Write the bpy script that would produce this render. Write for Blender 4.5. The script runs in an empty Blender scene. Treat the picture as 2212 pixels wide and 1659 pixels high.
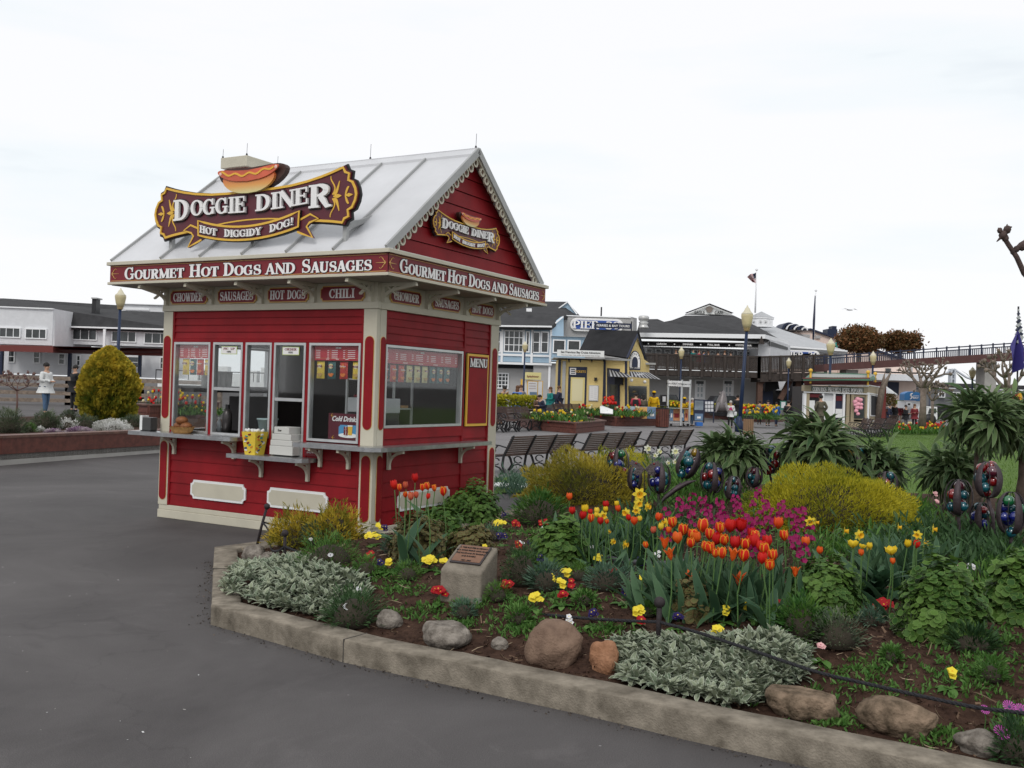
import bpy, bmesh, math, random
import numpy as np
from mathutils import Vector, Matrix, noise as mnoise
random.seed(7); RNG = np.random.default_rng(7)
S = bpy.context.scene; COL = S.collection
R = math.radians; PI = math.pi

# ---------------------------------------------------------------- camera, sky, sun, exposure
EYE = Vector((0, 0, 1.72)); FPX = 2126.0; ROLL = R(1.8); PITCH = R(.3)
_F = Vector((0, math.cos(PITCH), math.sin(PITCH))); _R0 = Vector((1, 0, 0)); _U0 = Vector((0, -math.sin(PITCH), math.cos(PITCH)))
_R = _R0*math.cos(ROLL)+_U0*math.sin(ROLL); _U = -_R0*math.sin(ROLL)+_U0*math.cos(ROLL)
cd = bpy.data.cameras.new('camera'); cam = bpy.data.objects.new('camera', cd); COL.objects.link(cam)
cam.matrix_world = Matrix(((_R.x, _U.x, -_F.x, EYE.x), (_R.y, _U.y, -_F.y, EYE.y), (_R.z, _U.z, -_F.z, EYE.z), (0, 0, 0, 1)))
cd.sensor_width = 36; cd.lens = 36*FPX/2212; cd.clip_start = .05; cd.clip_end = 3000
S.camera = cam
W = bpy.data.worlds.new('World'); S.world = W; W.use_nodes = True
nt = W.node_tree; nt.nodes.clear(); N = nt.nodes.new; LK = nt.links.new
out = N('ShaderNodeOutputWorld'); sky = N('ShaderNodeTexSky'); sky.sky_type = 'NISHITA'; sky.sun_disc = False
sky.sun_elevation = R(52); sky.sun_rotation = R(200); sky.air_density = 1; sky.dust_density = 2
b1 = N('ShaderNodeBackground'); b1.inputs[1].default_value = .12; LK(sky.outputs[0], b1.inputs[0])
tc = N('ShaderNodeTexCoord'); mp = N('ShaderNodeMapping'); mp.inputs['Scale'].default_value = (1, 1, 5.5); LK(tc.outputs['Generated'], mp.inputs[0])
nz = N('ShaderNodeTexNoise'); nz.inputs['Scale'].default_value = 1.9; nz.inputs['Detail'].default_value = 5; nz.inputs['Roughness'].default_value = .5
LK(mp.outputs[0], nz.inputs[0])
cr = N('ShaderNodeValToRGB'); e = cr.color_ramp.elements; e[0].position = .28; e[0].color = (.74, .80, .86, 1); e[1].position = .50; e[1].color = (1.0, 1.0, 1.02, 1)
m_ = e.new(.38); m_.color = (.93, .975, 1.0, 1)
LK(nz.outputs['Fac'], cr.inputs[0])
b2 = N('ShaderNodeBackground'); b2.inputs[1].default_value = 1.03; LK(cr.outputs[0], b2.inputs[0])
mx = N('ShaderNodeMixShader'); mx.inputs[0].default_value = .93; LK(b1.outputs[0], mx.inputs[1]); LK(b2.outputs[0], mx.inputs[2]); LK(mx.outputs[0], out.inputs[0])
sl = bpy.data.lights.new('sun', 'SUN'); sl.energy = 1.25; sl.angle = R(22); sl.color = (1, .97, .93)
so = bpy.data.objects.new('sun', sl); COL.objects.link(so); so.rotation_euler = (R(48), 0, R(-18))
S.view_settings.view_transform = 'Standard'; S.view_settings.look = 'None'; S.view_settings.exposure = 0; S.view_settings.gamma = 1
S.cycles.max_bounces = 7; S.cycles.transparent_max_bounces = 24; S.cycles.use_denoising = True

# ---------------------------------------------------------------- photograph <-> place
def ray(px, py): return _F + _R*((px-1106)/FPX) - _U*((py-829.5)/FPX)
def at(px, py, Y):
 r = ray(px, py); return EYE + r*(Y/r.y)
def proj(p):
 d = Vector(p)-EYE; z = d.dot(_F); return 1106+FPX*d.dot(_R)/z, 829.5-FPX*d.dot(_U)/z
def sst(a, b, x): t = min(1, max(0, (x-a)/(b-a))); return t*t*(3-2*t)
def gz(x, y): return sst(14, 30, y)*.34*sst(3, 14, -x) - .12*sst(3, 12, x)*sst(30, 55, y)
KERB = [(.3, 16.2), (.22, 13.3), (-1.25, 10.35), (-2.42, 9.80), (-2.77, 9.33), (-2.06, 6.92), (-.99, 6.09), (.39, 5.27), (.88, 4.94), (1.31, 4.68), (1.75, 4.40), (2.2, 4.12), (3.2, 3.5), (4.6, 2.7)]
BED = KERB + [(9, 3.2), (9.2, 12), (8.2, 15), (4.4, 16.6)]
def inpoly(x, y, P):
 c = False; j = len(P)-1
 for i in range(len(P)):
  xi, yi = P[i]; xj, yj = P[j]
  if (yi > y) != (yj > y) and x < (xj-xi)*(y-yi)/(yj-yi)+xi: c = not c
  j = i
 return c
def segd(x, y, P, closed=True):
 b = 1e9; n = len(P)
 for i in range(n if closed else n-1):
  ax, ay = P[i]; bx, by = P[(i+1) % n]; dx, dy = bx-ax, by-ay
  t = max(0, min(1, ((x-ax)*dx+(y-ay)*dy)/(dx*dx+dy*dy+1e-12))); b = min(b, math.hypot(x-ax-t*dx, y-ay-t*dy))
 return b
BACK = BED[len(KERB)-1:]+[KERB[0]]
def soil(x, y):
 if not inpoly(x, y, BED): return gz(x, y)
 dk = segd(x, y, KERB, False); db = segd(x, y, BACK, False)
 f = sst(0, 1.6, db)
 return gz(x, y)+.012+f*(.085+.25*sst(.15, 1.25, dk)+.05*sst(1, 3, dk)) + .012*mnoise.noise((x*3, y*3, 0))*f
def G(px, py, h=0, f=soil):
 """point where the line of sight meets the terrain raised by h"""
 r = ray(px, py); t = max(1.5, (.5+h-1.72)/r.z) if r.z < -.001 else 200
 for i in range(400):
  p = EYE+r*t
  if p.z <= f(p.x, p.y)+h: break
  t *= 1.008
 a, b = t/1.008, t
 for i in range(9):
  m = (a+b)/2; p = EYE+r*m
  if p.z <= f(p.x, p.y)+h: b = m
  else: a = m
 return EYE+r*b
def GF(px, py): return G(px, py, 0, gz)
def pxm(p): return FPX/(Vector(p)-EYE).dot(_F)      # photo pixels per metre there

# ---------------------------------------------------------------- materials
MATS = {}
def mat(name, col, rough=.6, metal=0, nscale=0, namp=.25, bump=0, bscale=None, spec=.4, col2=None, coat=0, stretch=None):
 if name in MATS: return MATS[name]
 m = bpy.data.materials.new(name); m.use_nodes = True; nt = m.node_tree; b = nt.nodes['Principled BSDF']; L = nt.links.new
 b.inputs['Base Color'].default_value = (*col, 1); b.inputs['Roughness'].default_value = rough; b.inputs['Metallic'].default_value = metal
 b.inputs['Specular IOR Level'].default_value = spec
 if coat: b.inputs['Coat Weight'].default_value = coat; b.inputs['Coat Roughness'].default_value = .15
 if nscale or bump:
  t = nt.nodes.new('ShaderNodeTexCoord'); mp = nt.nodes.new('ShaderNodeMapping'); L(t.outputs['Object'], mp.inputs[0])
  if stretch: mp.inputs['Scale'].default_value = stretch
 if nscale:
  n = nt.nodes.new('ShaderNodeTexNoise'); n.inputs['Scale'].default_value = nscale; n.inputs['Detail'].default_value = 6; n.inputs['Roughness'].default_value = .62; L(mp.outputs[0], n.inputs[0])
  r = nt.nodes.new('ShaderNodeValToRGB'); L(n.outputs['Fac'], r.inputs[0])
  c2 = col2 or tuple(min(1, c*(1+namp)) for c in col); c1 = tuple(c*(1-namp) for c in col) if not col2 else col
  r.color_ramp.elements[0].position = .32; r.color_ramp.elements[1].position = .68
  r.color_ramp.elements[0].color = (*c1, 1); r.color_ramp.elements[1].color = (*c2, 1); L(r.outputs[0], b.inputs['Base Color'])
 if bump:
  n2 = nt.nodes.new('ShaderNodeTexNoise'); n2.inputs['Scale'].default_value = bscale or nscale*4 or 60; n2.inputs['Detail'].default_value = 5; L(mp.outputs[0], n2.inputs[0])
  bp = nt.nodes.new('ShaderNodeBump'); bp.inputs['Strength'].default_value = bump; bp.inputs['Distance'].default_value = .02; L(n2.outputs['Fac'], bp.inputs['Height']); L(bp.outputs[0], b.inputs['Normal'])
 MATS[name] = m; return m
def leafmat(name, c0, c1, edge=None, ep=.72, trans=.22, rough=.6, spec=.25):
 """colour runs from c0 to c1 with each leaf's own tint; an optional paler margin"""
 if name in MATS: return MATS[name]
 m = bpy.data.materials.new(name); m.use_nodes = True; nt = m.node_tree; b = nt.nodes['Principled BSDF']; L = nt.links.new
 a = nt.nodes.new('ShaderNodeAttribute'); a.attribute_name = 'tint'
 x = nt.nodes.new('ShaderNodeMix'); x.data_type = 'RGBA'; L(a.outputs['Fac'], x.inputs['Factor']); x.inputs['A'].default_value = (*c0, 1); x.inputs['B'].default_value = (*c1, 1)
 o = x.outputs['Result']
 if edge:
  a2 = nt.nodes.new('ShaderNodeAttribute'); a2.attribute_name = 'edge'; r = nt.nodes.new('ShaderNodeValToRGB'); L(a2.outputs['Fac'], r.inputs[0])
  r.color_ramp.elements[0].position = ep-.12; r.color_ramp.elements[1].position = min(1, ep+.12)
  y = nt.nodes.new('ShaderNodeMix'); y.data_type = 'RGBA'; L(r.outputs[0], y.inputs['Factor']); L(o, y.inputs['A']); y.inputs['B'].default_value = (*edge, 1); o = y.outputs['Result']
 L(o, b.inputs['Base Color']); b.inputs['Roughness'].default_value = rough; b.inputs['Specular IOR Level'].default_value = spec
 if trans:
  t = nt.nodes.new('ShaderNodeBsdfTranslucent'); L(o, t.inputs[0]); mx = nt.nodes.new('ShaderNodeMixShader'); mx.inputs[0].default_value = trans
  L(b.outputs[0], mx.inputs[1]); L(t.outputs[0], mx.inputs[2]); L(mx.outputs[0], nt.nodes['Material Output'].inputs[0])
 MATS[name] = m; return m
def glassmat(name='window_glass', tint=(.75, .8, .8), k=1.0):
 if name in MATS: return MATS[name]
 m = bpy.data.materials.new(name); m.use_nodes = True; nt = m.node_tree; nt.nodes.clear(); L = nt.links.new
 o = nt.nodes.new('ShaderNodeOutputMaterial'); t = nt.nodes.new('ShaderNodeBsdfTransparent'); t.inputs[0].default_value = (*tint, 1)
 g = nt.nodes.new('ShaderNodeBsdfGlossy'); g.inputs['Roughness'].default_value = .03; f = nt.nodes.new('ShaderNodeFresnel'); f.inputs[0].default_value = 1.5
 q = nt.nodes.new('ShaderNodeMath'); q.operation = 'MULTIPLY'; q.inputs[1].default_value = k; L(f.outputs[0], q.inputs[0])
 mx = nt.nodes.new('ShaderNodeMixShader'); L(q.outputs[0], mx.inputs[0]); L(t.outputs[0], mx.inputs[1]); L(g.outputs[0], mx.inputs[2]); L(mx.outputs[0], o.inputs[0])
 MATS[name] = m; return m

# ---------------------------------------------------------------- mesh building
class MB:
 def __init__(s): s.v = []; s.f = []; s.mi = []; s.cur = 0; s.M = None
 def add(s, vs, fs):
  o = len(s.v)
  if s.M is not None: vs = [s.M @ Vector(v) for v in vs]
  s.v.extend(tuple(v) for v in vs); s.f.extend(tuple(i+o for i in f) for f in fs); s.mi.extend([s.cur]*len(fs)); return s
 def box(s, x0, x1, y0, y1, z0, z1):
  return s.add([(x0, y0, z0), (x1, y0, z0), (x1, y1, z0), (x0, y1, z0), (x0, y0, z1), (x1, y0, z1), (x1, y1, z1), (x0, y1, z1)],
                     [(0, 3, 2, 1), (4, 5, 6, 7), (0, 1, 5, 4), (1, 2, 6, 5), (2, 3, 7, 6), (3, 0, 4, 7)])
 def bbox(s, x0, x1, y0, y1, z0, z1, b=.01):
  """box with chamfered edges"""
  bm = bmesh.new(); bmesh.ops.create_cube(bm, size=1)
  for v in bm.verts: v.co = Vector((x0+(v.co.x+.5)*(x1-x0), y0+(v.co.y+.5)*(y1-y0), z0+(v.co.z+.5)*(z1-z0)))
  bmesh.ops.bevel(bm, geom=list(bm.edges), offset=b, segments=2, affect='EDGES', profile=.5)
  s.bm(bm); bm.free(); return s
 def bm(s, bm):
  bm.verts.ensure_lookup_table(); bm.verts.index_update()
  s.add([v.co[:] for v in bm.verts], [[v.index for v in f.verts] for f in bm.faces]); return s
 def prism(s, P, a, b, ax='y'):
  """polygon P (2-D) extruded from a to b along axis ax"""
  n = len(P); m = {'y': lambda p, t: (p[0], t, p[1]), 'z': lambda p, t: (p[0], p[1], t), 'x': lambda p, t: (t, p[0], p[1])}[ax]
  A = sum(P[i][0]*P[(i+1) % n][1]-P[(i+1) % n][0]*P[i][1] for i in range(n))
  if A < 0: P = P[::-1]
  return s.add([m(p, a) for p in P]+[m(p, b) for p in P], [tuple(range(n)), tuple(range(2*n-1, n-1, -1))]+[(i, i+n, (i+1) % n+n, (i+1) % n) for i in range(n)])
 def tube(s, P, r, n=8, cap=True):
  P = [Vector(p) for p in P]; k = len(P); r = [r]*k if isinstance(r, (int, float)) else r
  u = None; vs = []
  for i in range(k):
   d = (P[min(i+1, k-1)]-P[max(i-1, 0)]).normalized()
   if u is None: u = d.orthogonal().normalized()
   else: u = (u-d*u.dot(d)); u = u.normalized() if u.length > 1e-6 else d.orthogonal().normalized()
   w = d.cross(u)
   for j in range(n): a = 2*PI*j/n; vs.append(P[i]+(u*math.cos(a)+w*math.sin(a))*r[i])
  fs = [(i*n+j, i*n+(j+1) % n, (i+1)*n+(j+1) % n, (i+1)*n+j) for i in range(k-1) for j in range(n)]
  if cap: fs += [tuple(range(n-1, -1, -1)), tuple(range((k-1)*n, k*n))]
  return s.add(vs, fs)
 def lathe(s, prof, n=16, c=(0, 0), z0=0, sx=1, sy=1):
  vs = [(c[0]+r*math.cos(2*PI*j/n)*sx, c[1]+r*math.sin(2*PI*j/n)*sy, z0+z) for r, z in prof for j in range(n)]; k = len(prof)
  return s.add(vs, [(i*n+j, i*n+(j+1) % n, (i+1)*n+(j+1) % n, (i+1)*n+j) for i in range(k-1) for j in range(n)]+[tuple(range(n-1, -1, -1)), tuple(range((k-1)*n, k*n))])
 def ball(s, c, r, n=10, sc=(1, 1, 1)):
  vs = []; m = n//2+1
  for i in range(m+1):
   t = PI*i/m
   for j in range(n): a = 2*PI*j/n; vs.append((c[0]+r*sc[0]*math.sin(t)*math.cos(a), c[1]+r*sc[1]*math.sin(t)*math.sin(a), c[2]+r*sc[2]*math.cos(t)))
  return s.add(vs, [((i+1)*n+j, (i+1)*n+(j+1) % n, i*n+(j+1) % n, i*n+j) for i in range(m) for j in range(n)])
 def bar(s, a, b, w, h=None):
  """square bar between two points"""
  a, b = Vector(a), Vector(b); d = (b-a).normalized(); u = d.cross(Vector((0, 0, 1)));
  if u.length < 1e-4: u = Vector((1, 0, 0))
  u.normalize(); v = u.cross(d).normalized(); h = h or w
  vs = [p+u*(x*w/2)+v*(y*h/2) for p in (a, b) for x, y in ((-1, -1), (1, -1), (1, 1), (-1, 1))]
  return s.add(vs, [(0, 1, 2, 3), (7, 6, 5, 4), (0, 4, 5, 1), (1, 5, 6, 2), (2, 6, 7, 3), (3, 7, 4, 0)])
 def strokes(s, P, w, y0, y1, closed=False):
  """flat ribbon of width w following 2-D points P (x,z), from depth y0 (front) to y1"""
  n = len(P); w = [w]*n if isinstance(w, (int, float)) else w; L = []; Rr = []
  for i in range(n):
   if closed: a, b = P[i-1], P[(i+1) % n]
   else: a, b = P[max(i-1, 0)], P[min(i+1, n-1)]
   dx, dz = b[0]-a[0], b[1]-a[1]; l = math.hypot(dx, dz) or 1
   nx, nz_ = -dz/l*w[i]/2, dx/l*w[i]/2; L.append((P[i][0]+nx, P[i][1]+nz_)); Rr.append((P[i][0]-nx, P[i][1]-nz_))
  vs = [(p[0], y, p[1]) for y in (y0, y1) for p in L+Rr]; m = 2*n; fs = []
  for i in range(n if closed else n-1):
   j = (i+1) % n; fs += [(i, n+i, n+j, j), (m+i, m+j, m+n+j, m+n+i), (i, j, m+j, m+i), (n+i, m+n+i, m+n+j, n+j)]
  if not closed: fs += [(0, m, m+n, n), (n-1, 2*n-1, m+2*n-1, m+n-1)]
  return s.add(vs, fs)
 def mesh(s, name, mats, smooth=False):
  me = bpy.data.meshes.new(name); me.from_pydata(s.v, [], s.f)
  for m in (mats if isinstance(mats, (list, tuple)) else [mats]): me.materials.append(m)
  if any(s.mi): me.polygons.foreach_set('material_index', s.mi)
  if smooth: me.polygons.foreach_set('use_smooth', [True]*len(me.polygons))
  me.update(); return me
 def build(s, name, mats, parent=None, smooth=False, loc=None, **kw):
  o = bpy.data.objects.new(name, s.mesh(name, mats, smooth)); COL.objects.link(o)
  if parent: o.parent = parent
  if loc is not None: o.location = loc
  for k, v in kw.items(): o[k] = v
  return o
def T(name, label, cat, group=None, loc=(0, 0, 0), rz=0, sc=1):
 o = bpy.data.objects.new(name, None); COL.objects.link(o); o.location = loc; o.rotation_euler = (0, 0, rz); o.scale = (sc,)*3; o.empty_display_size = .1
 o['label'] = label; o['category'] = cat
 if group: o['group'] = group
 return o
def tag(o, label, cat, group=None):
 o['label'] = label; o['category'] = cat
 if group: o['group'] = group
 return o
def inst(me, name, parent=None, loc=(0, 0, 0), rot=(0, 0, 0), sc=(1, 1, 1), M=None, **kw):
 o = bpy.data.objects.new(name, me); COL.objects.link(o)
 if parent: o.parent = parent
 if M is not None: o.matrix_local = M
 else: o.location = loc; o.rotation_euler = rot; o.scale = (sc,)*3 if isinstance(sc, (int, float)) else sc
 for k, v in kw.items(): o[k] = v
 return o
def kids(o): return [c for c in KIDS.get(o.name, [])]
def copy_thing(src, children, loc, rz=0, sc=None, label=None):
 c = src.copy(); COL.objects.link(c); c.location = loc; c.rotation_euler = (0, 0, rz)
 if sc is not None: c.scale = (sc,)*3 if isinstance(sc, (int, float)) else sc
 if label: c['label'] = label
 mapping = {src: c}
 for ch in children:
  d = ch.copy(); COL.objects.link(d); d.parent = mapping[ch.parent]; mapping[ch] = d
 return c
def tree_of(root):
 out = []; todo = [root]
 allo = [o for o in COL.objects if o.parent]
 ch = {}
 for o in allo: ch.setdefault(o.parent, []).append(o)
 while todo:
  r = todo.pop(0)
  for o in ch.get(r, []): out.append(o); todo.append(o)
 return out
ORD = 'first second third fourth fifth sixth seventh eighth ninth tenth eleventh twelfth thirteenth fourteenth fifteenth sixteenth seventeenth eighteenth nineteenth twentieth'.split()
def ordn(i):
 if i < 20: return ORD[i]
 n = i+1
 return {2: 'twenty-', 3: 'thirty-', 4: 'forty-', 5: 'fifty-'}[n//10]+ORD[n % 10-1] if n % 10 else {2: 'twentieth', 3: 'thirtieth', 4: 'fortieth', 5: 'fiftieth'}[n//10]
def rank(objs, fmt):
 """labels that count the things from the left"""
 objs = sorted(objs, key=lambda o: proj(o.location)[0])
 if len(objs) == 1: objs[0]['label'] = fmt.replace('{} ', '').replace(' from the left', ''); return
 for i, o in enumerate(objs): o['label'] = fmt.format(ordn(i))

# ---------------------------------------------------------------- lettering
def _arc(cx, cy, rx, ry, a0, a1, n=14): return [(cx+rx*math.cos(R(a0+(a1-a0)*i/n)), cy+ry*math.sin(R(a0+(a1-a0)*i/n))) for i in range(n+1)]
TK, TN, SF = .20, .085, .09
def _aw(P, cx, cy, tk=TK, tn=TN):
 o = []
 for x, y in P:
  a = math.atan2(y-cy, x-cx); o.append(tn+(tk-tn)*abs(math.cos(a))**1.3)
 return o
def _stem(x, y0=0, y1=1, w=TK, top=True, bot=True, e=.08):
 o = [([(x, y0), (x, y1)], w)]
 if bot: o.append(([(x-w/2-e, y0+SF/2), (x+w/2+e, y0+SF/2)], SF))
 if top: o.append(([(x-w/2-e, y1-SF/2), (x+w/2+e, y1-SF/2)], SF))
 return o
def _ring(cx, cy, rx, ry, a0=0, a1=360): P = _arc(cx, cy, rx, ry, a0, a1, 18); return [(P, _aw(P, cx, cy))]
def glyph(ch):
 """strokes [(points, width)], advance; cap height 1"""
 if ch == 'A': return [([(.1, 0), (.36, 1)], .1), ([(.36, 1), (.64, 0)], TK), ([(.17, .3), (.55, .3)], TN), ([(-.02, .04), (.22, .04)], SF), ([(.48, .04), (.8, .04)], SF)], .8
 if ch == 'B': return _stem(.18)+_ring(.3, .74, .28, .22, -90, 90)+_ring(.3, .27, .34, .23, -90, 90), .76
 if ch == 'C': return _ring(.4, .5, .31, .45, 48, 312)+[([(.62, .62), (.62, 1)], .09), ([(.6, .2), (.66, .34)], .07)], .74
 if ch == 'D': return _stem(.17)+[(lambda P: (P, _aw(P, .25, .5)))(_arc(.28, .5, .38, .455, -90, 90))], .8
 if ch == 'E': return _stem(.17, e=.06)+[([(.17, .955), (.6, .955)], SF), ([(.17, .52), (.48, .52)], TN), ([(.17, .045), (.62, .045)], SF), ([(.6, .7), (.6, 1)], .07), ([(.5, .38), (.5, .66)], .06), ([(.63, 0), (.63, .32)], .07)], .7
 if ch == 'G': return _ring(.4, .5, .31, .45, 48, 330)+[([(.64, .62), (.64, 1)], .09), ([(.66, .06), (.66, .42)], .15), ([(.48, .44), (.8, .44)], SF)], .84
 if ch == 'H': return _stem(.18)+_stem(.66)+[([(.2, .5), (.66, .5)], TN)], .86
 if ch == 'I': return _stem(.2), .4
 if ch == 'L': return _stem(.18)+[([(.18, .045), (.6, .045)], SF), ([(.62, 0), (.62, .34)], .07)], .7
 if ch == 'M': return _stem(.12, w=.09)+_stem(.84)+[([(.12, .98), (.46, .06)], .18), ([(.46, .06), (.82, .98)], .09)], 1.02
 if ch == 'N': return _stem(.12, w=.09)+_stem(.7, w=.09)+[([(.12, .97), (.7, .03)], TK)], .82
 if ch == 'O': return _ring(.42, .5, .31, .455), .84
 if ch == 'P': return _stem(.17)+_ring(.28, .72, .33, .24, -90, 90), .7
 if ch == 'R': return _stem(.17)+_ring(.28, .74, .31, .225, -90, 90)+[([(.38, .5), (.5, .3), (.62, .04), (.78, .045)], [.16, .18, .15, .08])], .82
 if ch == 'S':
  P = _arc(.36, .74, .22, .215, 40, 270, 12)+_arc(.36, .28, .25, .235, 90, -140, 12)[1:]; n = len(P)
  return [(P, [TN+.12*math.sin(PI*min(1, max(0, (i/(n-1)-.18)/.64)))**1 for i in range(n)]), ([(.56, .66), (.56, .98)], .08), ([(.12, .02), (.12, .34)], .08)], .72
 if ch == 'T': return _stem(.36, top=False)+[([(.02, .95), (.7, .95)], .1), ([(.05, .7), (.05, 1)], .07), ([(.67, .7), (.67, 1)], .07)], .74
 if ch == 'U': return _stem(.18, .28, 1, bot=False)+_stem(.66, .28, 1, w=.09, bot=False)+[(lambda P: (P, [TK-.11*i/14 for i in range(15)]))(_arc(.42, .3, .24, .26, 180, 360))], .84
 if ch == 'W': return [([(.14, 1), (.34, 0)], .19), ([(.34, 0), (.54, .95)], .09), ([(.52, 1), (.74, 0)], .19), ([(.74, 0), (.94, 1)], .09), ([(0, .955), (.3, .955)], SF), ([(.8, .955), (1.06, .955)], SF)], 1.1
 if ch == 'Y': return [([(.12, 1), (.38, .45)], .18), ([(.38, .45), (.64, 1)], .09), ([(0, .955), (.28, .955)], SF), ([(.52, .955), (.78, .955)], SF)]+_stem(.38, 0, .48, top=False), .78
 if ch == 'Z': return [([(.06, .955), (.62, .955)], SF), ([(.58, .95), (.1, .05)], .17), ([(.06, .045), (.64, .045)], SF), ([(.09, .7), (.09, 1)], .06), ([(.62, 0), (.62, .32)], .06)], .7
 if ch == '3': P = _arc(.32, .74, .24, .2, 150, -90, 12)+_arc(.32, .28, .27, .24, 90, -150, 12); return [(P, [.09+.1*abs(math.cos(math.atan2(y-(.74 if y > .52 else .28), x-.32))) for x, y in P])], .72
 if ch == '9': return _ring(.36, .68, .24, .27)+[([(.6, .68), (.58, .35), (.42, .12), (.18, .08)], [.18, .16, .12, .12])], .76
 if ch == '!': return [([(.16, .32), (.18, 1)], [.08, .2]), ([(.16, 0), (.16, .16)], .16)], .36
 if ch == '&': return _ring(.34, .75, .17, .2)+_ring(.33, .28, .26, .26)+[([(.3, .6), (.75, .02)], .12)], .8
 if ch in '·.': return [([(.1, .42), (.1, .58)], .16)], .26
 return [], .4
def word_width(t, small): return sum(glyph(c)[1]*(1 if (i == 0 or small is None) else small*1.06) for i, c in enumerate(t))
def letters(t, x0, x1, base, cap, small=None, warp=None, depth=.012, y=0, grow=0, joined=None, name='letter', mats=None, parent=None, M=None, last=False):
 """serif capitals fitted between x0 and x1 on plane y; every letter its own mesh unless joined"""
 tw = word_width(t, small); k = (x1-x0)/tw; x = 0; objs = []
 for i, ch in enumerate(t):
  g, adv = glyph(ch); s = 1 if (i == 0 or small is None or (last and i == len(t)-1)) else small; mb = joined or MB()
  if M is not None: mb.M = M
  for q, (P, w) in enumerate(g):
   cx = [((x+(p[0])*(s*1.06 if s != 1 else 1))*k+x0, base+p[1]*s*cap) for p in P]
   if warp: cx = [warp(a, b) for a, b in cx]
   n = len(P); w = [w]*n if isinstance(w, (int, float)) else w
   o = []
   for j in range(n):       # stroke width scales with the direction it crosses
    a, b = P[max(j-1, 0)], P[min(j+1, n-1)]; dx, dz = b[0]-a[0], b[1]-a[1]; l = math.hypot(dx, dz) or 1
    o.append(w[j]*math.hypot(dz/l*k, dx/l*cap*s)*1.0+grow)
   e = grow/2
   if e and n == 2:
    a, b = cx; l = math.hypot(b[0]-a[0], b[1]-a[1]) or 1; d = ((b[0]-a[0])/l*e, (b[1]-a[1])/l*e); cx = [(a[0]-d[0], a[1]-d[1]), (b[0]+d[0], b[1]+d[1])]
   mb.strokes(cx, o, y-depth-.0004*q, y)
  x += adv*(1 if (i == 0 or small is None) else small*1.06)
  if not joined and g: objs.append(mb.build(name, mats, parent))
 return objs
_FC = {}
def sans(t, size, name, m, parent=None, M=None, align='CENTER', depth=.002, shear=0, sx=1, bold=0):
 """plain lettering from the built-in font, turned into a mesh that stands in the x-z plane facing -y"""
 key = (t, size, align, depth, shear, bold)
 if key not in _FC:
  cu = bpy.data.curves.new('t', 'FONT'); cu.body = t; cu.size = size; cu.align_x = align; cu.extrude = depth; cu.shear = shear; cu.offset = bold; cu.resolution_u = 2
  o = bpy.data.objects.new('t', cu); me = bpy.data.meshes.new_from_object(o); bpy.data.objects.remove(o); bpy.data.curves.remove(cu)
  me.transform(Matrix.Rotation(R(90), 4, 'X')); _FC[key] = me
 me = _FC[key].copy(); me.materials.clear(); me.materials.append(m); me.name = name
 o = bpy.data.objects.new(name, me); COL.objects.link(o)
 if parent: o.parent = parent
 if M is not None: o.matrix_local = M @ Matrix.Diagonal((sx, 1, 1, 1))
 return o
def TR(x, y, z, rz=0): return Matrix.Translation((x, y, z)) @ Matrix.Rotation(rz, 4, 'Z')
# ---------------------------------------------------------------- leaf-built things
def frames(D, roll):
 """rotation matrices whose y axis is D"""
 D = D/np.linalg.norm(D, axis=1, keepdims=True); up = np.tile([0, 0, 1.], (len(D), 1)); up[np.abs(D[:, 2]) > .98] = [1, 0, 0]
 X = np.cross(D, up); X /= np.linalg.norm(X, axis=1, keepdims=True); Z = np.cross(X, D)
 c, s = np.cos(roll)[:, None], np.sin(roll)[:, None]
 X2 = X*c+Z*s; Z2 = -X*s+Z*c
 return np.stack([X2, D, Z2], axis=2)
def scatter(name, m, tmpl, Pos, Rot, Sc, tint, parent=None, smooth=True, loc=(0, 0, 0), **kw):
 V, Fs, E = tmpl; V = np.array(V, float); M = len(Pos); n = len(V)
 Sc = np.asarray(Sc, float)
 if Sc.ndim == 1: Sc = Sc[:, None]*np.ones(3)
 P = np.einsum('mij,mnj->mni', Rot, V[None]*Sc[:, None, :])+np.asarray(Pos)[:, None, :]
 me = bpy.data.meshes.new(name); k = len(Fs[0]); F = np.array(Fs)
 me.vertices.add(M*n); me.vertices.foreach_set('co', P.reshape(-1)); nf = len(F)*M
 me.loops.add(nf*k); me.loops.foreach_set('vertex_index', (F[None]+(np.arange(M)*n)[:, None, None]).reshape(-1).astype(np.int32))
 me.polygons.add(nf); me.polygons.foreach_set('loop_start', (np.arange(nf)*k).astype(np.int32)); me.polygons.foreach_set('loop_total', np.full(nf, k, np.int32))
 a = me.attributes.new('tint', 'FLOAT', 'POINT'); a.data.foreach_set('value', np.repeat(np.asarray(tint, float), n))
 if E is not None: a = me.attributes.new('edge', 'FLOAT', 'POINT'); a.data.foreach_set('value', np.tile(np.array(E, float), M))
 me.polygons.foreach_set('use_smooth', np.full(nf, smooth)); me.materials.append(m); me.update(calc_edges=True)
 o = bpy.data.objects.new(name, me); COL.objects.link(o); o.location = loc
 if parent: o.parent = parent
 for a_, b_ in kw.items(): o[a_] = b_
 return o
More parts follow.
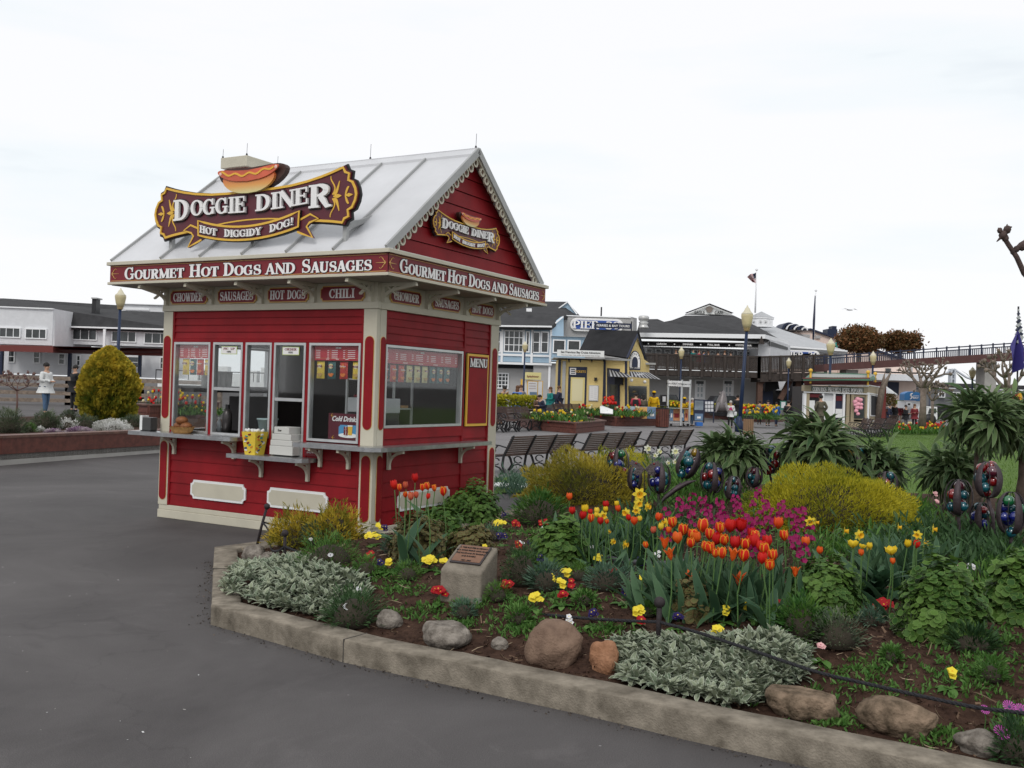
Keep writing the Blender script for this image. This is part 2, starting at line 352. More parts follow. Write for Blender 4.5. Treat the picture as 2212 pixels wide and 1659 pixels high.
def leaf(w=.3, rows=4, fold=.12, curl=.3, peak=.45, tip=0.0, base=.25, wave=0):
 """leaf of length 1 along y: rows x (left, mid, right)"""
 V = []; E = []; Fs = []
 for i in range(rows+1):
  t = i/rows; ww = w/2*(base+(1-base)*math.sin(PI/2*min(1, t/peak)) if t < peak else math.cos(PI/2*(t-peak)/(1-peak))**.8*(1-tip)+tip)
  a = curl*t; y = math.sin(a)/curl if abs(curl) > .01 else t; z = -(1-math.cos(a))/curl if abs(curl) > .01 else 0
  wv = wave*math.sin(t*9)
  V += [(-ww, y, z+fold*ww*2+wv), (0, y, z), (ww, y, z+fold*ww*2-wv)]; E += [1, 0, 1]
  if i: b = 3*i; Fs += [(b-3, b-2, b+1, b), (b-2, b-1, b+2, b+1)]
 for j in (len(V)-3, len(V)-1): E[j] = 1
 E[-2] = 1
 return V, Fs, E
def roundleaf(n=8, cup=.25):
 V = [(0, .1, 0)]+[(.5*math.cos(2*PI*i/n)*(1+.1*(i % 2)), .5+.5*math.sin(2*PI*i/n)*(1+.1*(i % 2)), cup*(.35+.12*(i % 2))) for i in range(n)]; V[0] = (0, .5, 0)
 return V, [(0, 1+i, 1+(i+1) % n) for i in range(n)], [0]+[1]*n
SPRIG = ([(-.09, 0, 0), (.09, 0, 0), (.05, .6, .03), (-.05, .6, -.03), (0, 1, 0), (0, 1, .01)], [(0, 1, 2, 3), (3, 2, 4, 5)], None)
TINY = ([(-.22, 0, 0), (.22, 0, 0), (.2, .7, .08), (-.2, .7, .08)], [(0, 1, 2, 3)], None)
def faceout(Nm):
 """leaf blades lying flat against the direction Nm"""
 Nm = Nm/np.linalg.norm(Nm, axis=1, keepdims=True); t = RNG.normal(size=Nm.shape)-np.array([0, 0, .8]); Y = t-Nm*np.sum(t*Nm, 1, keepdims=True); Y /= np.linalg.norm(Y, axis=1, keepdims=True)
 X = np.cross(Y, Nm); return np.stack([X, Y, Nm], axis=2)
RLF = roundleaf()
def rnd_dirs(n): d = RNG.normal(size=(n, 3)); return d/np.linalg.norm(d, axis=1, keepdims=True)
def dome_pts(n, w, d, h, lump=.12, seed=0, low=-.05, lumps=4.0):
 D = rnd_dirs(n*2); D = D[D[:, 2] > low][:n]; D[:, 2] = np.abs(D[:, 2])
 k = np.array([1+lump*2*mnoise.noise(Vector((v[0]*lumps/2+seed, v[1]*lumps/2, v[2]*lumps/2)))+lump*mnoise.noise(Vector((v[0]*lumps+seed, v[1]*lumps, v[2]*lumps))) for v in D])
 return D, D*k[:, None]*np.array([w/2, d/2, h])
def bush(name, label, cat, group, loc, w, h, m, tm, n, ls, d=None, lump=.14, out=.8, flat=.15, up=.3, kind=None, depth=.3, sc_tint=None, core=True, lumps=4.0, tb=0):
 d = d or w; n = int(n*(.62 if tm is not RLF else 1.1)); D, P = dome_pts(n, w, d, h, lump, loc[0]*7+loc[1]*3, lumps=lumps); n = len(D)
 P = P*(1-depth*RNG.random((n, 1))**2); dirs = D*out+rnd_dirs(n)*(1-out)*1.4+np.array([0, 0, up])
 lum = np.array([mnoise.noise(Vector(p)*(3.2/max(w, .3))+Vector(loc)) for p in P])
 tint = np.clip(.5+lum*1.1+RNG.normal(0, .2, n)+tb, 0, 1)
 P[:, 2] += .02
 o = scatter(name, m, tm, P, faceout(D+rnd_dirs(n)*.45+np.array([0, 0, .35])) if tm is RLF else frames(dirs, RNG.normal(0, .5 if tm is not SPRIG else 1.5, n)), ls*(.7+.6*RNG.random(n)), tint, loc=loc)
 if label: tag(o, label, cat, group)
 if core:
  mb = MB(); V = []
  mb.lathe([(w*.36*math.cos(a), h*.8*math.sin(a)) for a in (0, .5, 1.0, 1.35)], 12, sy=d/w)
  mb.build('dark_core', MATS['core_twig_dark'], o, smooth=True)  # solid twig-coloured dark core added inside the leaves to stop see-through
 return o
mat('core_twig_dark', (.035, .028, .018), .9)

# ---------------------------------------------------------------- palette
M_RED = mat('red_paint', (.215, .0060, .0105), .55, 0, 2.3, .2, .08, 70, .2)
M_RED2 = mat('red_paint_sign', (.175, .008, .015), .5)
M_CREAM = mat('cream_paint', (.50, .47, .375), .55, 0, 3, .06, .04, 120)
M_WHITEP = mat('white_paint', (.72, .73, .72), .5, 0, 5, .04)
M_YEL = mat('yellow_sign_paint', (.70, .42, .05), .45)
M_GOLDLINE = mat('gold_line', (.55, .33, .10), .5)
M_MAROON = mat('maroon_sign', (.095, .012, .022), .4)
M_BLACK = mat('black_paint', (.012, .012, .013), .5)
M_LET = mat('letter_white', (.78, .77, .76), .4)
M_ROOF = mat('roof_metal', (.56, .565, .58), .42, .15, 1.3, .07, .02, 30, .5)
M_ALU = mat('aluminium', (.52, .53, .53), .35, .7, 8, .08)
M_STEEL = mat('steel_counter', (.42, .43, .44), .28, .85, 12, .15, .03, 60)
M_TRIM = mat('grey_flashing', (.36, .365, .36), .5, .2, 4, .08)
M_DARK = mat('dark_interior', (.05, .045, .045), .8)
M_GLASS = glassmat('shop_glass', (.96, .97, .97), .15)
M_LETB = mat('letter_shadow', (.02, .008, .012), .5)
M_BROWNW = mat('stained_wood', (.105, .032, .022), .55, 0, 3, .35, .1, 40, .4, stretch=(.3, 3, 3))
M_IRON = mat('black_iron', (.022, .022, .024), .45, .3)

# ---------------------------------------------------------------- the hot dog kiosk
YAW = .503; KC = Vector((-1.494, 10.688, 0)); KW, KD = 3.204, 2.608
K = T('food_kiosk', 'red clapboard hot dog kiosk with white metal gable roof and maroon sign', 'kiosk', None, KC, -YAW)
RW = Matrix.Rotation(R(90), 4, 'Z')       # frame of the right-hand wall: (along, depth, z)
ID = Matrix.Identity(4)
def KB(M=None): b = MB(); b.M = M; return b
def boards(M, x0, x1, z0, z1, p):
 z = z0
 while z < z1-.02:
  t = min(z+p, z1); b = KB(M); b.prism([(.0, z+.001), (-.021, z+.001), (-.021, z+.012), (-.010, t-.004), (-.010, t), (.0, t)], x0, x1, 'x'); b.build('siding_board', M_RED, K); z = t
def bx(name, m, M, *a, parent=None, b=0, **kw):
 q = KB(M); (q.bbox(*a, b=b) if b else q.box(*a)); return q.build(name, m, parent or K, **kw)
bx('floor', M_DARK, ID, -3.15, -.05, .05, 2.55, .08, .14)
bx('base_board', M_CREAM, ID, -KW-.036, .036, -.036, .02, 0, .10, b=.006); bx('base_board', M_CREAM, ID, -KW-.025, .025, -.026, .02, .101, .16, b=.006)
bx('base_board', M_CREAM, ID, -.02, .036, .021, KD+.036, 0, .10, b=.006); bx('base_board', M_CREAM, ID, -.02, .025, .021, KD+.03, .101, .16, b=.006)
bx('base_board', M_CREAM, ID, -KW-.036, -KW+.02, .021, KD+.036, 0, .16); bx('base_board', M_CREAM, ID, -KW+.021, -.021, KD, KD+.036, 0, .16)
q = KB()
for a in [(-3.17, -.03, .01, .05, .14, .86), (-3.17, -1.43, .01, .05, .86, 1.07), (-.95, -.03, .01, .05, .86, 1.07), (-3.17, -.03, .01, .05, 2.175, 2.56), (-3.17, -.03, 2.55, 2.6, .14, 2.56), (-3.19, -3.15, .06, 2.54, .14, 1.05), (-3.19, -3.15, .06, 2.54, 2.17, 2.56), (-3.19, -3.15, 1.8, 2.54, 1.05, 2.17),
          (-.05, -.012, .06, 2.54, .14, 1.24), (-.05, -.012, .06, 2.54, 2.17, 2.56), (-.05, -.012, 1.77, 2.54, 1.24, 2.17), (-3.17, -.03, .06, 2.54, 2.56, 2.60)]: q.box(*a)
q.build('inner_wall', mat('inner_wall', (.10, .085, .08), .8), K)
boards(ID, -3.05, -.17, .162, .86, .1396); boards(ID, -3.05, -1.45, .862, 1.06, .1); boards(ID, -.92, -.17, .862, 1.06, .1); boards(ID, -3.05, -.17, 2.21, 2.545, .0838)
for a in [(-3.08, -3.05, .162, 2.545), (-.17, -.145, .162, 2.545), (-3.05, -.17, 2.172, 2.209)]: bx('trim_board', M_RED, ID, a[0], a[1], -.03, 0, a[2], a[3], b=.003)
RB = RW
boards(RB, .17, 1.79, .162, 1.12, .1597); boards(RB, 1.82, 2.41, .162, 1.235, .1533); boards(RB, .17, 1.79, 2.21, 2.545, .0838); boards(RB, 1.82, 2.41, 2.16, 2.545, .0963)
for a in [(.145, .17, .162, 1.24), (.145, .17, 2.175, 2.545), (1.79, 1.82, .162, 2.545), (2.41, 2.44, .162, 2.545), (.17, 1.79, 1.122, 1.243), (.17, 1.79, 2.172, 2.209)]: bx('trim_board', M_RED, RB, a[0], a[1], -.03, 0, a[2], a[3], b=.003)
def capsule(cx, hw, z0, z1):
 return [(cx+hw*math.cos(a), z1-hw+hw*math.sin(a)) for a in np.linspace(0, PI, 11)]+[(cx+hw*math.cos(a), z0+hw+hw*math.sin(a)) for a in np.linspace(PI, 2*PI, 11)]
def post(M, x0, x1, zs):
 p = bx('corner_post', M_CREAM, M, x0, x1, -.034, .03, .16, 2.546, b=.004)
 for z0, z1 in zs:
  c = (x0+x1)/2; hw = min(.058, (x1-x0)/2-.012)
  b = KB(M); b.prism(capsule(c, hw+.006, z0-.006, z1+.006), -.037, -.034); b.build('inlay_edge', M_GOLDLINE, p)
  b = KB(M); b.prism(capsule(c, hw, z0, z1), -.041, -.037); b.build('inlay', M_RED, p)
ZS = [(.226, .945), (1.23, 2.245)]
post(ID, -.144, .034, ZS); post(ID, -3.238, -3.081, ZS); post(RB, .0345, .144, ZS); post(RB, 2.441, 2.642, ZS)
# upper band, plaques and big cornice brackets
bx('frieze', M_CREAM, ID, -3.214, .014, -.014, .02, 2.622, 2.835); bx('frieze', M_CREAM, RB, .021, 2.62, -.014, .02, 2.622, 2.835)
bx('frieze_rail', M_CREAM, ID, -3.25, .05, -.05, .02, 2.547, 2.621, b=.005); bx('frieze_rail', M_CREAM, RB, .021, 2.66, -.05, .02, 2.547, 2.621, b=.005)
bx('frieze', M_CREAM, ID, -3.22, -3.19, .021, 2.62, 2.547, 2.835)
def notch(x0, x1, z0, z1, r):
 o = []
 for cx, cz, a0 in ((x0, z0, 90), (x1, z0, 180), (x1, z1, 270), (x0, z1, 0)):
  s = [(cx+r*math.cos(R(a0-90*t/5)), cz+r*math.sin(R(a0-90*t/5))) for t in range(6)]
  o += s
 return o
def plaque(M, x0, x1, z0, z1, txt):
 b = KB(M); b.prism(notch(x0, x1, z0, z1, .03), -.03, -.014); p = b.build('name_plaque', M_GOLDLINE, K)
 b = KB(M); b.prism(notch(x0+.012, x1-.012, z0+.012, z1-.012, .028), -.034, -.03); b.build('plaque_face', M_RED2, p)
 w = x1-x0; q = KB(M); n = len(txt.split())
 if n == 1:
  f = min(.86, .115*len(txt)); letters(txt, x0+w*(1-f)/2, x1-w*(1-f)/2, z0+.035, z1-z0-.07, None, joined=q, depth=.004, y=-.034)
 else:
  a, c = txt.split(); m = x0+w*.5
  letters(a, x0+w*.07, x0+w*.43, z0+.035, z1-z0-.07, None, joined=q, depth=.004, y=-.034); letters(c, x0+w*.50, x1-w*.06, z0+.035, z1-z0-.07, None, joined=q, depth=.004, y=-.034)
 q.build('lettering', M_LET, p)
for a, b_, t in ((-3.14, -2.515, 'CHOWDER'), (-2.34, -1.722, 'SAUSAGES'), (-1.548, -.94, 'HOT DOGS'), (-.765, -.149, 'CHILI')): plaque(ID, a, b_, 2.633, 2.806, t)
for a, b_, t in ((.205, .811, 'CHOWDER'), (1.045, 1.664, 'SAUSAGES'), (1.895, 2.5, 'HOT DOGS')): plaque(RB, a, b_, 2.637, 2.80, t)
def cornice(M):
 """bracket in the (depth, z) plane at x=0 of its frame"""
 q = KB(M @ Matrix.Rotation(R(90), 4, 'Z') ); w = .022
 q.strokes([(-.035, 2.62), (-.035, 2.835)], .05, -w, w); q.strokes([(-.01, 2.815), (-.45, 2.815)], .04, -w+.001, w-.001)
 P = [(-.46+.43*math.sin(R(a))**1.1, 2.81-.185*(1-math.cos(R(a)))-.012*math.sin(R(4*a))) for a in range(0, 91, 6)]
 q.strokes(P, .032, -w+.002, w-.002); q.strokes([(-.08, 2.80), (-.22, 2.69)], .02, -w+.004, w-.004); q.strokes([(-.07, 2.70), (-.2, 2.80)], .02, -w+.005, w-.005)
 q.build('cornice_bracket', M_CREAM, K)
for x in (-3.2, -2.43, -1.635, -.85, -.06): cornice(Matrix.Translation((x, 0, 0)))
for y in (.08, .93, 1.78, 2.6): cornice(RW @ Matrix.Translation((y, 0, 0)))
# soffit and fascia
OH = .475
bx('soffit', mat('soffit_paint', (.30, .28, .24), .7), ID, -3.69, OH-.02, -OH+.02, KD+OH-.02, 2.836, 2.848)
def fascia(M, x0, x1, first):
 f = bx('fascia', M_RED2, M, x0, x1, -OH, -OH+.02, 2.875, 3.075)
 bx('fascia_rail', M_CREAM, M, x0-.02, x1+.02, -OH-.022, -OH+.02, 2.842, 2.874, parent=f, b=.004); bx('fascia_rail', M_CREAM, M, x0-.03, x1+.03, -OH-.035, -OH+.02, 3.076, 3.118, parent=f, b=.004)
 for z in (2.888, 3.062): bx('pinstripe', M_GOLDLINE, M, x0+.02, x1-.02, -OH-.003, -OH, z-.003, z+.003, parent=f)
 return f
ff = fascia(ID, -3.70, OH, 1)
fr = fascia(RB @ Matrix.Translation((0, 0, 0)), -OH+.001, KD+OH, 0)
bx('fascia', M_CREAM, ID, -3.70, -3.68, -OH+.021, KD+OH, 2.85, 3.11); bx('fascia', M_CREAM, ID, -3.679, OH-.021, KD+OH-.02, KD+OH, 2.85, 3.11)
def words(M, L, par):
 for t, a, b_ in L:
  sm = .76
  q = KB(M); letters(t, a, b_, 2.897, .148 if t != 'AND' else .118, sm if t != 'AND' else None, joined=q, grow=.014, depth=.003, y=-OH-.001); q.build('letter_outline', M_LETB, par)
  letters(t, a, b_, 2.897, .148 if t != 'AND' else .118, sm if t != 'AND' else None, depth=.004, y=-OH-.0055, M=M, mats=M_LET, parent=par)
words(ID, [('GOURMET', -3.43, -2.42), ('HOT', -2.34, -1.87), ('DOGS', -1.80, -1.23), ('AND', -1.17, -.74), ('SAUSAGES', -.66, .285)], ff)
words(RB, [('GOURMET', -.27, .61), ('HOT', .65, 1.05), ('DOGS', 1.105, 1.60), ('AND', 1.64, 2.03), ('SAUSAGES', 2.07, 2.885)], fr)
def curlz(q, cx, cz, s, y, d=1):
 for k in (-1, 1):
  P = [(cx+d*s*(.1+.9*t), cz+k*s*(.15+.8*math.sin(t*2.6)*t)) for t in np.linspace(0, 1, 9)]; q.strokes(P, [.010*s*8*(1-.6*t) for t in np.linspace(0, 1, 9)], y-.004, y)
  P = [(cx+d*s*(.5*t), cz+k*s*.55*t**1.6) for t in np.linspace(0, 1, 6)]; q.strokes(P, s*.07, y-.0045, y)
 q.strokes([(cx+d*s*t*1.5, cz) for t in (0, .5, 1)], [s*.12, s*.07, s*.03], y-.005, y)
q = KB(); curlz(q, OH-.02, 2.975, .085, -OH-.001, -1); curlz(q, -3.67, 2.975, .085, -OH-.001, 1); q.build('scrollwork', M_GOLDLINE, ff)
q = KB(RW); curlz(q, -OH+.02, 2.975, .085, -OH-.001, 1); curlz(q, KD+OH-.02, 2.975, .085, -OH-.001, -1); q.build('scrollwork', M_GOLDLINE, fr)
# roof
RZ, EZ, RY = 4.524, 3.122, KD/2
SL = (RZ-EZ)/(RY+OH); XS = [.43, -.24, -.89, -1.54, -2.19, -2.83, -3.70]
def slope(x0, x1, d, s=1):
 y0, y1 = (-OH, RY) if s > 0 else (KD+OH, RY); th = .018
 return [(x0, y0, EZ+d), (x1, y0, EZ+d), (x1, y1, RZ+d), (x0, y1, RZ+d), (x0, y0, EZ+d-th), (x1, y0, EZ+d-th), (x1, y1, RZ+d-th), (x0, y1, RZ+d-th)]
for s in (1, -1):
 for i in range(6):
  q = KB(); q.add(slope(XS[i+1]+.004, XS[i]-.004, 0, s), [(0, 1, 2, 3) if s > 0 else (3, 2, 1, 0), (7, 6, 5, 4), (0, 4, 5, 1), (1, 5, 6, 2), (2, 6, 7, 3), (3, 7, 4, 0)]); q.build('roof_panel', M_ROOF, K)
  if i:
   q = KB(); y0 = -OH if s > 0 else KD+OH; yt = RY-.1*s; zt = RZ-.1*SL; q.bar((XS[i], y0, EZ+.008), (XS[i], yt, zt+.008), .022, .05); q.build('seam', M_TRIM, K)
q = KB(); q.bar((.445, RY, RZ+.02), (-3.71, RY, RZ+.02), .03, .03)
for s in (1, -1): q.add([(.44, RY, RZ+.035), (-3.71, RY, RZ+.035), (-3.71, RY-.11*s, RZ+.03-.11*SL), (.44, RY-.11*s, RZ+.03-.11*SL), (.44, RY-.11*s, RZ-.11*SL), (-3.71, RY-.11*s, RZ-.11*SL)], [(0, 1, 2, 3), (3, 2, 5, 4)])
q.build('ridge_cap', M_ROOF, K)
for x in (.438, -3.705):
 for s in (1, -1):
  y0 = -OH if s > 0 else KD+OH; q = KB(); q.bar((x, y0+.03*s, EZ+.0), (x, RY+.01*s, RZ+.0), .03, .085); q.build('rake_flashing', M_TRIM, K)
q = KB(); q.box(.40, OH+.01, -OH, KD+OH, 3.119, 3.126); q.box(-3.7, .40, -OH, -OH+.07, 3.119, 3.1235); q.build('ledge', M_ROOF, K)
# gable wall boards, rake boards and ring trim
GX = .30
n = 8; zb = 3.126; top = RZ-.06
for i in range(n):
 z0 = zb+i*.178; z1 = min(z0+.178, top)
 if z0 >= top: break
 def yr(z): return (z-EZ)/SL-OH
 a0, a1 = yr(z0)+.02, yr(z1)+.02; w = KD-2*0
 q = KB(); P0 = [(GX+.012, a0, z0+.008), (GX+.012, KD-a0, z0+.008), (GX, KD-a1, z1), (GX, a1, z1)]
 q.add([*P0, *[(GX-.03, p[1], p[2]) for p in P0]], [(0, 1, 2, 3), (7, 6, 5, 4), (0, 4, 5, 1), (1, 5, 6, 2), (2, 6, 7, 3), (3, 7, 4, 0)]); q.build('gable_board', M_RED, K)
 q = KB(); q.add([(-3.55, a0, z0), (-3.55, KD-a0, z0), (-3.55, KD-a1, z1), (-3.55, a1, z1)], [(3, 2, 1, 0)]); q.build('gable_board', M_RED, K)
for s in (1, -1):
 f = (lambda y: y) if s > 0 else (lambda y: KD-y)
 q = KB(); q.M = None
 dz = .075*math.sqrt(1+SL*SL); L = [(.40, f(-OH+.02), EZ-.02+.03), (.40, f(RY), RZ-.02), (.40, f(RY), RZ-.02-dz*.75), (.40, f(-OH+.02+dz*.75/SL), EZ+.01)]
 q.add([*L, *[(.43, p[1], p[2]) for p in L]], [(0, 1, 2, 3), (7, 6, 5, 4), (0, 4, 5, 1), (1, 5, 6, 2), (2, 6, 7, 3), (3, 7, 4, 0)]); q.build('rake_board', M_CREAM, K)
ring = MB(); ring.strokes([(.043*math.cos(a), .043*math.sin(a)) for a in np.linspace(0, 2*PI, 17)[:-1]], .021, -.012, .012, closed=True); rm = ring.mesh('ring', M_CREAM)
for s in (1, -1):
 for i in range(17):
  t = i/16; y = (RY-.03)*(1-t)+(-.36)*t; z = EZ+SL*(y+OH)-.125
  if i == 0 and s < 0: continue
  inst(rm, 'trim_ring', K, (.415, y if s > 0 else KD-y, z), (0, 0, R(90)))
# chimney and bird spikes
q = KB(); q.box(-3.36, -2.99, 1.05, 1.56, 4.15, 4.56); ch = q.build('chimney', M_RED, K)
bx('chimney_cap', M_CREAM, ID, -3.41, -2.94, .99, 1.62, 4.555, 4.70, parent=ch, b=.008)
for x, y, z, h in [(-3.39, 1.01, 4.7, .12), (-2.96, 1.01, 4.7, .16), (-2.96, 1.6, 4.7, .12), (-1.15, RY, 4.56, .19), (.40, RY, 4.56, .17)]:
 q = KB(); q.lathe([(.014, 0), (.012, .02), (.004, .03)], 8, (x, y), z); q.tube([(x, y, z+.02), (x+.004, y, z+h)], .0028, 5); q.build('roof_spike', M_IRON, K)
for x, z in ((-2.5, 3.2), (-1.85, 3.2), (-1.2, 3.2), (-.55, 3.2), (.2, 3.3), (.2, 3.8), (-.4, 3.9), (-.4, 4.2)):
 pass

# ---- the shaped sign, used large on the roof and small on the gable
def mir(P): return P+[(-x, z) for x, z in reversed(P) if abs(x) > 1e-6]
def make_sign(M, depth, brackets):
 top = [(0, .167)]+[(x, .167+.155*((x-.35)/1.0)**2 if x > .35 else .167) for x in (.35, .6, .85, 1.05, 1.2, 1.345)]
 side = [(1.375, .265), (1.43, .245), (1.42, .17), (1.475, .145), (1.515, .07), (1.53, 0), (1.515, -.07), (1.475, -.145), (1.42, -.17), (1.43, -.245), (1.375, -.265), (1.35, -.31)]
 bot = [(1.2, -.285), (1.0, -.262), (.8, -.25), (.5, -.25), (.25, -.26), (0, -.265)]
 O = [(x, z) for x, z in top+side+bot]; outline = O+[(-x, z) for x, z in O[1:-1][::-1]]
 def scl(P, k, kz): return [(x*k, z*kz) for x, z in P]
 q = KB(M); q.prism(scl(outline, 1.016, 1.06), -.0101, .012); p = q.build('sign_board', M_BLACK, K)
 q = KB(M); q.prism(outline, -.03, -.0101); q.build('sign_face', M_MAROON, p)
 q = KB(M); q.strokes(scl(outline, .985, .93), .026, -.044, -.0301, closed=True); q.build('sign_border', M_YEL, p)
 for s in (-1, 1):
  q = KB(M)
  for k in (-1, 1):
   P = [(s*(1.19+.03*math.sin(t*5)), k*(.02+.20*t)) for t in np.linspace(0, 1, 9)]; q.strokes(P, [.020*(1-.5*t) for t in np.linspace(0, 1, 9)], -.036, -.0301)
   q.strokes([(s*(1.21+.07*t), k*(.02+.14*t*t)) for t in np.linspace(0, 1, 6)], [.01, .03, .035, .03, .02, .008], -.037, -.0301)
   q.strokes([(s*(1.36+.05*t), k*.09*math.sin(t*1.6)) for t in np.linspace(0, 1, 6)], [.01, .02, .025, .025, .02, .008], -.038, -.0301)
  q.strokes([(s*1.20, 0), (s*1.26, 0), (s*1.31, 0)], [.012, .045, .006], -.039, -.0301); q.strokes([(s*1.36, 0), (s*1.41, 0), (s*1.46, 0)], [.01, .04, .006], -.039, -.0301)
  q.build('scroll_ornament', M_YEL, p)
 for s in (-1, 1):
  q = KB(M); q.prism([(s*.74, -.24), (s*.90, -.165), (s*1.02, -.225), (s*.90, -.26), (s*.84, -.30), (s*.94, -.43), (s*.80, -.375), (s*.70, -.335)], -.046, -.006); t = q.build('ribbon_tail', M_MAROON, p)
  q = KB(M); q.strokes([(s*.72, -.235), (s*.90, -.17), (s*1.01, -.225), (s*.89, -.26), (s*.85, -.30), (s*.935, -.425), (s*.80, -.38), (s*.72, -.35)], .022, -.052, -.0461); q.build('ribbon_tail_edge', M_YEL, p)
 def arc(x): return .115*(x/.76)**2
 up = [(x, -.245+arc(x)) for x in np.linspace(-.76, .76, 15)]; dn = [(x, -.395+arc(x)*.85) for x in np.linspace(.75, -.75, 15)]
 q = KB(M); q.prism([(a*1.015, b+(.012 if i < 15 else -.02)) for i, (a, b) in enumerate(up+dn)], -.058, -.02); q.build('ribbon_back', M_BLACK, p)
 q = KB(M); q.prism(up+dn, -.066, -.0581); rb = q.build('ribbon', M_MAROON, p)
 q = KB(M); q.strokes(up+dn, .024, -.074, -.0661, closed=True); q.strokes([(x, -.165-.045*(x/.66)**2) for x in np.linspace(-.68, .6, 9)], .016, -.036, -.0301); q.build('ribbon_edge', M_YEL, p)
 wr = lambda x, z: (x, z+arc(x)*.93)
 for t, a, b in (('HOT', -.71, -.44), ('DIGGIDY', -.32, .24), ('DOG!', .36, .70)):
  for kw in (dict(depth=.004, y=-.0665, grow=.012, mats=M_LETB), dict(depth=.022, y=-.072, grow=0, mats=M_LET)):
   letters(t, a, b, -.365, .085, .96, warp=wr, M=M, parent=p, **kw)
 wl = lambda x, z: (x, z)
 for t, a, b, last, big in (('DOGGIE', -1.17, -.03, False, 1), ('DINER', .12, 1.19, True, 1)):
  def w2(x, z):
   return (x, z*1.0+(.012 if abs(x) < 1 else 0))
  for kw in (dict(depth=.006, y=-.031, grow=.03, mats=M_LETB), dict(depth=.03, y=-.0375, grow=0, mats=M_LET)):
   if t == 'DOGGIE':
    letters('D', a, a+.25, -.105, .245, None, M=M, parent=p, **kw); letters('OGGIE', a+.275, b, -.085, .185, None, M=M, parent=p, warp=lambda x, z: (x, z-.02*x), **kw)
   else:
    letters('DINE', a, b-.31, -.085, .185, None, M=M, parent=p, warp=lambda x, z: (x, z+.05*(x-.1)**2), **kw); letters('R', b-.30, b+.02, -.11, .25, None, M=M, parent=p, **kw)
 def blob(w, h, c, sag, n=28, pw=.75):
  o = []
  for i in range(n):
   a = 2*PI*i/n; x = w*math.copysign(abs(math.cos(a))**pw, math.cos(a)); z = h*math.sin(a); o.append((x+c[0], z+c[1]+sag*(x/w)**2))
  return o
 c = (.02, .27)
 q = KB(M); q.prism(blob(.50, .135, (c[0]+.02, c[1]+.015), .085), -.05, .02); d = q.build('hot_dog_back', mat('dark_brown_sign', (.05, .02, .015), .5), p)
 q = KB(M); q.prism(blob(.385, .125, (c[0], c[1]-.02), .045), -.085, -.0501); q.build('hot_dog_bun', mat_bun(M), p)
 q = KB(M); q.prism(blob(.455, .062, (c[0], c[1]+.048), .072, pw=.6), -.10, -.0851); q.build('hot_dog_sausage', mat('sausage', (.56, .105, .05), .35, 0, 3, .2), p)
 q = KB(M); P = [(x, c[1]+.063+.063*(x/.44)**2+.015*math.sin(x*30)) for x in np.linspace(-.37, .41, 40)]; q.strokes(P, .022, -.106, -.1001); q.build('mustard', mat('mustard', (.75, .40, .04), .4), p)
 q = KB(M); q.ball((-.41+c[0], -.101, c[1]+.10), .02, 8, (1, .3, 1)); q.ball((.42+c[0], -.101, c[1]+.108), .022, 8, (1, .3, 1)); q.build('highlight', mat('pale_pink', (.75, .5, .42), .4), p)
 return p
def mat_bun(M):
 if 'bun' in MATS: return MATS['bun']
 m = bpy.data.materials.new('bun'); m.use_nodes = True; nt = m.node_tree; b = nt.nodes['Principled BSDF']; L = nt.links.new
 t = nt.nodes.new('ShaderNodeTexCoord'); s = nt.nodes.new('ShaderNodeSeparateXYZ'); L(t.outputs['Generated'], s.inputs[0]); r = nt.nodes.new('ShaderNodeValToRGB'); L(s.outputs[2], r.inputs[0])
 e = r.color_ramp.elements; e[0].position = .05; e[0].color = (.62, .55, .25, 1); e[1].position = .75; e[1].color = (.60, .13, .04, 1); x = e.new(.35); x.color = (.70, .33, .08, 1)
 L(r.outputs[0], b.inputs['Base Color']); b.inputs['Roughness'].default_value = .4; MATS['bun'] = m; return m
MS = Matrix.Translation((-1.525, -.36, 3.70)) @ Matrix.Rotation(R(-.8), 4, 'Y')
make_sign(MS, 1, 1)
make_sign(RW @ Matrix.Translation((1.235, -GX-.05, 3.56)) @ Matrix.Diagonal((.495, .6, .47, 1)), 1, 0)
for x, z1 in ((-2.84, 3.45), (-1.53, 3.36), (-.215, 3.42)):
 q = KB(); q.bar((x, -.30, 3.24), (x, -.30, z1), .05, .05); q.bar((x+.001, -.30, z1-.03), (x+.001, .22, z1-.03+.22), .04, .05) if x != -1.53 else None
 q.bar((x, -.32, z1+.02), (x, .05, 3.53), .04, .03); q.build('sign_bracket', M_TRIM, K)

# ---- windows
def win(M, x0, x1, z0, z1, panes, rails=(), name='window'):
 q = KB(M); w = .028
 for a in [(x0, x0+w, z0, z1), (x1-w, x1, z0, z1), (x0+w, x1-w, z1-w, z1), (x0+w, x1-w, z0, z0+w)]: q.box(a[0], a[1], -.034, .03, a[2], a[3])
 f = q.build(name, M_ALU, K)
 for r in rails: bx('rail', M_ALU, M, x0+w, x1-w, -.030, .02, r-.018, r+.018, parent=f)
 for a, b_ in panes: bx('pane', M_GLASS, M, x0+w, x1-w, -.004, 0, a, b_, parent=f)
 return f
win(ID, -3.043, -2.432, 1.065, 2.17, [(1.093, 2.142)]); win(ID, -2.383, -1.907, 1.065, 2.17, [(1.633, 2.142)], [1.615]); win(ID, -1.862, -1.457, 1.065, 2.17, [(1.093, 2.142)])
win(ID, -1.42, -.948, .88, 2.17, [(1.538, 2.142)], [1.52]); win(ID, -.898, -.175, 1.07, 2.17, [(1.098, 2.142)]); win(RB, .152, 1.764, 1.246, 2.168, [(1.274, 2.14)])
win(Matrix.Translation((-KW, 0, 0)) @ Matrix.Rotation(R(-90), 4, 'Z') @ Matrix.Diagonal((1, 1, 1, 1)), -1.8, -.12, 1.06, 2.168, [(1.09, 2.14)], [1.62])
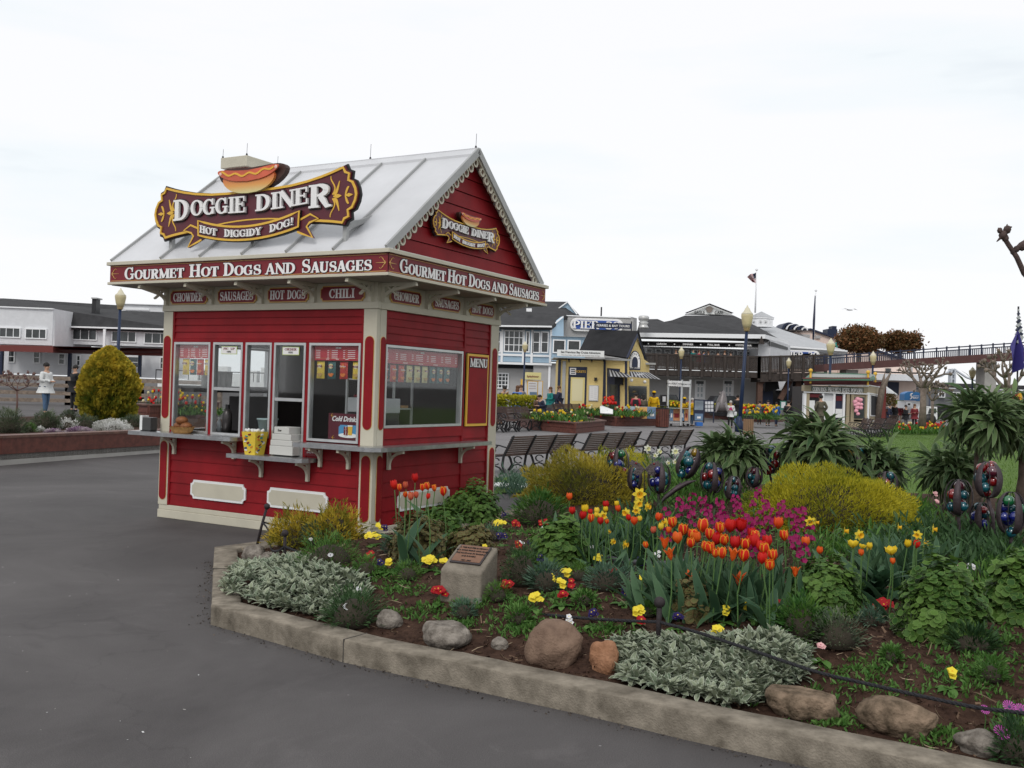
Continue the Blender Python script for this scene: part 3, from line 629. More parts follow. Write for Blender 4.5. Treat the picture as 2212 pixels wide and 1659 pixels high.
for a, b_ in ((-2.43, -2.385), (-1.905, -1.864), (-1.455, -1.422), (-.946, -.9)): bx('mullion', M_RED, ID, a, b_, -.03, .03, 1.062 if a != -1.455 and a != -.946 else .88, 2.171)
# counters
def counter(P, z, M=ID):
 q = KB(M); q.prism(P, z-.045, z, 'z'); q.prism([(x, y+.001) for x, y in P], z-.002, z+.0015, 'z'); return q.build('counter', M_STEEL, K)
counter([(-3.46, -.045), (-3.50, -.30), (-1.90, -.30), (-1.84, -.26), (-1.80, -.18), (-1.80, -.045)], 1.062)
counter([(-1.85, -.045), (-1.85, -.30), (-.82, -.30), (-.76, -.26), (-.73, -.18), (-.73, -.045)], .878)
counter([(-.885, -.045), (-.885, -.27), (.10, -.27), (.17, -.25), (.25, -.18), (.27, -.10), (.27, 2.13), (.045, 2.13), (.045, -.045)], 1.053)
def sbr(M, z, d=.24, h=.22):
 q = KB(M @ Matrix.Rotation(R(90), 4, 'Z')); w = .018
 q.strokes([(-.045, z-h), (-.045, z)], .036, -w, w); q.strokes([(-.03, z-.016), (-d, z-.016)], .03, -w+.001, w-.001)
 q.strokes([(-d+(d-.05)*math.sin(R(a)), z-.02-(h-.06)*(1-math.cos(R(a)))-.006*math.sin(R(4*a))) for a in range(0, 91, 6)], .024, -w+.002, w-.002); q.build('counter_bracket', M_CREAM, K)
for x in (-2.97, -1.98): sbr(Matrix.Translation((x, 0, 0)), 1.016)
for x in (-1.545, -.853): sbr(Matrix.Translation((x, 0, 0)), .832)
for x in (-.68, -.285): sbr(Matrix.Translation((x, 0, 0)), 1.007)
for y in (.25, 1.75): sbr(RW @ Matrix.Translation((y, 0, 0)), 1.007)
# blank white-edged plaques, menu panel, notice
def blank(M, x0, x1, z0, z1):
 q = KB(M); q.prism(notch(x0, x1, z0, z1, .045), -.035, -.018); p = q.build('blank_plaque', M_WHITEP, K); q = KB(M); q.prism(notch(x0+.028, x1-.028, z0+.028, z1-.028, .035), -.038, -.035); q.build('plaque_face', M_CREAM, p)
blank(ID, -2.682, -1.787, .277, .503); blank(ID, -1.453, -.566, .277, .503); blank(RB, .466, 1.543, .30, .515)
p = bx('menu_panel', M_YEL, RB, 1.86, 2.38, -.042, -.022, 1.238, 2.149); bx('panel_face', M_RED, RB, 1.888, 2.352, -.046, -.042, 1.27, 2.12, parent=p)
for kw in (dict(grow=.02, mats=M_LETB, y=-.0465), dict(grow=0, mats=M_LET, y=-.051)): letters('MENU', 1.905, 2.335, 1.985, .105, None, depth=.003, M=RB, parent=p, **kw)
p = bx('notice', M_RED2, ID, -.915, -.735, -.04, -.022, .90, 1.045)
for i, t in enumerate(('PLEASE', 'ORDER HERE', '(415) 981')):
 sans(t, .026, 'lettering', M_LET, p, TR(-.825, -.042, 1.0-.035*i))
# menu boards behind the glass
def menu(M, x0, x1, z0, z1, cols):
 p = bx('menu_board', mat('menu_red', (.42, .02, .035), .5), M, x0, x1, .028, .036, z0, z1); q = KB(M); w = x1-x0
 letters('MENU', x0+w/2-.04, x0+w/2+.04, z1-.032, .02, None, joined=q, depth=.001, y=.0275)
 for c in range(cols):
  cx = x0+w*(c+.08)/cols
  for r in range(5 if cols < 4 else 4):
   z = z1-.055-.021*r; l = w/cols*(.28+.22*((c*7+r*5) % 5)/5); q.box(cx, cx+l, .0268, .028, z, z+.006); q.box(cx+w/cols*.72, cx+w/cols*.84, .0268, .028, z, z+.006)
 for k in range(3): q.box(x0+w*(.25+.2*k), x0+w*(.31+.2*k), .0268, .028, z0+.012, z0+.018)
 q.build('lettering', M_LET, p); q = KB(M)
 for c in range(1, cols): q.box(x0+w*c/cols-.001, x0+w*c/cols+.001, .027, .028, z0+.03, z1-.04)
 q.box(x0+.01, x1-.01, .0268, .028, z0+.024, z0+.026); q.build('rule', M_GOLDLINE, p)
menu(ID, -3.01, -2.458, 1.975, 2.14, 3); menu(ID, -.868, -.19, 1.977, 2.142, 3); menu(RB, .17, 1.735, 1.965, 2.13, 5)
for x, t in ((-2.145, 'PICK UP'), (-1.19, 'ORDER')):
 p = bx('window_sign', mat('lime', (.5, .6, .15), .5), ID, x-.125, x+.125, -.008, -.005, 2.03, 2.125); bx('sign_face', M_LET, ID, x-.118, x+.118, -.010, -.008, 2.037, 2.118, parent=p)
 q = KB(); a, *b_ = t.split(); n = len(t); letters(t.replace(' ', '·') if 0 else t, x-.09, x+.09, 2.082, .026, None, joined=q, depth=.001, y=-.0105); q.build('lettering', M_RED2, p)
 sans('HERE', .03, 'lettering', M_BLACK, p, TR(x, -.011, 2.05))
S.view_layers[0].update()
# ---------------------------------------------------------------- ground, walkway, lawn, soil, kerb
def asphalt(name, c0, c1, sc):
 m = bpy.data.materials.new(name); m.use_nodes = True; nt = m.node_tree; b = nt.nodes['Principled BSDF']; L = nt.links.new
 t = nt.nodes.new('ShaderNodeTexCoord'); n = nt.nodes.new('ShaderNodeTexNoise'); n.inputs['Scale'].default_value = sc; n.inputs['Detail'].default_value = 8; n.inputs['Roughness'].default_value = .65; n.inputs['Distortion'].default_value = .6; L(t.outputs['Object'], n.inputs[0])
 r = nt.nodes.new('ShaderNodeValToRGB'); r.color_ramp.elements[0].position = .3; r.color_ramp.elements[1].position = .72; r.color_ramp.elements[0].color = (*c0, 1); r.color_ramp.elements[1].color = (*c1, 1); L(n.outputs['Fac'], r.inputs[0])
 g = nt.nodes.new('ShaderNodeTexNoise'); g.inputs['Scale'].default_value = 170; g.inputs['Detail'].default_value = 3; L(t.outputs['Object'], g.inputs[0])
 mr = nt.nodes.new('ShaderNodeMapRange'); mr.inputs['From Min'].default_value = .3; mr.inputs['From Max'].default_value = .7; mr.inputs['To Min'].default_value = .72; mr.inputs['To Max'].default_value = 1.3; L(g.outputs['Fac'], mr.inputs[0])
 v = nt.nodes.new('ShaderNodeTexVoronoi'); v.inputs['Scale'].default_value = 2.3; L(t.outputs['Object'], v.inputs[0]); lt = nt.nodes.new('ShaderNodeMath'); lt.operation = 'LESS_THAN'; lt.inputs[1].default_value = .022; L(v.outputs['Distance'], lt.inputs[0])
 mul = nt.nodes.new('ShaderNodeMix'); mul.data_type = 'RGBA'; mul.blend_type = 'MULTIPLY'; mul.inputs['Factor'].default_value = 1; L(r.outputs[0], mul.inputs['A']); L(mr.outputs[0], mul.inputs['B'])
 sp = nt.nodes.new('ShaderNodeMix'); sp.data_type = 'RGBA'; L(lt.outputs[0], sp.inputs['Factor']); L(mul.outputs['Result'], sp.inputs['A']); sp.inputs['B'].default_value = (.2, .19, .19, 1)
 vo = nt.nodes.new('ShaderNodeTexVoronoi'); vo.feature = 'DISTANCE_TO_EDGE'; vo.inputs['Scale'].default_value = .21; w = nt.nodes.new('ShaderNodeTexNoise'); w.inputs['Scale'].default_value = 1.3; w.inputs['Detail'].default_value = 6; L(t.outputs['Object'], w.inputs[0])
 am = nt.nodes.new('ShaderNodeVectorMath'); am.operation = 'MULTIPLY_ADD'; am.inputs[1].default_value = (1.6, 1.6, 0); L(w.outputs['Color'], am.inputs[0]); L(t.outputs['Object'], am.inputs[2]); L(am.outputs[0], vo.inputs[0])
 cr_ = nt.nodes.new('ShaderNodeMapRange'); cr_.inputs['From Max'].default_value = .0035; cr_.inputs['To Min'].default_value = .86; L(vo.outputs['Distance'], cr_.inputs[0])
 st = nt.nodes.new('ShaderNodeTexNoise'); st.inputs['Scale'].default_value = .9; st.inputs['Detail'].default_value = 9; st.inputs['Roughness'].default_value = .75; st.inputs['Distortion'].default_value = 1.2; L(t.outputs['Object'], st.inputs[0]); sr = nt.nodes.new('ShaderNodeMapRange'); sr.inputs['From Min'].default_value = .56; sr.inputs['From Max'].default_value = .66; sr.inputs['To Min'].default_value = 1; sr.inputs['To Max'].default_value = 1.22; L(st.outputs['Fac'], sr.inputs[0])
 m1 = nt.nodes.new('ShaderNodeMath'); m1.operation = 'MULTIPLY'; L(cr_.outputs[0], m1.inputs[0]); L(sr.outputs[0], m1.inputs[1]); m2 = nt.nodes.new('ShaderNodeMix'); m2.data_type = 'RGBA'; m2.blend_type = 'MULTIPLY'; m2.inputs['Factor'].default_value = 1; L(sp.outputs['Result'], m2.inputs['A']); L(m1.outputs[0], m2.inputs['B']); sp = m2
 L(sp.outputs['Result'], b.inputs['Base Color']); b.inputs['Roughness'].default_value = .82; b.inputs['Specular IOR Level'].default_value = .3
 bp = nt.nodes.new('ShaderNodeBump'); bp.inputs['Strength'].default_value = .25; bp.inputs['Distance'].default_value = .006; L(g.outputs['Fac'], bp.inputs['Height']); L(bp.outputs[0], b.inputs['Normal']); MATS[name] = m; return m
xs = sorted(set([-900, -500, -250, -120, -70, -45, -30] + list(np.arange(-24, 30, 1.0)) + [35, 45, 60, 90, 150, 300, 600, 900])); ys = [-40, -15, -5, 0]+list(np.arange(1, 60, 1.0))+[65, 75, 90, 120, 200, 400, 900, 1500]
def sheet(name, m, xs, ys, zf, keep=None, **kw):
 q = MB(); ix = {}
 for j, y in enumerate(ys):
  for i, x in enumerate(xs): ix[i, j] = len(q.v); q.v.append((x, y, zf(x, y)))
 for j in range(len(ys)-1):
  for i in range(len(xs)-1):
   if keep is None or keep((xs[i]+xs[i+1])/2, (ys[j]+ys[j+1])/2): q.f.append((ix[i, j], ix[i+1, j], ix[i+1, j+1], ix[i, j+1])); q.mi.append(0)
 return q.build(name, m, None, True, kind='structure', **kw)
M_ASPH = asphalt('asphalt', (.050, .046, .046), (.102, .095, .094), .42)
M_WALK = asphalt('walkway_asphalt', (.135, .128, .130), (.175, .168, .168), .3)
sheet('ground', M_ASPH, [float(x) for x in xs], [float(y) for y in ys], gz)
WALK = [(-.75, 18.6), (.4, 19.2), (5.3, 26.3), (9.3, 36), (21.4, 57), (30, 62), (60, 66), (60, 100), (-14, 100), (-14, 46), (-5, 30), (-1.2, 22)]
def polysheet(name, m, P, dz, step, **kw):
 x0, x1 = min(p[0] for p in P), max(p[0] for p in P); y0, y1 = min(p[1] for p in P), max(p[1] for p in P)
 bm = bmesh.new(); f = bm.faces.new([bm.verts.new((x, y, 0)) for x, y in P])
 for ax in (0, 1):
  a, b_ = (x0, x1) if ax == 0 else (y0, y1); c = math.ceil(a/step)*step
  while c < b_:
   co = [0, 0, 0]; co[ax] = c; no = [0, 0, 0]; no[ax] = 1
   bmesh.ops.bisect_plane(bm, geom=list(bm.verts)+list(bm.edges)+list(bm.faces), plane_co=co, plane_no=no); c += step
 for v in bm.verts: v.co.z = gz(v.co.x, v.co.y)+dz
 for f in bm.faces:
  f.normal_update()
  if f.normal.z < 0: f.normal_flip()
 q = MB(); q.bm(bm); bm.free(); return q.build(name, m, None, True, **kw)
polysheet('walkway', M_WALK, WALK, .004, 4.0, kind='structure')
LAWN = [(-.65, 16.0), (-.75, 18.6), (.45, 19.15), (5.35, 26.25), (9.35, 35.9), (21.45, 56.9), (30, 61.5), (60, 61.5), (60, 8), (9.0, 8), (9.1, 12.2), (8.3, 15.2), (4.4, 16.7), (.5, 16.3)]
M_GRASS = mat('lawn_grass', (.055, .11, .014), .8, 0, 2.2, .25, .4, 150, .15, col2=(.09, .155, .024))
polysheet('lawn', M_GRASS, LAWN, .022, 3.0, kind='structure')
P = []
while len(P) < 19000:
 y = 15.5+(RNG.random()**1.4)*38; x = RNG.uniform(-.7, 1+y*.62)
 if inpoly(x, y, LAWN): P.append((x, y, gz(x, y)+.018))
P = np.array(P); n = len(P); D = rnd_dirs(n)*.5+np.array([0, 0, 1.])
lf = leafmat('grass_blade', (.065, .13, .018), (.12, .20, .035), trans=.3)
go = scatter('grass', lf, ([(-.12, 0, 0), (.12, 0, 0), (.0, 1, .1), (0, 1, .1)], [(0, 1, 2, 3)], None), P, frames(D, RNG.random(n)*3), .05+.04*RNG.random(n), RNG.random(n)); tag(go, 'short grass blades on the lawn behind the flower bed', 'grass'); go['kind'] = 'stuff'
# soil
M_SOIL = mat('garden_soil', (.026, .014, .010), .95, 0, 14, .3, .9, 45, .1, col2=(.070, .040, .028))
sx = np.arange(-3, 9.4, .085); sy = np.arange(2.4, 16.9, .085)
sheet('bed_soil', M_SOIL, [float(v) for v in sx], [float(v) for v in sy], lambda x, y: soil(x, y) if inpoly(x, y, BED) else gz(x, y)-.03, lambda x, y: inpoly(x, y, BED) and segd(x, y, KERB, False) > .09)
P = [];
while len(P) < 15000:
 y = 3.4+(RNG.random()**1.6)*8; x = RNG.uniform(-2.6, 4.8)
 if inpoly(x, y, BED) and abs(x) < y*.56+.3 and segd(x, y, KERB, False) > .24: P.append((x, y, soil(x, y)+.004))
P = np.array(P); n = len(P); D = rnd_dirs(n)*np.array([1, 1, .35])
M_CHIP = leafmat('bark_chip', (.030, .014, .010), (.20, .13, .085), trans=0, rough=.9)
CH = ([(-.5, 0, -.1), (.5, 0, -.1), (.4, 1, .1), (-.4, 1, .1), (-.3, .5, .35), (.3, .5, .35)], [(0, 1, 5, 4), (4, 5, 2, 3)], None)
o = scatter('bark_mulch', M_CHIP, CH, P, frames(D, RNG.random(n)*6), np.stack([.006+.012*RNG.random(n), .015+.04*RNG.random(n)**2, .006+.006*RNG.random(n)], 1), RNG.random(n)**3.2); tag(o, 'dark brown bark mulch chips over the flower bed soil', 'mulch'); o['kind'] = 'stuff'
P2 = P[:1500]; n = 1500
o = scatter('dry_twigs', leafmat('dry_straw', (.16, .11, .065), (.36, .28, .19), trans=0), leaf(.05, 3, .0, .9, .5), P2+np.array([0, 0, .006]), frames(rnd_dirs(n)*np.array([1, 1, .25]), RNG.random(n)*6), .04+.09*RNG.random(n), RNG.random(n)); tag(o, 'pale dry twigs and straw lying on the bed mulch', 'twigs'); o['kind'] = 'stuff'
# kerb
M_KERB = mat('kerb_concrete', (.105, .09, .07), .95, 0, 7, .3, .4, 95, .15, col2=(.285, .25, .20))
M_KERB.node_tree.nodes['Noise Texture'].inputs['Detail'].default_value = 10
def offset(P, d):
 o = []
 for i in range(len(P)):
  n = Vector((0, 0))
  for a, b_ in ((i-1, i), (i, i+1)):
   if 0 <= a and b_ < len(P): e_ = (Vector(P[b_])-Vector(P[a])).normalized(); n += Vector((e_.y, -e_.x))*-1
  n.normalize();
  k = 1
  if 0 < i < len(P)-1: e_ = (Vector(P[i+1])-Vector(P[i])).normalized(); k = 1/max(.5, abs(n.dot(Vector((-e_.y, e_.x)))))
  o.append((P[i][0]+n.x*d*k, P[i][1]+n.y*d*k))
 return o
KP = []
for i in range(len(KERB)-1):
 a, b_ = KERB[i], KERB[i+1]; m = max(1, int(math.dist(a, b_)/.12))
 KP += [(a[0]+(b_[0]-a[0])*t/m, a[1]+(b_[1]-a[1])*t/m) for t in range(m)]
KP.append(KERB[-1])
inn = offset(KERB, .21)
def lerp_poly(Q, P):   # same parametrisation as KP
 o = []
 for i in range(len(KERB)-1):
  m = max(1, int(math.dist(KERB[i], KERB[i+1])/.12)); o += [(Q[i][0]+(Q[i+1][0]-Q[i][0])*t/m, Q[i][1]+(Q[i+1][1]-Q[i][1])*t/m) for t in range(m)]
 return o+[Q[-1]]
KI = lerp_poly(inn, KP); KO = KP
q = MB(); prof = [(0, -.02), (0, .118), (.008, .132), (.022, .139), (.5, .141), (.93, .139), (.985, .13), (1, .10), (1, -.02)]
for i, (a, b_) in enumerate(zip(KO, KI)):
 for k, (t, z) in enumerate(prof):
  w = (mnoise.noise((a[0]*9, a[1]*9, k*.7))*.007 if 0 < k < 8 else 0)+(mnoise.noise((a[0]*2.2, a[1]*2.2, 5))*.006)
  q.v.append((a[0]+(b_[0]-a[0])*t+w*.6, a[1]+(b_[1]-a[1])*t+w*.6, gz(*a)+z+w*.5))
m = len(prof)
for i in range(len(KO)-1):
 for k in range(m-1): q.f.append((i*m+k, i*m+k+1, (i+1)*m+k+1, (i+1)*m+k)); q.mi.append(0)
kb_ = q.build('kerb', M_KERB, None, True, kind='structure')
for i in (34, 54, 74, 96): a, b_ = Vector(KO[i]), Vector(KI[i]); n_ = (a-b_).normalized(); q = MB(); q.bar((a.x+n_.x*.0015, a.y+n_.y*.0015, gz(*a)+.072), (b_.x, b_.y, gz(*a)+.072), .007, .142); q.build('kerb_joint', mat('joint_dark', (.05, .045, .04), .95), kb_)
P = []
for i in range(1100):
 k = RNG.integers(50, len(KO)-2); a = Vector(KO[k]).lerp(Vector(KO[k+1]), RNG.random()); n_ = Vector(KI[k])-Vector(KO[k]); n_.normalize(); d = abs(RNG.normal())*.05+.006; P.append((a.x-n_.x*d+RNG.normal()*.02, a.y-n_.y*d, gz(*a)+.004))
P = np.array(P); n = len(P); o = scatter('kerb_dirt', leafmat('kerb_dirt', (.035, .03, .027), (.11, .09, .075), trans=0), CH, P, frames(rnd_dirs(n)*np.array([1, 1, .2]), RNG.random(n)*6), .004+.014*RNG.random(n)**3, RNG.random(n)); tag(o, 'fine dirt and leaf bits gathered along the foot of the kerb', 'dirt'); o['kind'] = 'stuff'
# litter specks on the asphalt
P = [];
for i in range(34):
 p = GF(RNG.uniform(0, 460), RNG.uniform(1030, 1640)); P.append(tuple(p+Vector((0, 0, .003))))
P = np.array(P); n = len(P)
o = scatter('litter_specks', leafmat('litter', (.22, .2, .18), (.7, .7, .7), trans=0), TINY, P, frames(rnd_dirs(n)*np.array([1, 1, .05]), np.zeros(n)), .008+.015*RNG.random(n)**2, RNG.random(n)); tag(o, 'small pale litter specks scattered over the dark asphalt', 'litter'); o['kind'] = 'stuff'
# ---------------------------------------------------------------- things in and on the kiosk (kiosk axes)
KM = Matrix.Translation(KC) @ Matrix.Rotation(-YAW, 4, 'Z')
def kt(name, label, cat, x, y, z, group=None, rz=0): return T(name, label, cat, group, KM @ Vector((x, y, z)), -YAW+rz)
def simple(name, m, mb, par, smooth=False): return mb.build(name, m, par, smooth)
BAGC = {'y': (mat('bag_yellow', (.62, .45, .05), .3, 0, 6, .25), 'Lays'), 'g': (mat('bag_teal', (.03, .10, .10), .3, 0, 6, .4), 'Lays'), 'r': (mat('bag_red', (.42, .03, .02), .3, 0, 6, .3), 'Doritos'), 'p': (mat('bag_pale', (.50, .46, .22), .3, 0, 6, .25), 'Lays')}
def bag(c, M, x, y, z, label):
 """pillow bag hanging by its top edge at (x, y, z) in frame M"""
 MW = KM @ M @ Matrix.Translation((x, y, z)); t = T('chip_bag', label, 'snack bag', 'snack bags hanging in the kiosk windows'); t.matrix_world = MW
 m, txt = BAGC[c]; w, h = .115, .195; V = []; Fs = []; n = 8; k = 6
 for s in (1, -1):
  for j in range(n+1):
   for i in range(k+1):
    u, v = i/k, j/n; puff = (math.sin(PI*u)**.6)*(math.sin(PI*v)**.5)*.022*s; wr = .004*math.sin(i*2.3+j*3.1)*math.sin(PI*v)
    V.append(((u-.5)*w*(1-.06*math.sin(PI*v)), -puff+wr*s, -v*h))
 for s in range(2):
  o = s*(n+1)*(k+1)
  for j in range(n):
   for i in range(k):
    a = o+j*(k+1)+i; f = (a, a+1, a+k+2, a+k+1); Fs.append(f[::-1] if not s else f)
 q = MB(); q.add(V, Fs); q.build('pouch', m, t, True)
 q = MB(); q.prism([(.032*math.cos(a), -.055+.027*math.sin(a)) for a in np.linspace(0, 2*PI, 15)[:-1]], -.0245, -.018)
 if txt == 'Lays': q.build('emblem', mat('emblem_cream', (.72, .60, .30), .4), t); q = MB(); q.box(-.036, .036, -.0262, -.0246, -.066, -.046); q.build('banner', M_RED2, t); sans('Lay\'s', .024, 'lettering', M_LET, t, TR(0, -.0265, -.063), shear=.2)
 else: q = MB(); q.prism([(0, -.02), (.035, -.075), (-.035, -.075)], -.0245, -.018); q.build('emblem', mat('bag_orange', (.6, .16, .02), .4), t); sans('Doritos', .026, 'lettering', M_LET, t, TR(0, -.0255, -.062))
 q = MB(); q.prism([(.035*math.cos(a)*(1+.25*math.sin(3*a)), -.15+.022*math.sin(a)) for a in np.linspace(0, 2*PI, 13)[:-1]], -.020, -.010); q.build('food_picture', mat('bag_orange', (.6, .16, .02), .4) if c in 'rg' else mat('chip_tan', (.45, .28, .08), .4), t)
for i, (c, x) in enumerate((('y', -2.925), ('g', -2.80), ('r', -2.68), ('y', -2.55))): bag(c, ID, x, .06, 1.968, f"{ordn(i)} bag from the left below the menu in the left kiosk window")
for i, (c, x) in enumerate((('y', -.80), ('g', -.64), ('r', -.47), ('y', -.29))): bag(c, ID, x, .06, 1.968, f"{ordn(i)} bag from the left below the menu above the cold drinks sign")
for i in range(9): bag('rrrpppggg'[i], RB, .26+.16*i, .06, 1.955, f"{ordn(i)} bag from the corner post in the wide side window")
# napkins, bread basket, bottles
t = kt('napkin_dispenser', 'napkin dispenser with white front at the left end of the steel counter', 'napkin dispenser', -3.27, -.17, 1.064)
q = MB(); q.bbox(-.075, .075, -.055, .055, .012, .17, .008); q.build('case', mat('dark_plastic', (.05, .05, .05), .4), t); q = MB(); q.box(-.12, -.0755, -.05, .05, .012, .19); q.build('napkins', M_WHITEP, t); q = MB(); q.box(-.10, .07, -.05, .05, 0, .012); q.build('foot', M_IRON, t)
t = kt('bread_basket', 'shallow tan basket heaped with brown rolls on the steel counter', 'basket', -2.72, -.16, 1.064)
q = MB(); q.lathe([(.10, 0), (.125, .03), (.145, .075), (.152, .08), (.138, .07), (.115, .035), (.09, .02)], 20); q.build('bowl', mat('wicker', (.50, .28, .10), .7, 0, 30, .3, .3, 90), t, True)
mb_ = mat('bread_crust', (.20, .075, .025), .6, 0, 12, .4, .2, 30)
for i, (x, y, z, r) in enumerate([(-.06, .01, .09, .065), (.065, .0, .088, .068), (.0, .05, .10, .062), (.0, -.01, .155, .07)]):
 b_ = MB(); b_.ball((0, 0, 0), r, 12, (1.1, 1, .72)); o = b_.build('bread_roll', mb_, None, True, KM @ Vector((-2.72+x, -.16+y, 1.064+z))); tag(o, ['left brown roll lying low in the tan basket', 'right brown roll lying low in the tan basket', 'back brown roll half hidden in the tan basket', 'topmost brown roll of the heap in the tan basket'][i], 'bread', 'rolls in the basket')
M_CLR = mat('clear_plastic', (.45, .5, .52), .15, 0, spec=.6); M_DKB = mat('dark_steel', (.06, .055, .055), .35, .5)
def bottle(x, y, z, h, r, m, label, cat='bottle'):
 t = kt('bottle', label, cat, x, y, z); q = MB(); q.lathe([(r, 0), (r, h*.65), (r*.8, h*.75), (r*.4, h*.86)], 12); q.build('bottle_body', m, t, True); q = MB(); q.lathe([(r*.42, h*.86), (r*.42, h), (.002, h)], 10); q.build('cap', M_WHITEP if m is M_CLR else M_IRON, t)
bottle(-2.50, .10, 1.067, .21, .032, M_CLR, 'tall clear water bottle behind the left kiosk window'); bottle(-2.60, .13, 1.067, .16, .028, mat('ketchup', (.4, .02, .015), .4), 'red squeeze bottle beside the basket inside the window')
bottle(-2.27, .12, 1.067, .36, .06, M_DKB, 'tall dark urn behind the pick up window', 'urn'); bottle(-2.42, .14, 1.067, .2, .03, M_CLR, 'clear bottle next to the dark urn in the kiosk')
t = kt('ice_bucket', 'pale blue plastic bucket behind the narrow middle window', 'bucket', -1.64, .14, 1.07); q = MB(); q.lathe([(.085, 0), (.12, .20), (.127, .20), (.127, .215), (.112, .21), (.08, .02)], 20); q.build('bucket_body', mat('pale_blue_plastic', (.42, .55, .56), .4), t, True)
t = kt('popcorn_tub', 'yellow popcorn tub with printed scraps standing on the low counter', 'popcorn tub', -1.54, -.17, .88)
q = MB(); a, c = .075, .105; q.add([(-a, -a, 0), (a, -a, 0), (a, a, 0), (-a, a, 0), (-c, -c, .26), (c, -c, .26), (c, c, .26), (-c, c, .26)], [(3, 2, 1, 0), (0, 1, 5, 4), (1, 2, 6, 5), (2, 3, 7, 6), (3, 0, 4, 7), (4, 5, 6, 7)]); q.build('carton', mat('carton_yellow', (.68, .50, .05), .5), t)
q = MB();
for i in range(26): q.ball((RNG.uniform(-.085, .085), RNG.uniform(-.085, .085), .268+RNG.uniform(0, .015)), .018, 5)
q.build('popcorn', M_WHITEP, t, True)
cols = [M_RED2, M_LET, mat('navy_print', (.03, .06, .16), .5), mat('orange_print', (.6, .18, .03), .5), mat('teal_print', (.05, .25, .25), .5)]
for fi, MM in enumerate((ID, RW)):
 for i in range(11):
  z = .03+.02*i; y = -(a+(c-a)*z/.26)-.001; x = RNG.uniform(-.06, .06); an = RNG.uniform(-.6, .6); q = MB(); q.M = MM @ Matrix.Translation((x, y, z)) @ Matrix.Rotation(an, 4, 'Y') @ Matrix.Rotation(R(6.5), 4, 'X'); q.box(-.018, .018, -.0035-.0004*i, .002, -.006, .007+.004*(i % 3)); q.build('print', cols[(i+fi) % 5], t)
t = kt('cash_register', 'white stepped card printer and register in the order window', 'register', -1.16, -.02, .882)
q = MB()
for i, (w, d, z0, z1) in enumerate([(.185, .30, .012, .115), (.175, .26, .116, .18), (.155, .22, .181, .25), (.125, .18, .251, .33)]): q.bbox(-w+.02, w-.01, -.14, d-.12, z0, z1, .006)
q.build('case', mat('cream_plastic', (.52, .52, .49), .45), t); sans('Star', .035, 'lettering', M_BLACK, t, TR(-.02, -.142, .28)); q = MB(); q.box(-.15, .15, -.1, .1, 0, .012); q.build('foot', M_IRON, t)
t = kt('drinks_sign', 'dark red Cold Drinks poster with cola can and glass inside the kiosk window', 'poster', -.415, .03, 1.10)
q = MB(); q.box(-.225, .225, 0, .012, 0, .29); q.build('panel', M_MAROON, t); q = MB(); q.prism(notch(-.075, .195, .03, .165, .02), -.004, 0); q.build('blue_field', mat('sky_blue_print', (.08, .28, .5), .5), t)
q = MB(); q.prism([(.06+.135*math.cos(x), .05+.026*math.sin(x)) for x in np.linspace(0, 2*PI, 21)[:-1]], -.007, -.004); q.build('plate', M_LET, t)
q = MB(); q.prism([(.0, .055), (.055, .05), (.055, .145), (.0, .145)], -.010, -.0075); q.build('cola_can', M_RED2, t); q = MB(); q.prism([(.062, .055), (.115, .055), (.122, .155), (.056, .155)], -.010, -.0075); q.build('juice_glass', M_YEL, t); q = MB(); q.prism([(.056, .15), (.122, .15), (.122, .165), (.056, .165)], -.011, -.0102); q.build('glass_rim', M_LET, t)
sans('Coca-Cola', .026, 'lettering', M_LET, t, TR(.037, -.0115, .062) @ Matrix.Rotation(R(-90), 4, 'Y') @ Matrix.Translation((.035, 0, 0))); sans('Cold Drinks', .078, 'lettering', M_LET, t, TR(-.0, -.002, .205), shear=.28, bold=.002, sx=.92)
q = MB(); curlz(q, -.19, .265, .03, -.001); curlz(q, -.17, .02, .03, -.001); q.build('scrollwork', M_YEL, t)
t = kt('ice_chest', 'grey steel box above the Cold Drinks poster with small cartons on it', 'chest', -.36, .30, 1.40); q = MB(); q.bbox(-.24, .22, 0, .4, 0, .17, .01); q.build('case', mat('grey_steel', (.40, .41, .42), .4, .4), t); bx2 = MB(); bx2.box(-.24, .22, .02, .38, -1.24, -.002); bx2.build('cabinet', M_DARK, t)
for i, (m, x) in enumerate(((M_RED2, -.52), (cols[4], -.42), (M_LET, -.33), (cols[3], -.23))): b_ = MB(); b_.bbox(-.035, .035, 0, .05, 0, .03, .004); o = b_.build('snack_carton', m, None, False, KM @ Vector((x, .36, 1.572))); o.rotation_euler.z = -YAW; tag(o, f"{['red', 'teal', 'white', 'orange'][i]} small carton on the steel box inside the kiosk", 'carton', 'cartons on the steel box')
t = kt('hot_dog_roller', 'steel framed glass warming cabinet inside the wide side window', 'warmer', -.62, .95, 1.13)
q = MB()
for x in (-.2, .2):
 for y in (-.38, .0, .38): q.box(x-.012, x+.012, y-.012, y+.012, 0, .66)
for z in (0, .3, .64): q.box(-.2, .2, -.38, .38, z, z+.018)
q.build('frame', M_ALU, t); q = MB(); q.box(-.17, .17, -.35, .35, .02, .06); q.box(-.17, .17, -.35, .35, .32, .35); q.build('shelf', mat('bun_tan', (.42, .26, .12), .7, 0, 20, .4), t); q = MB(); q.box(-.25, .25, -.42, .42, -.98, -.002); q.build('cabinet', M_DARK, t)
t = kt('paper_towel_box', 'white paper box standing just inside the side window near the corner post', 'box', -.14, .24, 1.20); q = MB(); q.bbox(-.05, .05, -.08, .08, 0, .24, .004); q.build('carton', M_WHITEP, t)
t = kt('stock_shelf', 'dark shelf with paper cups across the left kiosk side window', 'shelf', -3.0, 1.0, 1.56)
q = MB(); q.box(-.1, .12, -.85, .8, 0, .05); q.build('board', M_DARK, t)
q = MB();
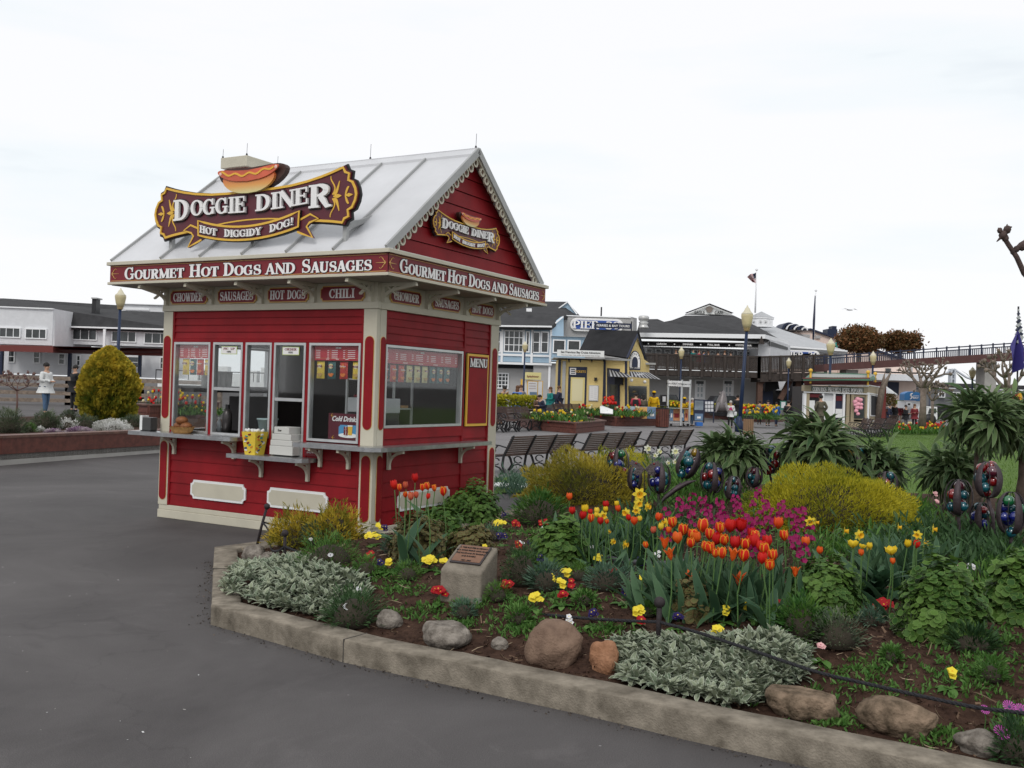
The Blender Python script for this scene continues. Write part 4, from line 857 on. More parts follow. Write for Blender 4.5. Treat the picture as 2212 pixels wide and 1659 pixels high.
for i in range(5): q.lathe([(.045, 0), (.055, .02+.2), (.05, .22)], 12, (0, -.55+i*.1), .052)
q.build('cups', M_WHITEP, t, True); q = MB(); q.box(-.1, .1, -.02, .7, -.5, -.05); q.build('back_panel', M_DARK, t)

# ---------------------------------------------------------------- flower bed: stones, posts, rope, plaque
def rock(px, py, w, h, m, label, d=.8, seed=0, sink=.25, flat=1.0):
 w *= .92; h *= .93; p = G(px, py+h*.25); s = pxm(p); bm = bmesh.new(); bmesh.ops.create_icosphere(bm, subdivisions=4, radius=1)
 for v in bm.verts:
  n = v.co.normalized(); k = 1+.22*mnoise.noise(n*1.3+Vector((seed*3.1, 0, 0)))+.08*mnoise.noise(n*3+Vector((seed, 4, 0)))+.04*mnoise.noise(n*6+Vector((9, seed, 0)))+.022*mnoise.noise(n*14+Vector((seed, 0, 2)))
  co = n*k; co.z = min(co.z, flat); v.co = Vector((co.x*w/s/2, co.y*w/s/2*d, co.z*h/s*.62))
 q = MB(); q.bm(bm); bm.free(); o = q.build('rock', m, None, True, (p.x, p.y, p.z+h/s*.32)); tag(o, label, 'rock', 'stones along the inside of the kerb'); o.rotation_euler.z = -.5
 return o
M_RK1 = mat('rock_grey', (.085, .072, .06), .95, 0, 13, .3, .9, 42, .15, col2=(.29, .26, .225)); M_RK2 = mat('rock_brown', (.125, .08, .058), .9, 0, 7, .3, .6, 60, .15, col2=(.235, .16, .115)); M_RK3 = mat('rock_orange', (.20, .095, .05), .9, 0, 11, .3, .7, 50, .15, col2=(.36, .19, .11)); M_RK4 = mat('rock_mossy', (.045, .034, .022), .95, 0, 10, .3, 1, 36, .1, col2=(.28, .205, .145))
rock(549, 1200, 60, 36, M_RK1, 'low grey stone beside the leaning post at the bed corner', seed=1); rock(583, 1210, 48, 26, M_RK1, 'small grey stone behind the grey leaved patch at the corner', seed=2)
rock(841, 1342, 64, 40, M_RK1, 'small pinkish stone right of the white daisies by the kerb', seed=3); rock(962, 1375, 122, 58, M_RK1, 'wide grey lichen covered stone by the kerb', seed=4, flat=.75); rock(1079, 1393, 42, 26, M_RK1, 'tiny grey stone between two bigger kerbside stones', seed=5)
rock(1196, 1404, 134, 96, M_RK2, 'big rounded smooth brown stone by the kerb', seed=6); rock(1304, 1428, 72, 70, M_RK3, 'orange stone partly under the silvery leaves', seed=7)
rock(1726, 1524, 170, 74, M_RK4, 'large flat topped tan stone right of the silvery leaves', seed=8, flat=.62, d=.6); rock(1936, 1558, 166, 86, M_RK4, 'large mossy brown stone with pale lichen spots', seed=9, flat=.85, d=.6); rock(2112, 1610, 96, 52, M_RK1, 'smooth grey stone at the right edge of the bed', seed=10)
# plaque stone
p = G(1012, 1283); t = T('plaque_stone', 'grey concrete block with a slanted bronze plaque in the flower bed', 'memorial stone', None, p, R(-24))
s = 1/pxm(p); w, d, hf, hb = 97*s, 86*s, 56*s, 100*s
bm = bmesh.new(); vs = [bm.verts.new(c) for c in [(-w/2, -d/2, -.05), (w/2, -d/2, -.05), (w/2, d/2, -.05), (-w/2, d/2, -.05), (-w/2, -d/2, hf), (w/2, -d/2, hf), (w/2, d/2, hb), (-w/2, d/2, hb)]]
for f in [(3, 2, 1, 0), (4, 5, 6, 7), (0, 1, 5, 4), (1, 2, 6, 5), (2, 3, 7, 6), (3, 0, 4, 7)]: bm.faces.new([vs[i] for i in f])
bmesh.ops.bevel(bm, geom=list(bm.edges), offset=.018, segments=3, affect='EDGES', profile=.5); q = MB(); q.bm(bm); bm.free(); q.build('block', mat('cast_concrete', (.20, .175, .14), .9, 0, 9, .25, .4, 90, .2), t)
an = math.atan2(hb-hf, d); PM = Matrix.Translation((0, 0, (hf+hb)/2+.002)) @ Matrix.Rotation(an, 4, 'X'); dd = math.hypot(d, hb-hf)
q = MB(); q.M = PM; q.bbox(-w*.38, w*.38, -dd*.26, dd*.40, 0, .014, .004); pl = q.build('plaque', mat('plaque_edge', (.06, .05, .05), .5, .3), t)
q = MB(); q.M = PM; q.box(-w*.35, w*.35, -dd*.22, dd*.37, .0142, .0165); q.build('plaque_face', mat('bronze', (.20, .105, .065), .5, .35, 20, .15), pl)
for i, l in enumerate(('A TREE PLANTED IN MEMORY', 'OF A GOOD FRIEND WHO LOVED', 'THIS PLACE AND ITS GARDENS', 'AND FLOWERS', '1930 - 2003')): sans(l, .019, 'lettering', M_BLACK, pl, PM @ TR(0, dd*.26-.032*i-(.015 if i == 4 else 0), .0175) @ Matrix.Rotation(R(-90), 4, 'X'), sx=.82)
# posts and rope
M_POST = mat('rusty_iron', (.028, .022, .024), .7, .3, 12, .4, .3, 60)
def stanchion(bx_, by_, tx, ty, label, r=.013, br=.030):
 p = G(bx_, by_); top = at(tx, ty, p.y); t = T('rope_post', label, 'post', 'iron rope posts round the flower bed', p); d = top-p
 q = MB(); q.tube([(0, 0, -.05), d*.5, d], r, 10); q.build('shaft', M_POST, t, True); q = MB(); q.ball(d, br, 12); q.build('ball', M_POST, t, True); return p, top
P1 = stanchion(551.6, 1184, 577, 1094, 'leaning iron post with ball at the corner nearest the kiosk'); P2 = stanchion(614.5, 1226, 615.7, 1152, 'iron post with ball standing in the grey leaved corner patch')
P4 = stanchion(1421, 1402, 1425, 1301, 'iron post with ball in front of the silvery leaves', .016, .034)
p3 = G(986, 1130); P3 = stanchion(986, 1130, 988, 1036, 'far iron post with ball beside the kiosk side wall')
M_ROPE = mat('black_rope', (.018, .018, .022), .8, 0, 0, 0, 1.0, 60, stretch=(1, 1, 1))
def rope(pts, label, r=.0095):
 P = []; C = [Vector(p) for p in pts]
 for i in range(len(C)-1):
  a, b_, c, d = C[max(i-1, 0)], C[i], C[i+1], C[min(i+2, len(C)-1)]
  m = max(4, int((c-b_).length/.012))
  for k in range(m): t = k/m; P.append(.5*((2*b_)+(c-a)*t+(2*a-5*b_+4*c-d)*t*t+(3*b_-a-3*c+d)*t**3))
 P.append(C[-1]); q = MB(); L = 0
 for st in range(3):      # three twisted strands
  Q = []
  for i, p in enumerate(P): d = (P[min(i+1, len(P)-1)]-P[max(i-1, 0)]).normalized(); u = d.orthogonal().normalized(); w = d.cross(u); a = i*.95+st*2*PI/3; Q.append(p+(u*math.cos(a)+w*math.sin(a))*r*.5)
  q.tube(Q, r*.62, 5)
 o = q.build('rope', M_ROPE, None, True); tag(o, label, 'rope', 'black ropes between the iron posts')
def onl(a, b_, L):      # points of a rope between posts a and b at the photo heights L=[(px,py)]
 o = []
 for px, py in L:
  lo, hi = 0, 1
  best = min(((abs(proj(a+(b_-a)*t)[0]-px), t) for t in np.linspace(0, 1, 101))); y = (a+(b_-a)*best[1]).y; o.append(at(px, py, y))
 return o
a2 = P2[0]+(P2[1]-P2[0])*.62; a4 = P4[0]+(P4[1]-P4[0])*.58
rope([a2]+onl(a2, a4, [(712, 1220), (796, 1249), (936, 1288), (1080, 1316), (1270, 1336)])+[a4], 'long black rope sagging from the corner post to the middle post')
e4 = at(2290, 1560, 4.35); rope([a4]+onl(a4, e4, [(1500, 1364), (1608, 1399), (1760, 1450), (1868, 1476), (2087, 1524), (2212, 1541)])+[e4], 'black rope running from the middle post out of the picture at right')
a1 = P1[0]+(P1[1]-P1[0])*.62; a3 = P3[0]+(P3[1]-P3[0])*.55
rope([a1]+onl(a1, a3, [(640, 1138), (780, 1128), (900, 1100)])+[a3], 'black rope passing between the kiosk wall and the bushes', .008)
rope([a1, at(582, 1150, a1.y-.2), at(586, 1185, a1.y-.5), at(600, 1190, a2.y+.05), a2], 'short slack black rope looped between the two corner posts', .009)
q = MB(); HP = [G(x, y, .02) for x, y in [(1262, 1188), (1290, 1199), (1330, 1209), (1375, 1215), (1420, 1218), (1460, 1216), (1500, 1210)]]; q.tube(HP, .022, 8); o = q.build('edging_hose', mat('grey_hose', (.07, .07, .08), .6), None, True); tag(o, 'grey plastic hose edging curving round the daffodil patch', 'hose')

# ---------------------------------------------------------------- flower bed: leaf materials
LM = {
 'ger': leafmat('geranium_leaf', (.030, .085, .014), (.095, .18, .032), (.15, .24, .06), .93), 'gerb': leafmat('geranium_bronze', (.055, .065, .020), (.13, .13, .045), (.22, .13, .06), .9),
 'thu': leafmat('golden_thuja', (.13, .14, .015), (.50, .36, .035), trans=.3), 'jun': leafmat('golden_heath', (.14, .18, .012), (.50, .44, .03), trans=.35), 'jund': leafmat('bronze_heath', (.12, .13, .018), (.42, .34, .04), trans=.3),
 'grn': leafmat('fresh_green', (.035, .105, .018), (.10, .20, .035)), 'dgrn': leafmat('dark_green', (.02, .055, .018), (.05, .105, .035)), 'blu': leafmat('blue_green', (.045, .10, .065), (.10, .17, .11)), 'gry': leafmat('grey_green', (.06, .085, .05), (.14, .17, .10)),
 'lamb': leafmat('lambs_ear', (.11, .15, .095), (.28, .31, .21), (.47, .51, .41), .84, .12, .9), 'ech': leafmat('echium_leaf', (.035, .08, .028), (.125, .19, .07), (.22, .26, .15), .9), 'tul': leafmat('tulip_leaf', (.035, .085, .045), (.075, .145, .07), (.10, .17, .09), .9), 'prim': leafmat('primrose_leaf', (.045, .125, .02), (.11, .22, .05)), 'drk': leafmat('dock_leaf', (.018, .055, .028), (.04, .095, .045), (.06, .12, .06), .9)}
LF = leaf(.32, 3, .12, .35); LFN = leaf(.16, 3, .1, .5)
def pbush(name, label, cat, group, px, py, wpx, hpx, lm, tm, n, ls, lift=0, **kw):
 """bush whose foot is at photo point (px,py) and whose size is given in photo pixels"""
 p = G(px, py, lift); s = pxm(p); return bush(name, label, cat, group, tuple(p), wpx/s, hpx/s, LM[lm], tm, n, ls, **kw)
GB = 'mounded bushes in the flower bed'
pbush('geranium_bush', 'tall green geranium mound against the kiosk side wall', 'bush', GB, 1020, 1130, 128, 80, 'ger', RLF, 2600, .036, lump=.2, lumps=6)
pbush('geranium_bush', 'green geranium mound in front of the one by the kiosk wall', 'bush', GB, 957, 1166, 92, 64, 'ger', RLF, 1700, .034, lump=.2, lumps=6)
pbush('geranium_bush', 'brownish bronze leaved bush left of the plaque stone', 'bush', GB, 905, 1206, 126, 84, 'gerb', RLF, 2300, .028, lump=.22, lumps=6)
pbush('geranium_bush', 'low bronze green mound right behind the plaque stone', 'bush', GB, 1018, 1196, 92, 50, 'gerb', RLF, 1000, .034, lump=.2, tb=.3)
pbush('geranium_bush', 'round green geranium right of the dark purple pansies', 'bush', GB, 1212, 1218, 112, 84, 'ger', RLF, 2000, .040, lump=.22, lumps=6)
pbush('geranium_bush', 'small bronze geranium at the foot of the big tulip clump', 'bush', GB, 1497, 1334, 76, 76, 'gerb', RLF, 620, .038, lump=.25, lumps=6)
pbush('geranium_bush', 'broad geranium mound right of the big tulip clump', 'bush', GB, 1776, 1318, 154, 98, 'ger', RLF, 3400, .031, lump=.22, lumps=7)
pbush('geranium_bush', 'largest geranium bush behind the red primroses at right', 'bush', GB, 2035, 1374, 168, 138, 'ger', RLF, 4200, .036, lump=.22, lumps=7)
pbush('geranium_bush', 'geranium bush cut by the right edge of the picture', 'bush', GB, 2195, 1340, 110, 130, 'ger', RLF, 2000, .042, lump=.22, lumps=7)
pbush('juniper_bush', 'golden green juniper at the bed corner by the kiosk', 'bush', GB, 640, 1178, 112, 62, 'thu', SPRIG, 5200, .045, lump=.3, lumps=7, out=.6)
pbush('juniper_bush', 'golden juniper spreading behind the bright green bush', 'bush', GB, 722, 1165, 110, 62, 'thu', SPRIG, 4600, .045, lump=.3, lumps=7, out=.6)
pbush('euphorbia_bush', 'bluish green spiky plant between golden juniper and green bush', 'bush', GB, 690, 1174, 78, 44, 'blu', LFN, 1300, .04, out=.9)
pbush('coleonema_bush', 'bright green feathery bush behind the long rope', 'bush', GB, 712, 1226, 138, 62, 'grn', LFN, 3200, .035, lump=.25, lumps=7)
pbush('daisy_bush', 'green bush with white daisies behind the kerb', 'bush', GB, 762, 1348, 124, 68, 'dgrn', LFN, 1700, .045, lump=.25, lumps=6, tb=.4)
pbush('rosemary_bush', 'dark feathery bush right of the plaque stone', 'bush', GB, 1128, 1262, 84, 78, 'dgrn', LFN, 1900, .035, lump=.25, tb=.2); pbush('euphorbia_bush', 'mid green spiky clump right of the dark feathery bush', 'bush', GB, 1178, 1274, 74, 50, 'blu', LFN, 900, .045, out=.95)
pbush('aster_bush', 'tall fine leaved bush behind the red primroses centre', 'bush', GB, 1166, 1130, 120, 62, 'grn', LFN, 2200, .065, lump=.2, tb=-.25, lumps=6)
pbush('euphorbia_bush', 'spiky blue green clump left of the purple pansies', 'bush', GB, 1310, 1272, 92, 46, 'blu', LFN, 1100, .045, out=.95, tb=.2)
pbush('oregano_bush', 'pale grey green shrub below the broad geranium mound', 'bush', GB, 1808, 1394, 112, 66, 'gry', LF, 1600, .026, lump=.3, lumps=6); pbush('oregano_bush', 'small grey green shrub below the largest geranium', 'bush', GB, 1972, 1375, 84, 50, 'gry', LF, 1000, .026, lump=.3, lumps=6)
pbush('succulent_bush', 'fresh green low shrub in front of the broad geranium mound', 'bush', GB, 1735, 1372, 120, 72, 'grn', LF, 1700, .035, lump=.25, lumps=6, tb=-.2)
for x, y, w, h, lm, l in ((2330, 1420, 150, 110, 'ger', 'geranium mound beyond the one at the right edge'), (2500, 1350, 150, 100, 'gerb', 'bronze leaved mound farther right in the bed'), (2450, 1560, 160, 90, 'gry', 'grey green mound near the kerb far right')): pbush('geranium_bush', l, 'bush', GB, x, y, w, h, lm, RLF if lm != 'gry' else LF, 1500, .042, lump=.22)
pbush('shrub', 'dark green fuzzy shrub under the largest geranium at right', 'bush', GB, 2100, 1402, 110, 36, 'dgrn', LFN, 1100, .05, lump=.3)
for j, (x, y, w, h, lm) in enumerate([(1062, 1168, 50, 30, 'blu'), (1128, 1222, 46, 26, 'grn'), (880, 1250, 60, 30, 'grn'), (1002, 1334, 50, 34, 'blu'), (1076, 1296, 54, 30, 'grn'), (1252, 1252, 52, 26, 'grn'), (1262, 1306, 46, 22, 'prim'), (1352, 1256, 50, 26, 'blu'), (1450, 1282, 50, 26, 'grn'), (1662, 1352, 56, 34, 'prim'), (1880, 1352, 46, 26, 'blu'), (1850, 1296, 60, 34, 'grn'), (2106, 1306, 50, 34, 'grn'), (1925, 1428, 40, 22, 'prim'), (846, 1196, 50, 26, 'blu'), (792, 1240, 60, 30, 'grn'), (1120, 1345, 52, 28, 'prim'), (1215, 1180, 44, 20, 'blu'), (1400, 1330, 44, 22, 'prim'), (2140, 1470, 60, 40, 'prim')]): pbush('bedding_plant', f'{["bluish", "bright green", "leafy green"][["blu", "grn", "prim"].index(lm)]} low bedding tuft, {ordn(j)} of the small tufts', 'plant', 'small bedding tufts', x, y, w, h, lm, LFN if lm != 'prim' else LF, 520, .036 if lm != 'prim' else .03, lump=.25)
SMALLT = [o for o in COL.objects if o.name.startswith('bedding_plant')]; [rank([o for o in SMALLT if o['label'].startswith(k)], '{} '+k+' low bedding tuft from the left in the flower bed') for k in ('bluish', 'bright green', 'leafy green')]
# small weeds and seedlings: uncountable ground cover
P = []; Z = []
for (cx, cy, rx, ry, k) in [(1010, 1300, 60, 20, 26), (1130, 1360, 60, 22, 40), (1000, 1345, 40, 15, 16), (870, 1270, 60, 18, 26), (1215, 1300, 90, 30, 30), (1300, 1360, 60, 15, 18), (900, 1320, 60, 20, 22), (1110, 1310, 40, 18, 18), (1690, 1370, 60, 30, 30), (1850, 1480, 170, 50, 40), (2100, 1450, 100, 60, 60), (2150, 1380, 60, 20, 30), (1800, 1560, 60, 20, 22), (2020, 1590, 60, 20, 18), (760, 1240, 60, 20, 26), (1060, 1150, 50, 20, 24), (1140, 1150, 60, 14, 18), (840, 1240, 70, 16, 30), (1880, 1440, 60, 20, 14), (2180, 1560, 30, 40, 30), (1420, 1280, 70, 30, 16)]:
 for i in range(k*3): P.append(tuple(G(cx+RNG.normal()*rx*.55, cy+RNG.normal()*ry*.55, .004)))
P = np.array(P); n = len(P); k = 5; PP = np.repeat(P, k, 0)+RNG.normal(0, .012, (n*k, 3))*[1, 1, .3]
o = scatter('ground_cover', LM['prim'], LF, PP, frames(rnd_dirs(n*k)*.8+np.array([0, 0, .8]), RNG.random(n*k)*3), .015+.03*RNG.random(n*k), np.clip(np.repeat(RNG.random(n), k)+RNG.normal(0, .15, n*k), 0, 1)); tag(o, 'small green seedlings and weeds between the flowers', 'ground cover'); o['kind'] = 'stuff'
# green foliage under daffodils and behind
for i, (cx, cy, rx, ry, k, lm, ls, up) in enumerate([(1330, 1160, 110, 26, 900, 'grn', .10, .25), (1400, 1125, 90, 20, 500, 'dgrn', .12, .25), (1450, 1050, 60, 34, 900, 'grn', .13, .3), (1530, 1060, 70, 22, 700, 'grn', .13, .3), (1420, 1010, 40, 30, 500, 'blu', .13, .3), (1110, 1040, 40, 22, 600, 'blu', .12, .35), (2020, 1170, 150, 40, 1600, 'dgrn', .12, .25), (2140, 1180, 80, 60, 1200, 'dgrn', .12, .25), (1850, 1180, 120, 26, 900, 'grn', .10, .2), (1980, 1110, 60, 26, 500, 'grn', .12, .25), (2170, 1240, 60, 40, 700, 'grn', .08, .18), (2420, 1250, 160, 110, 1500, 'dgrn', .11, .2), (2620, 1180, 160, 60, 1200, 'grn', .12, .25)]):
 PP = []
 for j in range(k):
  h = abs(RNG.normal())*up*.5; PP.append(tuple(G(cx+RNG.normal()*rx*.55, cy+RNG.normal()*ry*.5+18, 0)+Vector((0, 0, h*.7))))
 PP = np.array(PP); kk = len(PP)
 o = scatter('leafy_undergrowth', LM[lm], LFN, PP, frames(rnd_dirs(kk)*.7+np.array([0, 0, .9]), RNG.random(kk)*3), ls*(.6+.7*RNG.random(kk)), RNG.random(kk)); tag(o, f"{['fresh', 'dark', 'feathery', 'loose', 'bluish', 'bluish tufted', 'dark spreading', 'dark dense', 'low', 'thin', 'short', 'outer', 'outlying'][i]} green undergrowth {['under the left daffodils', 'behind the left tulips', 'below the white narcissi', 'below the glass ball flowers', 'beside the butterfly ornament', 'by the lawn edge near the kiosk', 'below the right glass ball flowers', 'at the far right of the bed', 'behind the right daffodils', 'left of the right glass ball flowers', 'behind the right edge geranium', 'beyond the right edge geranium', 'at the outer end of the bed'][i]}", 'undergrowth'); o['kind'] = 'stuff'
# lamb's ear mats
def lamb(pts, label, n, hgt, ls):
 x0, x1, y0, y1 = min(p[0] for p in pts), max(p[0] for p in pts), min(p[1] for p in pts), max(p[1] for p in pts); C = []
 while len(C) < n:
  x, y = RNG.uniform(x0, x1), RNG.uniform(y0, y1)
  if inpoly(x, y, pts):
   q = G(x, y, .0); d = segd(x, y, pts); base = max(q.z, gz(q.x, q.y)+.14 if segd(q.x, q.y, KERB, False) < .3 else q.z)
   C.append((q.x, q.y, base+.01+hgt*min(1, d/26)*(.5+.6*RNG.random())))
 PP = []; DD = []; SS = []; TT = []
 for c in C:
  tt = RNG.random(); tl = RNG.normal(0, .35, 3); k = RNG.integers(6, 10)
  for j in range(k):
   a = j*2.4+RNG.random(); el = RNG.uniform(.05, 1.3); v = np.array([math.cos(a)*math.cos(el), math.sin(a)*math.cos(el), math.sin(el)])+tl*.5; PP.append(c); DD.append(v); SS.append(ls*(.55+.6*RNG.random())); TT.append(min(1, max(0, tt+RNG.normal()*.2)))
 o = scatter('lambs_ear', LM['lamb'], leaf(.36, 4, .14, .55, .5), np.array(PP), frames(np.array(DD), RNG.normal(0, .3, len(PP))), np.array(SS), TT); tag(o, label, 'ground cover'); o['kind'] = 'stuff'
lamb([(478, 1297), (500, 1245), (545, 1222), (620, 1206), (690, 1222), (790, 1262), (800, 1290), (745, 1300), (722, 1342), (640, 1330), (560, 1318)], 'silvery grey woolly leaved mat at the left corner of the bed', 620, .085, .085)
lamb([(1318, 1400), (1370, 1384), (1440, 1392), (1560, 1388), (1680, 1380), (1752, 1430), (1735, 1465), (1680, 1500), (1610, 1545), (1540, 1530), (1440, 1508), (1350, 1488)], 'silvery woolly leaved mat spilling over the kerb in the centre', 1000, .055, .085)
# ---------------------------------------------------------------- flowers
CP = lambda c: {15: lambda x, y: (918+x*.2930, 999+y*.2930), 14: lambda x, y: (459+x*.2808, 999+y*.2808), 16: lambda x, y: (1242+x*.2441, 999+y*.2441), 17: lambda x, y: (1674+x*.2442, 999+y*.2442), 11: lambda x, y: (1269+x*.2197, 891+y*.2197), 12: lambda x, y: (1701+x*.231, 810+y*.231), 19: lambda x, y: (1674+x*.2431, 1269+y*.2431), 10: lambda x, y: (1026+x*.2441, 864+y*.2441),
    8: lambda x, y: (1350+x*.2278, 567+y*.2278), 7: lambda x, y: (1053+x*.1831, 621+y*.1831), 9: lambda x, y: (1674+x*.2431, 567+y*.2431), 6: lambda x, y: (x*.2603, 621+y*.2603), 13: lambda x, y: (1782+x*.2441, 459+y*.2441)}[c]
def petalcup(kind, seed):
 """tulip head, height 1, base at the origin"""
 rg = np.random.default_rng(seed); V = []; E = []; Fs = []; rows = 6
 for s in range(2):
  for k in range(3):
   a0 = k*2*PI/3+s*PI/3+rg.normal()*.06; op = rg.normal()*.03; o = len(V)
   for i in range(rows+1):
    t = i/rows
    if kind == 'cup': r = (.40*math.sin(min(1, t*1.9)*PI/2)**.8-.15*max(0, t-.55)**1.3*1.6+op*t)*(1-.07*s); w = .50*math.sin(PI*min(1, t*.80+.12))**.6*(1 if i < rows else .35); z = t*(1-.04*s)
    elif kind == 'open': r = .42*math.sin(min(1, t*1.5)*PI/2)+.16*t+op; w = .52*math.sin(PI*min(1, t*.78+.12))**.6*(1 if i < rows else .35); z = t*.8
    else: r = .30*math.sin(min(1, t*2.2)*PI/2)-.08*math.sin(PI*t)+.42*max(0, t-.45)**1.5*1.6+op; w = .40*math.sin(PI*min(1, t*.9+.1))**.8*(1 if i < rows else .04); z = t
    for j, u in enumerate((-1, 0, 1)):
     aa = a0+u*w/max(r, .18)*.62; rr = r*(1-.03*abs(u))-(.03*(1-abs(u))*0); V.append((rr*math.cos(aa), rr*math.sin(aa), z-(.06*abs(u) if i == rows else 0))); E.append(min(1, abs(u)*(.75+.25*t)+(.7 if i == rows else 0)+(.6 if i == 0 else 0)))
    if i: b_ = o+3*i; Fs += [(b_-3, b_-2, b_+1, b_), (b_-2, b_-1, b_+2, b_+1)]
 return V, Fs, E
def attrmesh(name, m, V, Fs, E, tint=.5):
 me = bpy.data.meshes.new(name); me.from_pydata(V, [], Fs); me.materials.append(m)
 for nm, vals in (('tint', [tint]*len(V) if isinstance(tint, (int, float)) else tint), ('edge', E)): a = me.attributes.new(nm, 'FLOAT', 'POINT'); a.data.foreach_set('value', vals)
 me.polygons.foreach_set('use_smooth', [True]*len(Fs)); me.update(); return me
PM_ = {'r': leafmat('tulip_red', (.52, .012, .012), (.62, .02, .014), (.50, .014, .01), .9, .3, .45), 'f': leafmat('tulip_flamed', (.62, .020, .010), (.68, .040, .012), (.80, .42, .03), .68, .3, .45), 'o': leafmat('tulip_orange', (.70, .07, .012), (.74, .12, .016), (.74, .20, .03), .8, .3, .45), 'y': leafmat('tulip_yellow', (.74, .52, .02), (.80, .60, .05), (.80, .62, .08), .9, .3, .45), 'd': leafmat('tulip_dusky', (.55, .08, .05), (.6, .12, .07), (.70, .3, .12), .8, .3, .45), 'w': leafmat('tulip_cream', (.72, .66, .42), (.78, .74, .55), (.7, .6, .3), .8, .3, .45)}
TH = {}
for c in PM_:
 for s in range(3): TH[c, s] = attrmesh('tulip_head', PM_[c], *petalcup('cup', s), tint=s/2)
TH['l', 0] = attrmesh('tulip_head', PM_['o'], *petalcup('lily', 1)); TH['l', 1] = attrmesh('tulip_head', PM_['o'], *petalcup('lily', 5), tint=1); TH['l', 2] = TH['l', 0]; TH['Y', 0] = TH['Y', 1] = TH['Y', 2] = attrmesh('tulip_head', PM_['y'], *petalcup('open', 2))
M_STEM = mat('flower_stem', (.075, .15, .04), .6)
TLV = [attrmesh('leaf', LM['tul'], *leaf(w, 6, .16, cu, .4, 0, .5, wv), tint=t) for w, cu, wv, t in ((.20, .5, .01, .3), (.17, .9, .012, .7), (.24, .35, .008, .1), (.15, 1.5, .015, .9))]
def rotY(d, roll=0):
 """matrix turning +y to direction d"""
 f = frames(np.array([d]), np.array([roll]))[0]; return Matrix(f.tolist()).to_4x4()
def tulip(c, px, py, hpx, label, hgt=.42, group=None, nl=2, wide=1.0):
 q = G(px, py, hgt); s = hpx/pxm(q); hd = q-Vector((0, 0, s*.45)); base = Vector((q.x+RNG.normal()*.03, q.y+RNG.uniform(-.02, .07), 0)); base.z = soil(base.x, base.y)-.01
 t = T('tulip', label, 'tulip', group, base); d = hd-base
 mid = d*.5+Vector((RNG.normal()*.012, RNG.normal()*.01, .01)); mb = MB(); mb.tube([(0, 0, 0), mid, d], [.0055, .0045, .0045], 5, False); mb.build('stem', M_STEM, t, True)
 k = RNG.integers(0, 3); tilt = Matrix.Rotation(RNG.normal()*.10, 4, 'X') @ Matrix.Rotation(RNG.normal()*.10, 4, 'Y')
 inst(TH[c, k], 'flower', t, M=Matrix.Translation(d) @ tilt @ Matrix.Rotation(RNG.random()*6, 4, 'Z') @ Matrix.Diagonal((s*wide, s*wide, s, 1)))
 for i in range(nl):
  a = RNG.random()*2*PI; el = RNG.uniform(.75, 1.25); L = RNG.uniform(.55, .85)*d.z
  inst(TLV[RNG.integers(0, 4)], 'leaf', t, M=Matrix.Translation((0, 0, .01)) @ rotY((math.cos(a)*math.cos(el), math.sin(a)*math.cos(el), math.sin(el)), RNG.normal()*.3) @ Matrix.Scale(L, 4))
 return t
CN = {'r': 'red', 'f': 'red and yellow flamed', 'o': 'orange red', 'l': 'pointed orange', 'y': 'yellow', 'Y': 'wide open yellow', 'd': 'dusky red'}
def tulips(zone, crop, L, hpx, hgt, group, wide=1.0):
 by = {}
 for c, x, y, *r in L:
  px, py = CP(crop)(x, y); by.setdefault(c, []).append(tulip(c, px, py, r[0] if r else hpx, '', hgt if len(r) < 2 else r[1], group, wide=wide))
 for c, os_ in by.items(): rank(os_, '{} '+CN[c]+' tulip from the left in '+zone)
tulips('the big front clump', 16, [('f', 1130, 565, 33), ('f', 955, 600), ('f', 865, 535, 26), ('f', 1040, 645), ('f', 1285, 585), ('f', 1190, 640), ('f', 1320, 690), ('f', 1510, 730), ('f', 1200, 760), ('f', 1030, 715, 24), ('f', 1305, 805), ('f', 1495, 828, 30), ('f', 1680, 770), ('f', 1755, 825), ('f', 1725, 910, 27), ('f', 1600, 655, 26), ('f', 1150, 745, 24), ('f', 1240, 805, 22), ('f', 632, 732, 16),
 ('r', 1370, 565, 32), ('r', 1460, 560, 32), ('r', 1245, 680, 30), ('r', 1425, 715, 31), ('r', 1600, 705, 34), ('r', 1570, 630, 26), ('r', 1655, 850, 28), ('r', 1710, 700, 28), ('r', 1640, 745, 28), ('r', 1555, 700, 26),
 ('l', 795, 715), ('l', 855, 815), ('o', 910, 670, 28), ('o', 1085, 665, 26), ('l', 1395, 820, 30), ('l', 1035, 1025, 30, .22), ('l', 1455, 1040, 31, .24), ('l', 1950, 970, 24, .34), ('o', 830, 600, 16)], 28, .43, 'tulips of the big front clump')
tulips('the row behind the big clump', 16, [('f', 1855, 650, 26), ('o', 1800, 540, 28), ('o', 2047, 705, 24), ('o', 2165, 780, 18)], 24, .40, 'tulips right of the big clump')
tulips('the left patch among daffodils', 16, [('f', 140, 495, 20), ('r', 275, 375, 18), ('r', 225, 520, 18), ('r', 65, 470, 20), ('o', 390, 410, 16), ('r', 480, 490, 16), ('o', 525, 520, 20), ('o', 735, 485, 20), ('y', 90, 415, 21), ('y', 190, 430, 16), ('y', 370, 368, 14), ('y', 270, 418, 14), ('y', 195, 468, 14), ('y', 760, 570, 18), ('o', -50, 305, 18), ('r', -22, 430, 18), ('r', 140, 440, 14), ('f', 285, 525, 12), ('y', 575, 500, 14), ('d', 690, 600, 17)], 18, .40, 'tulips among the left daffodils')
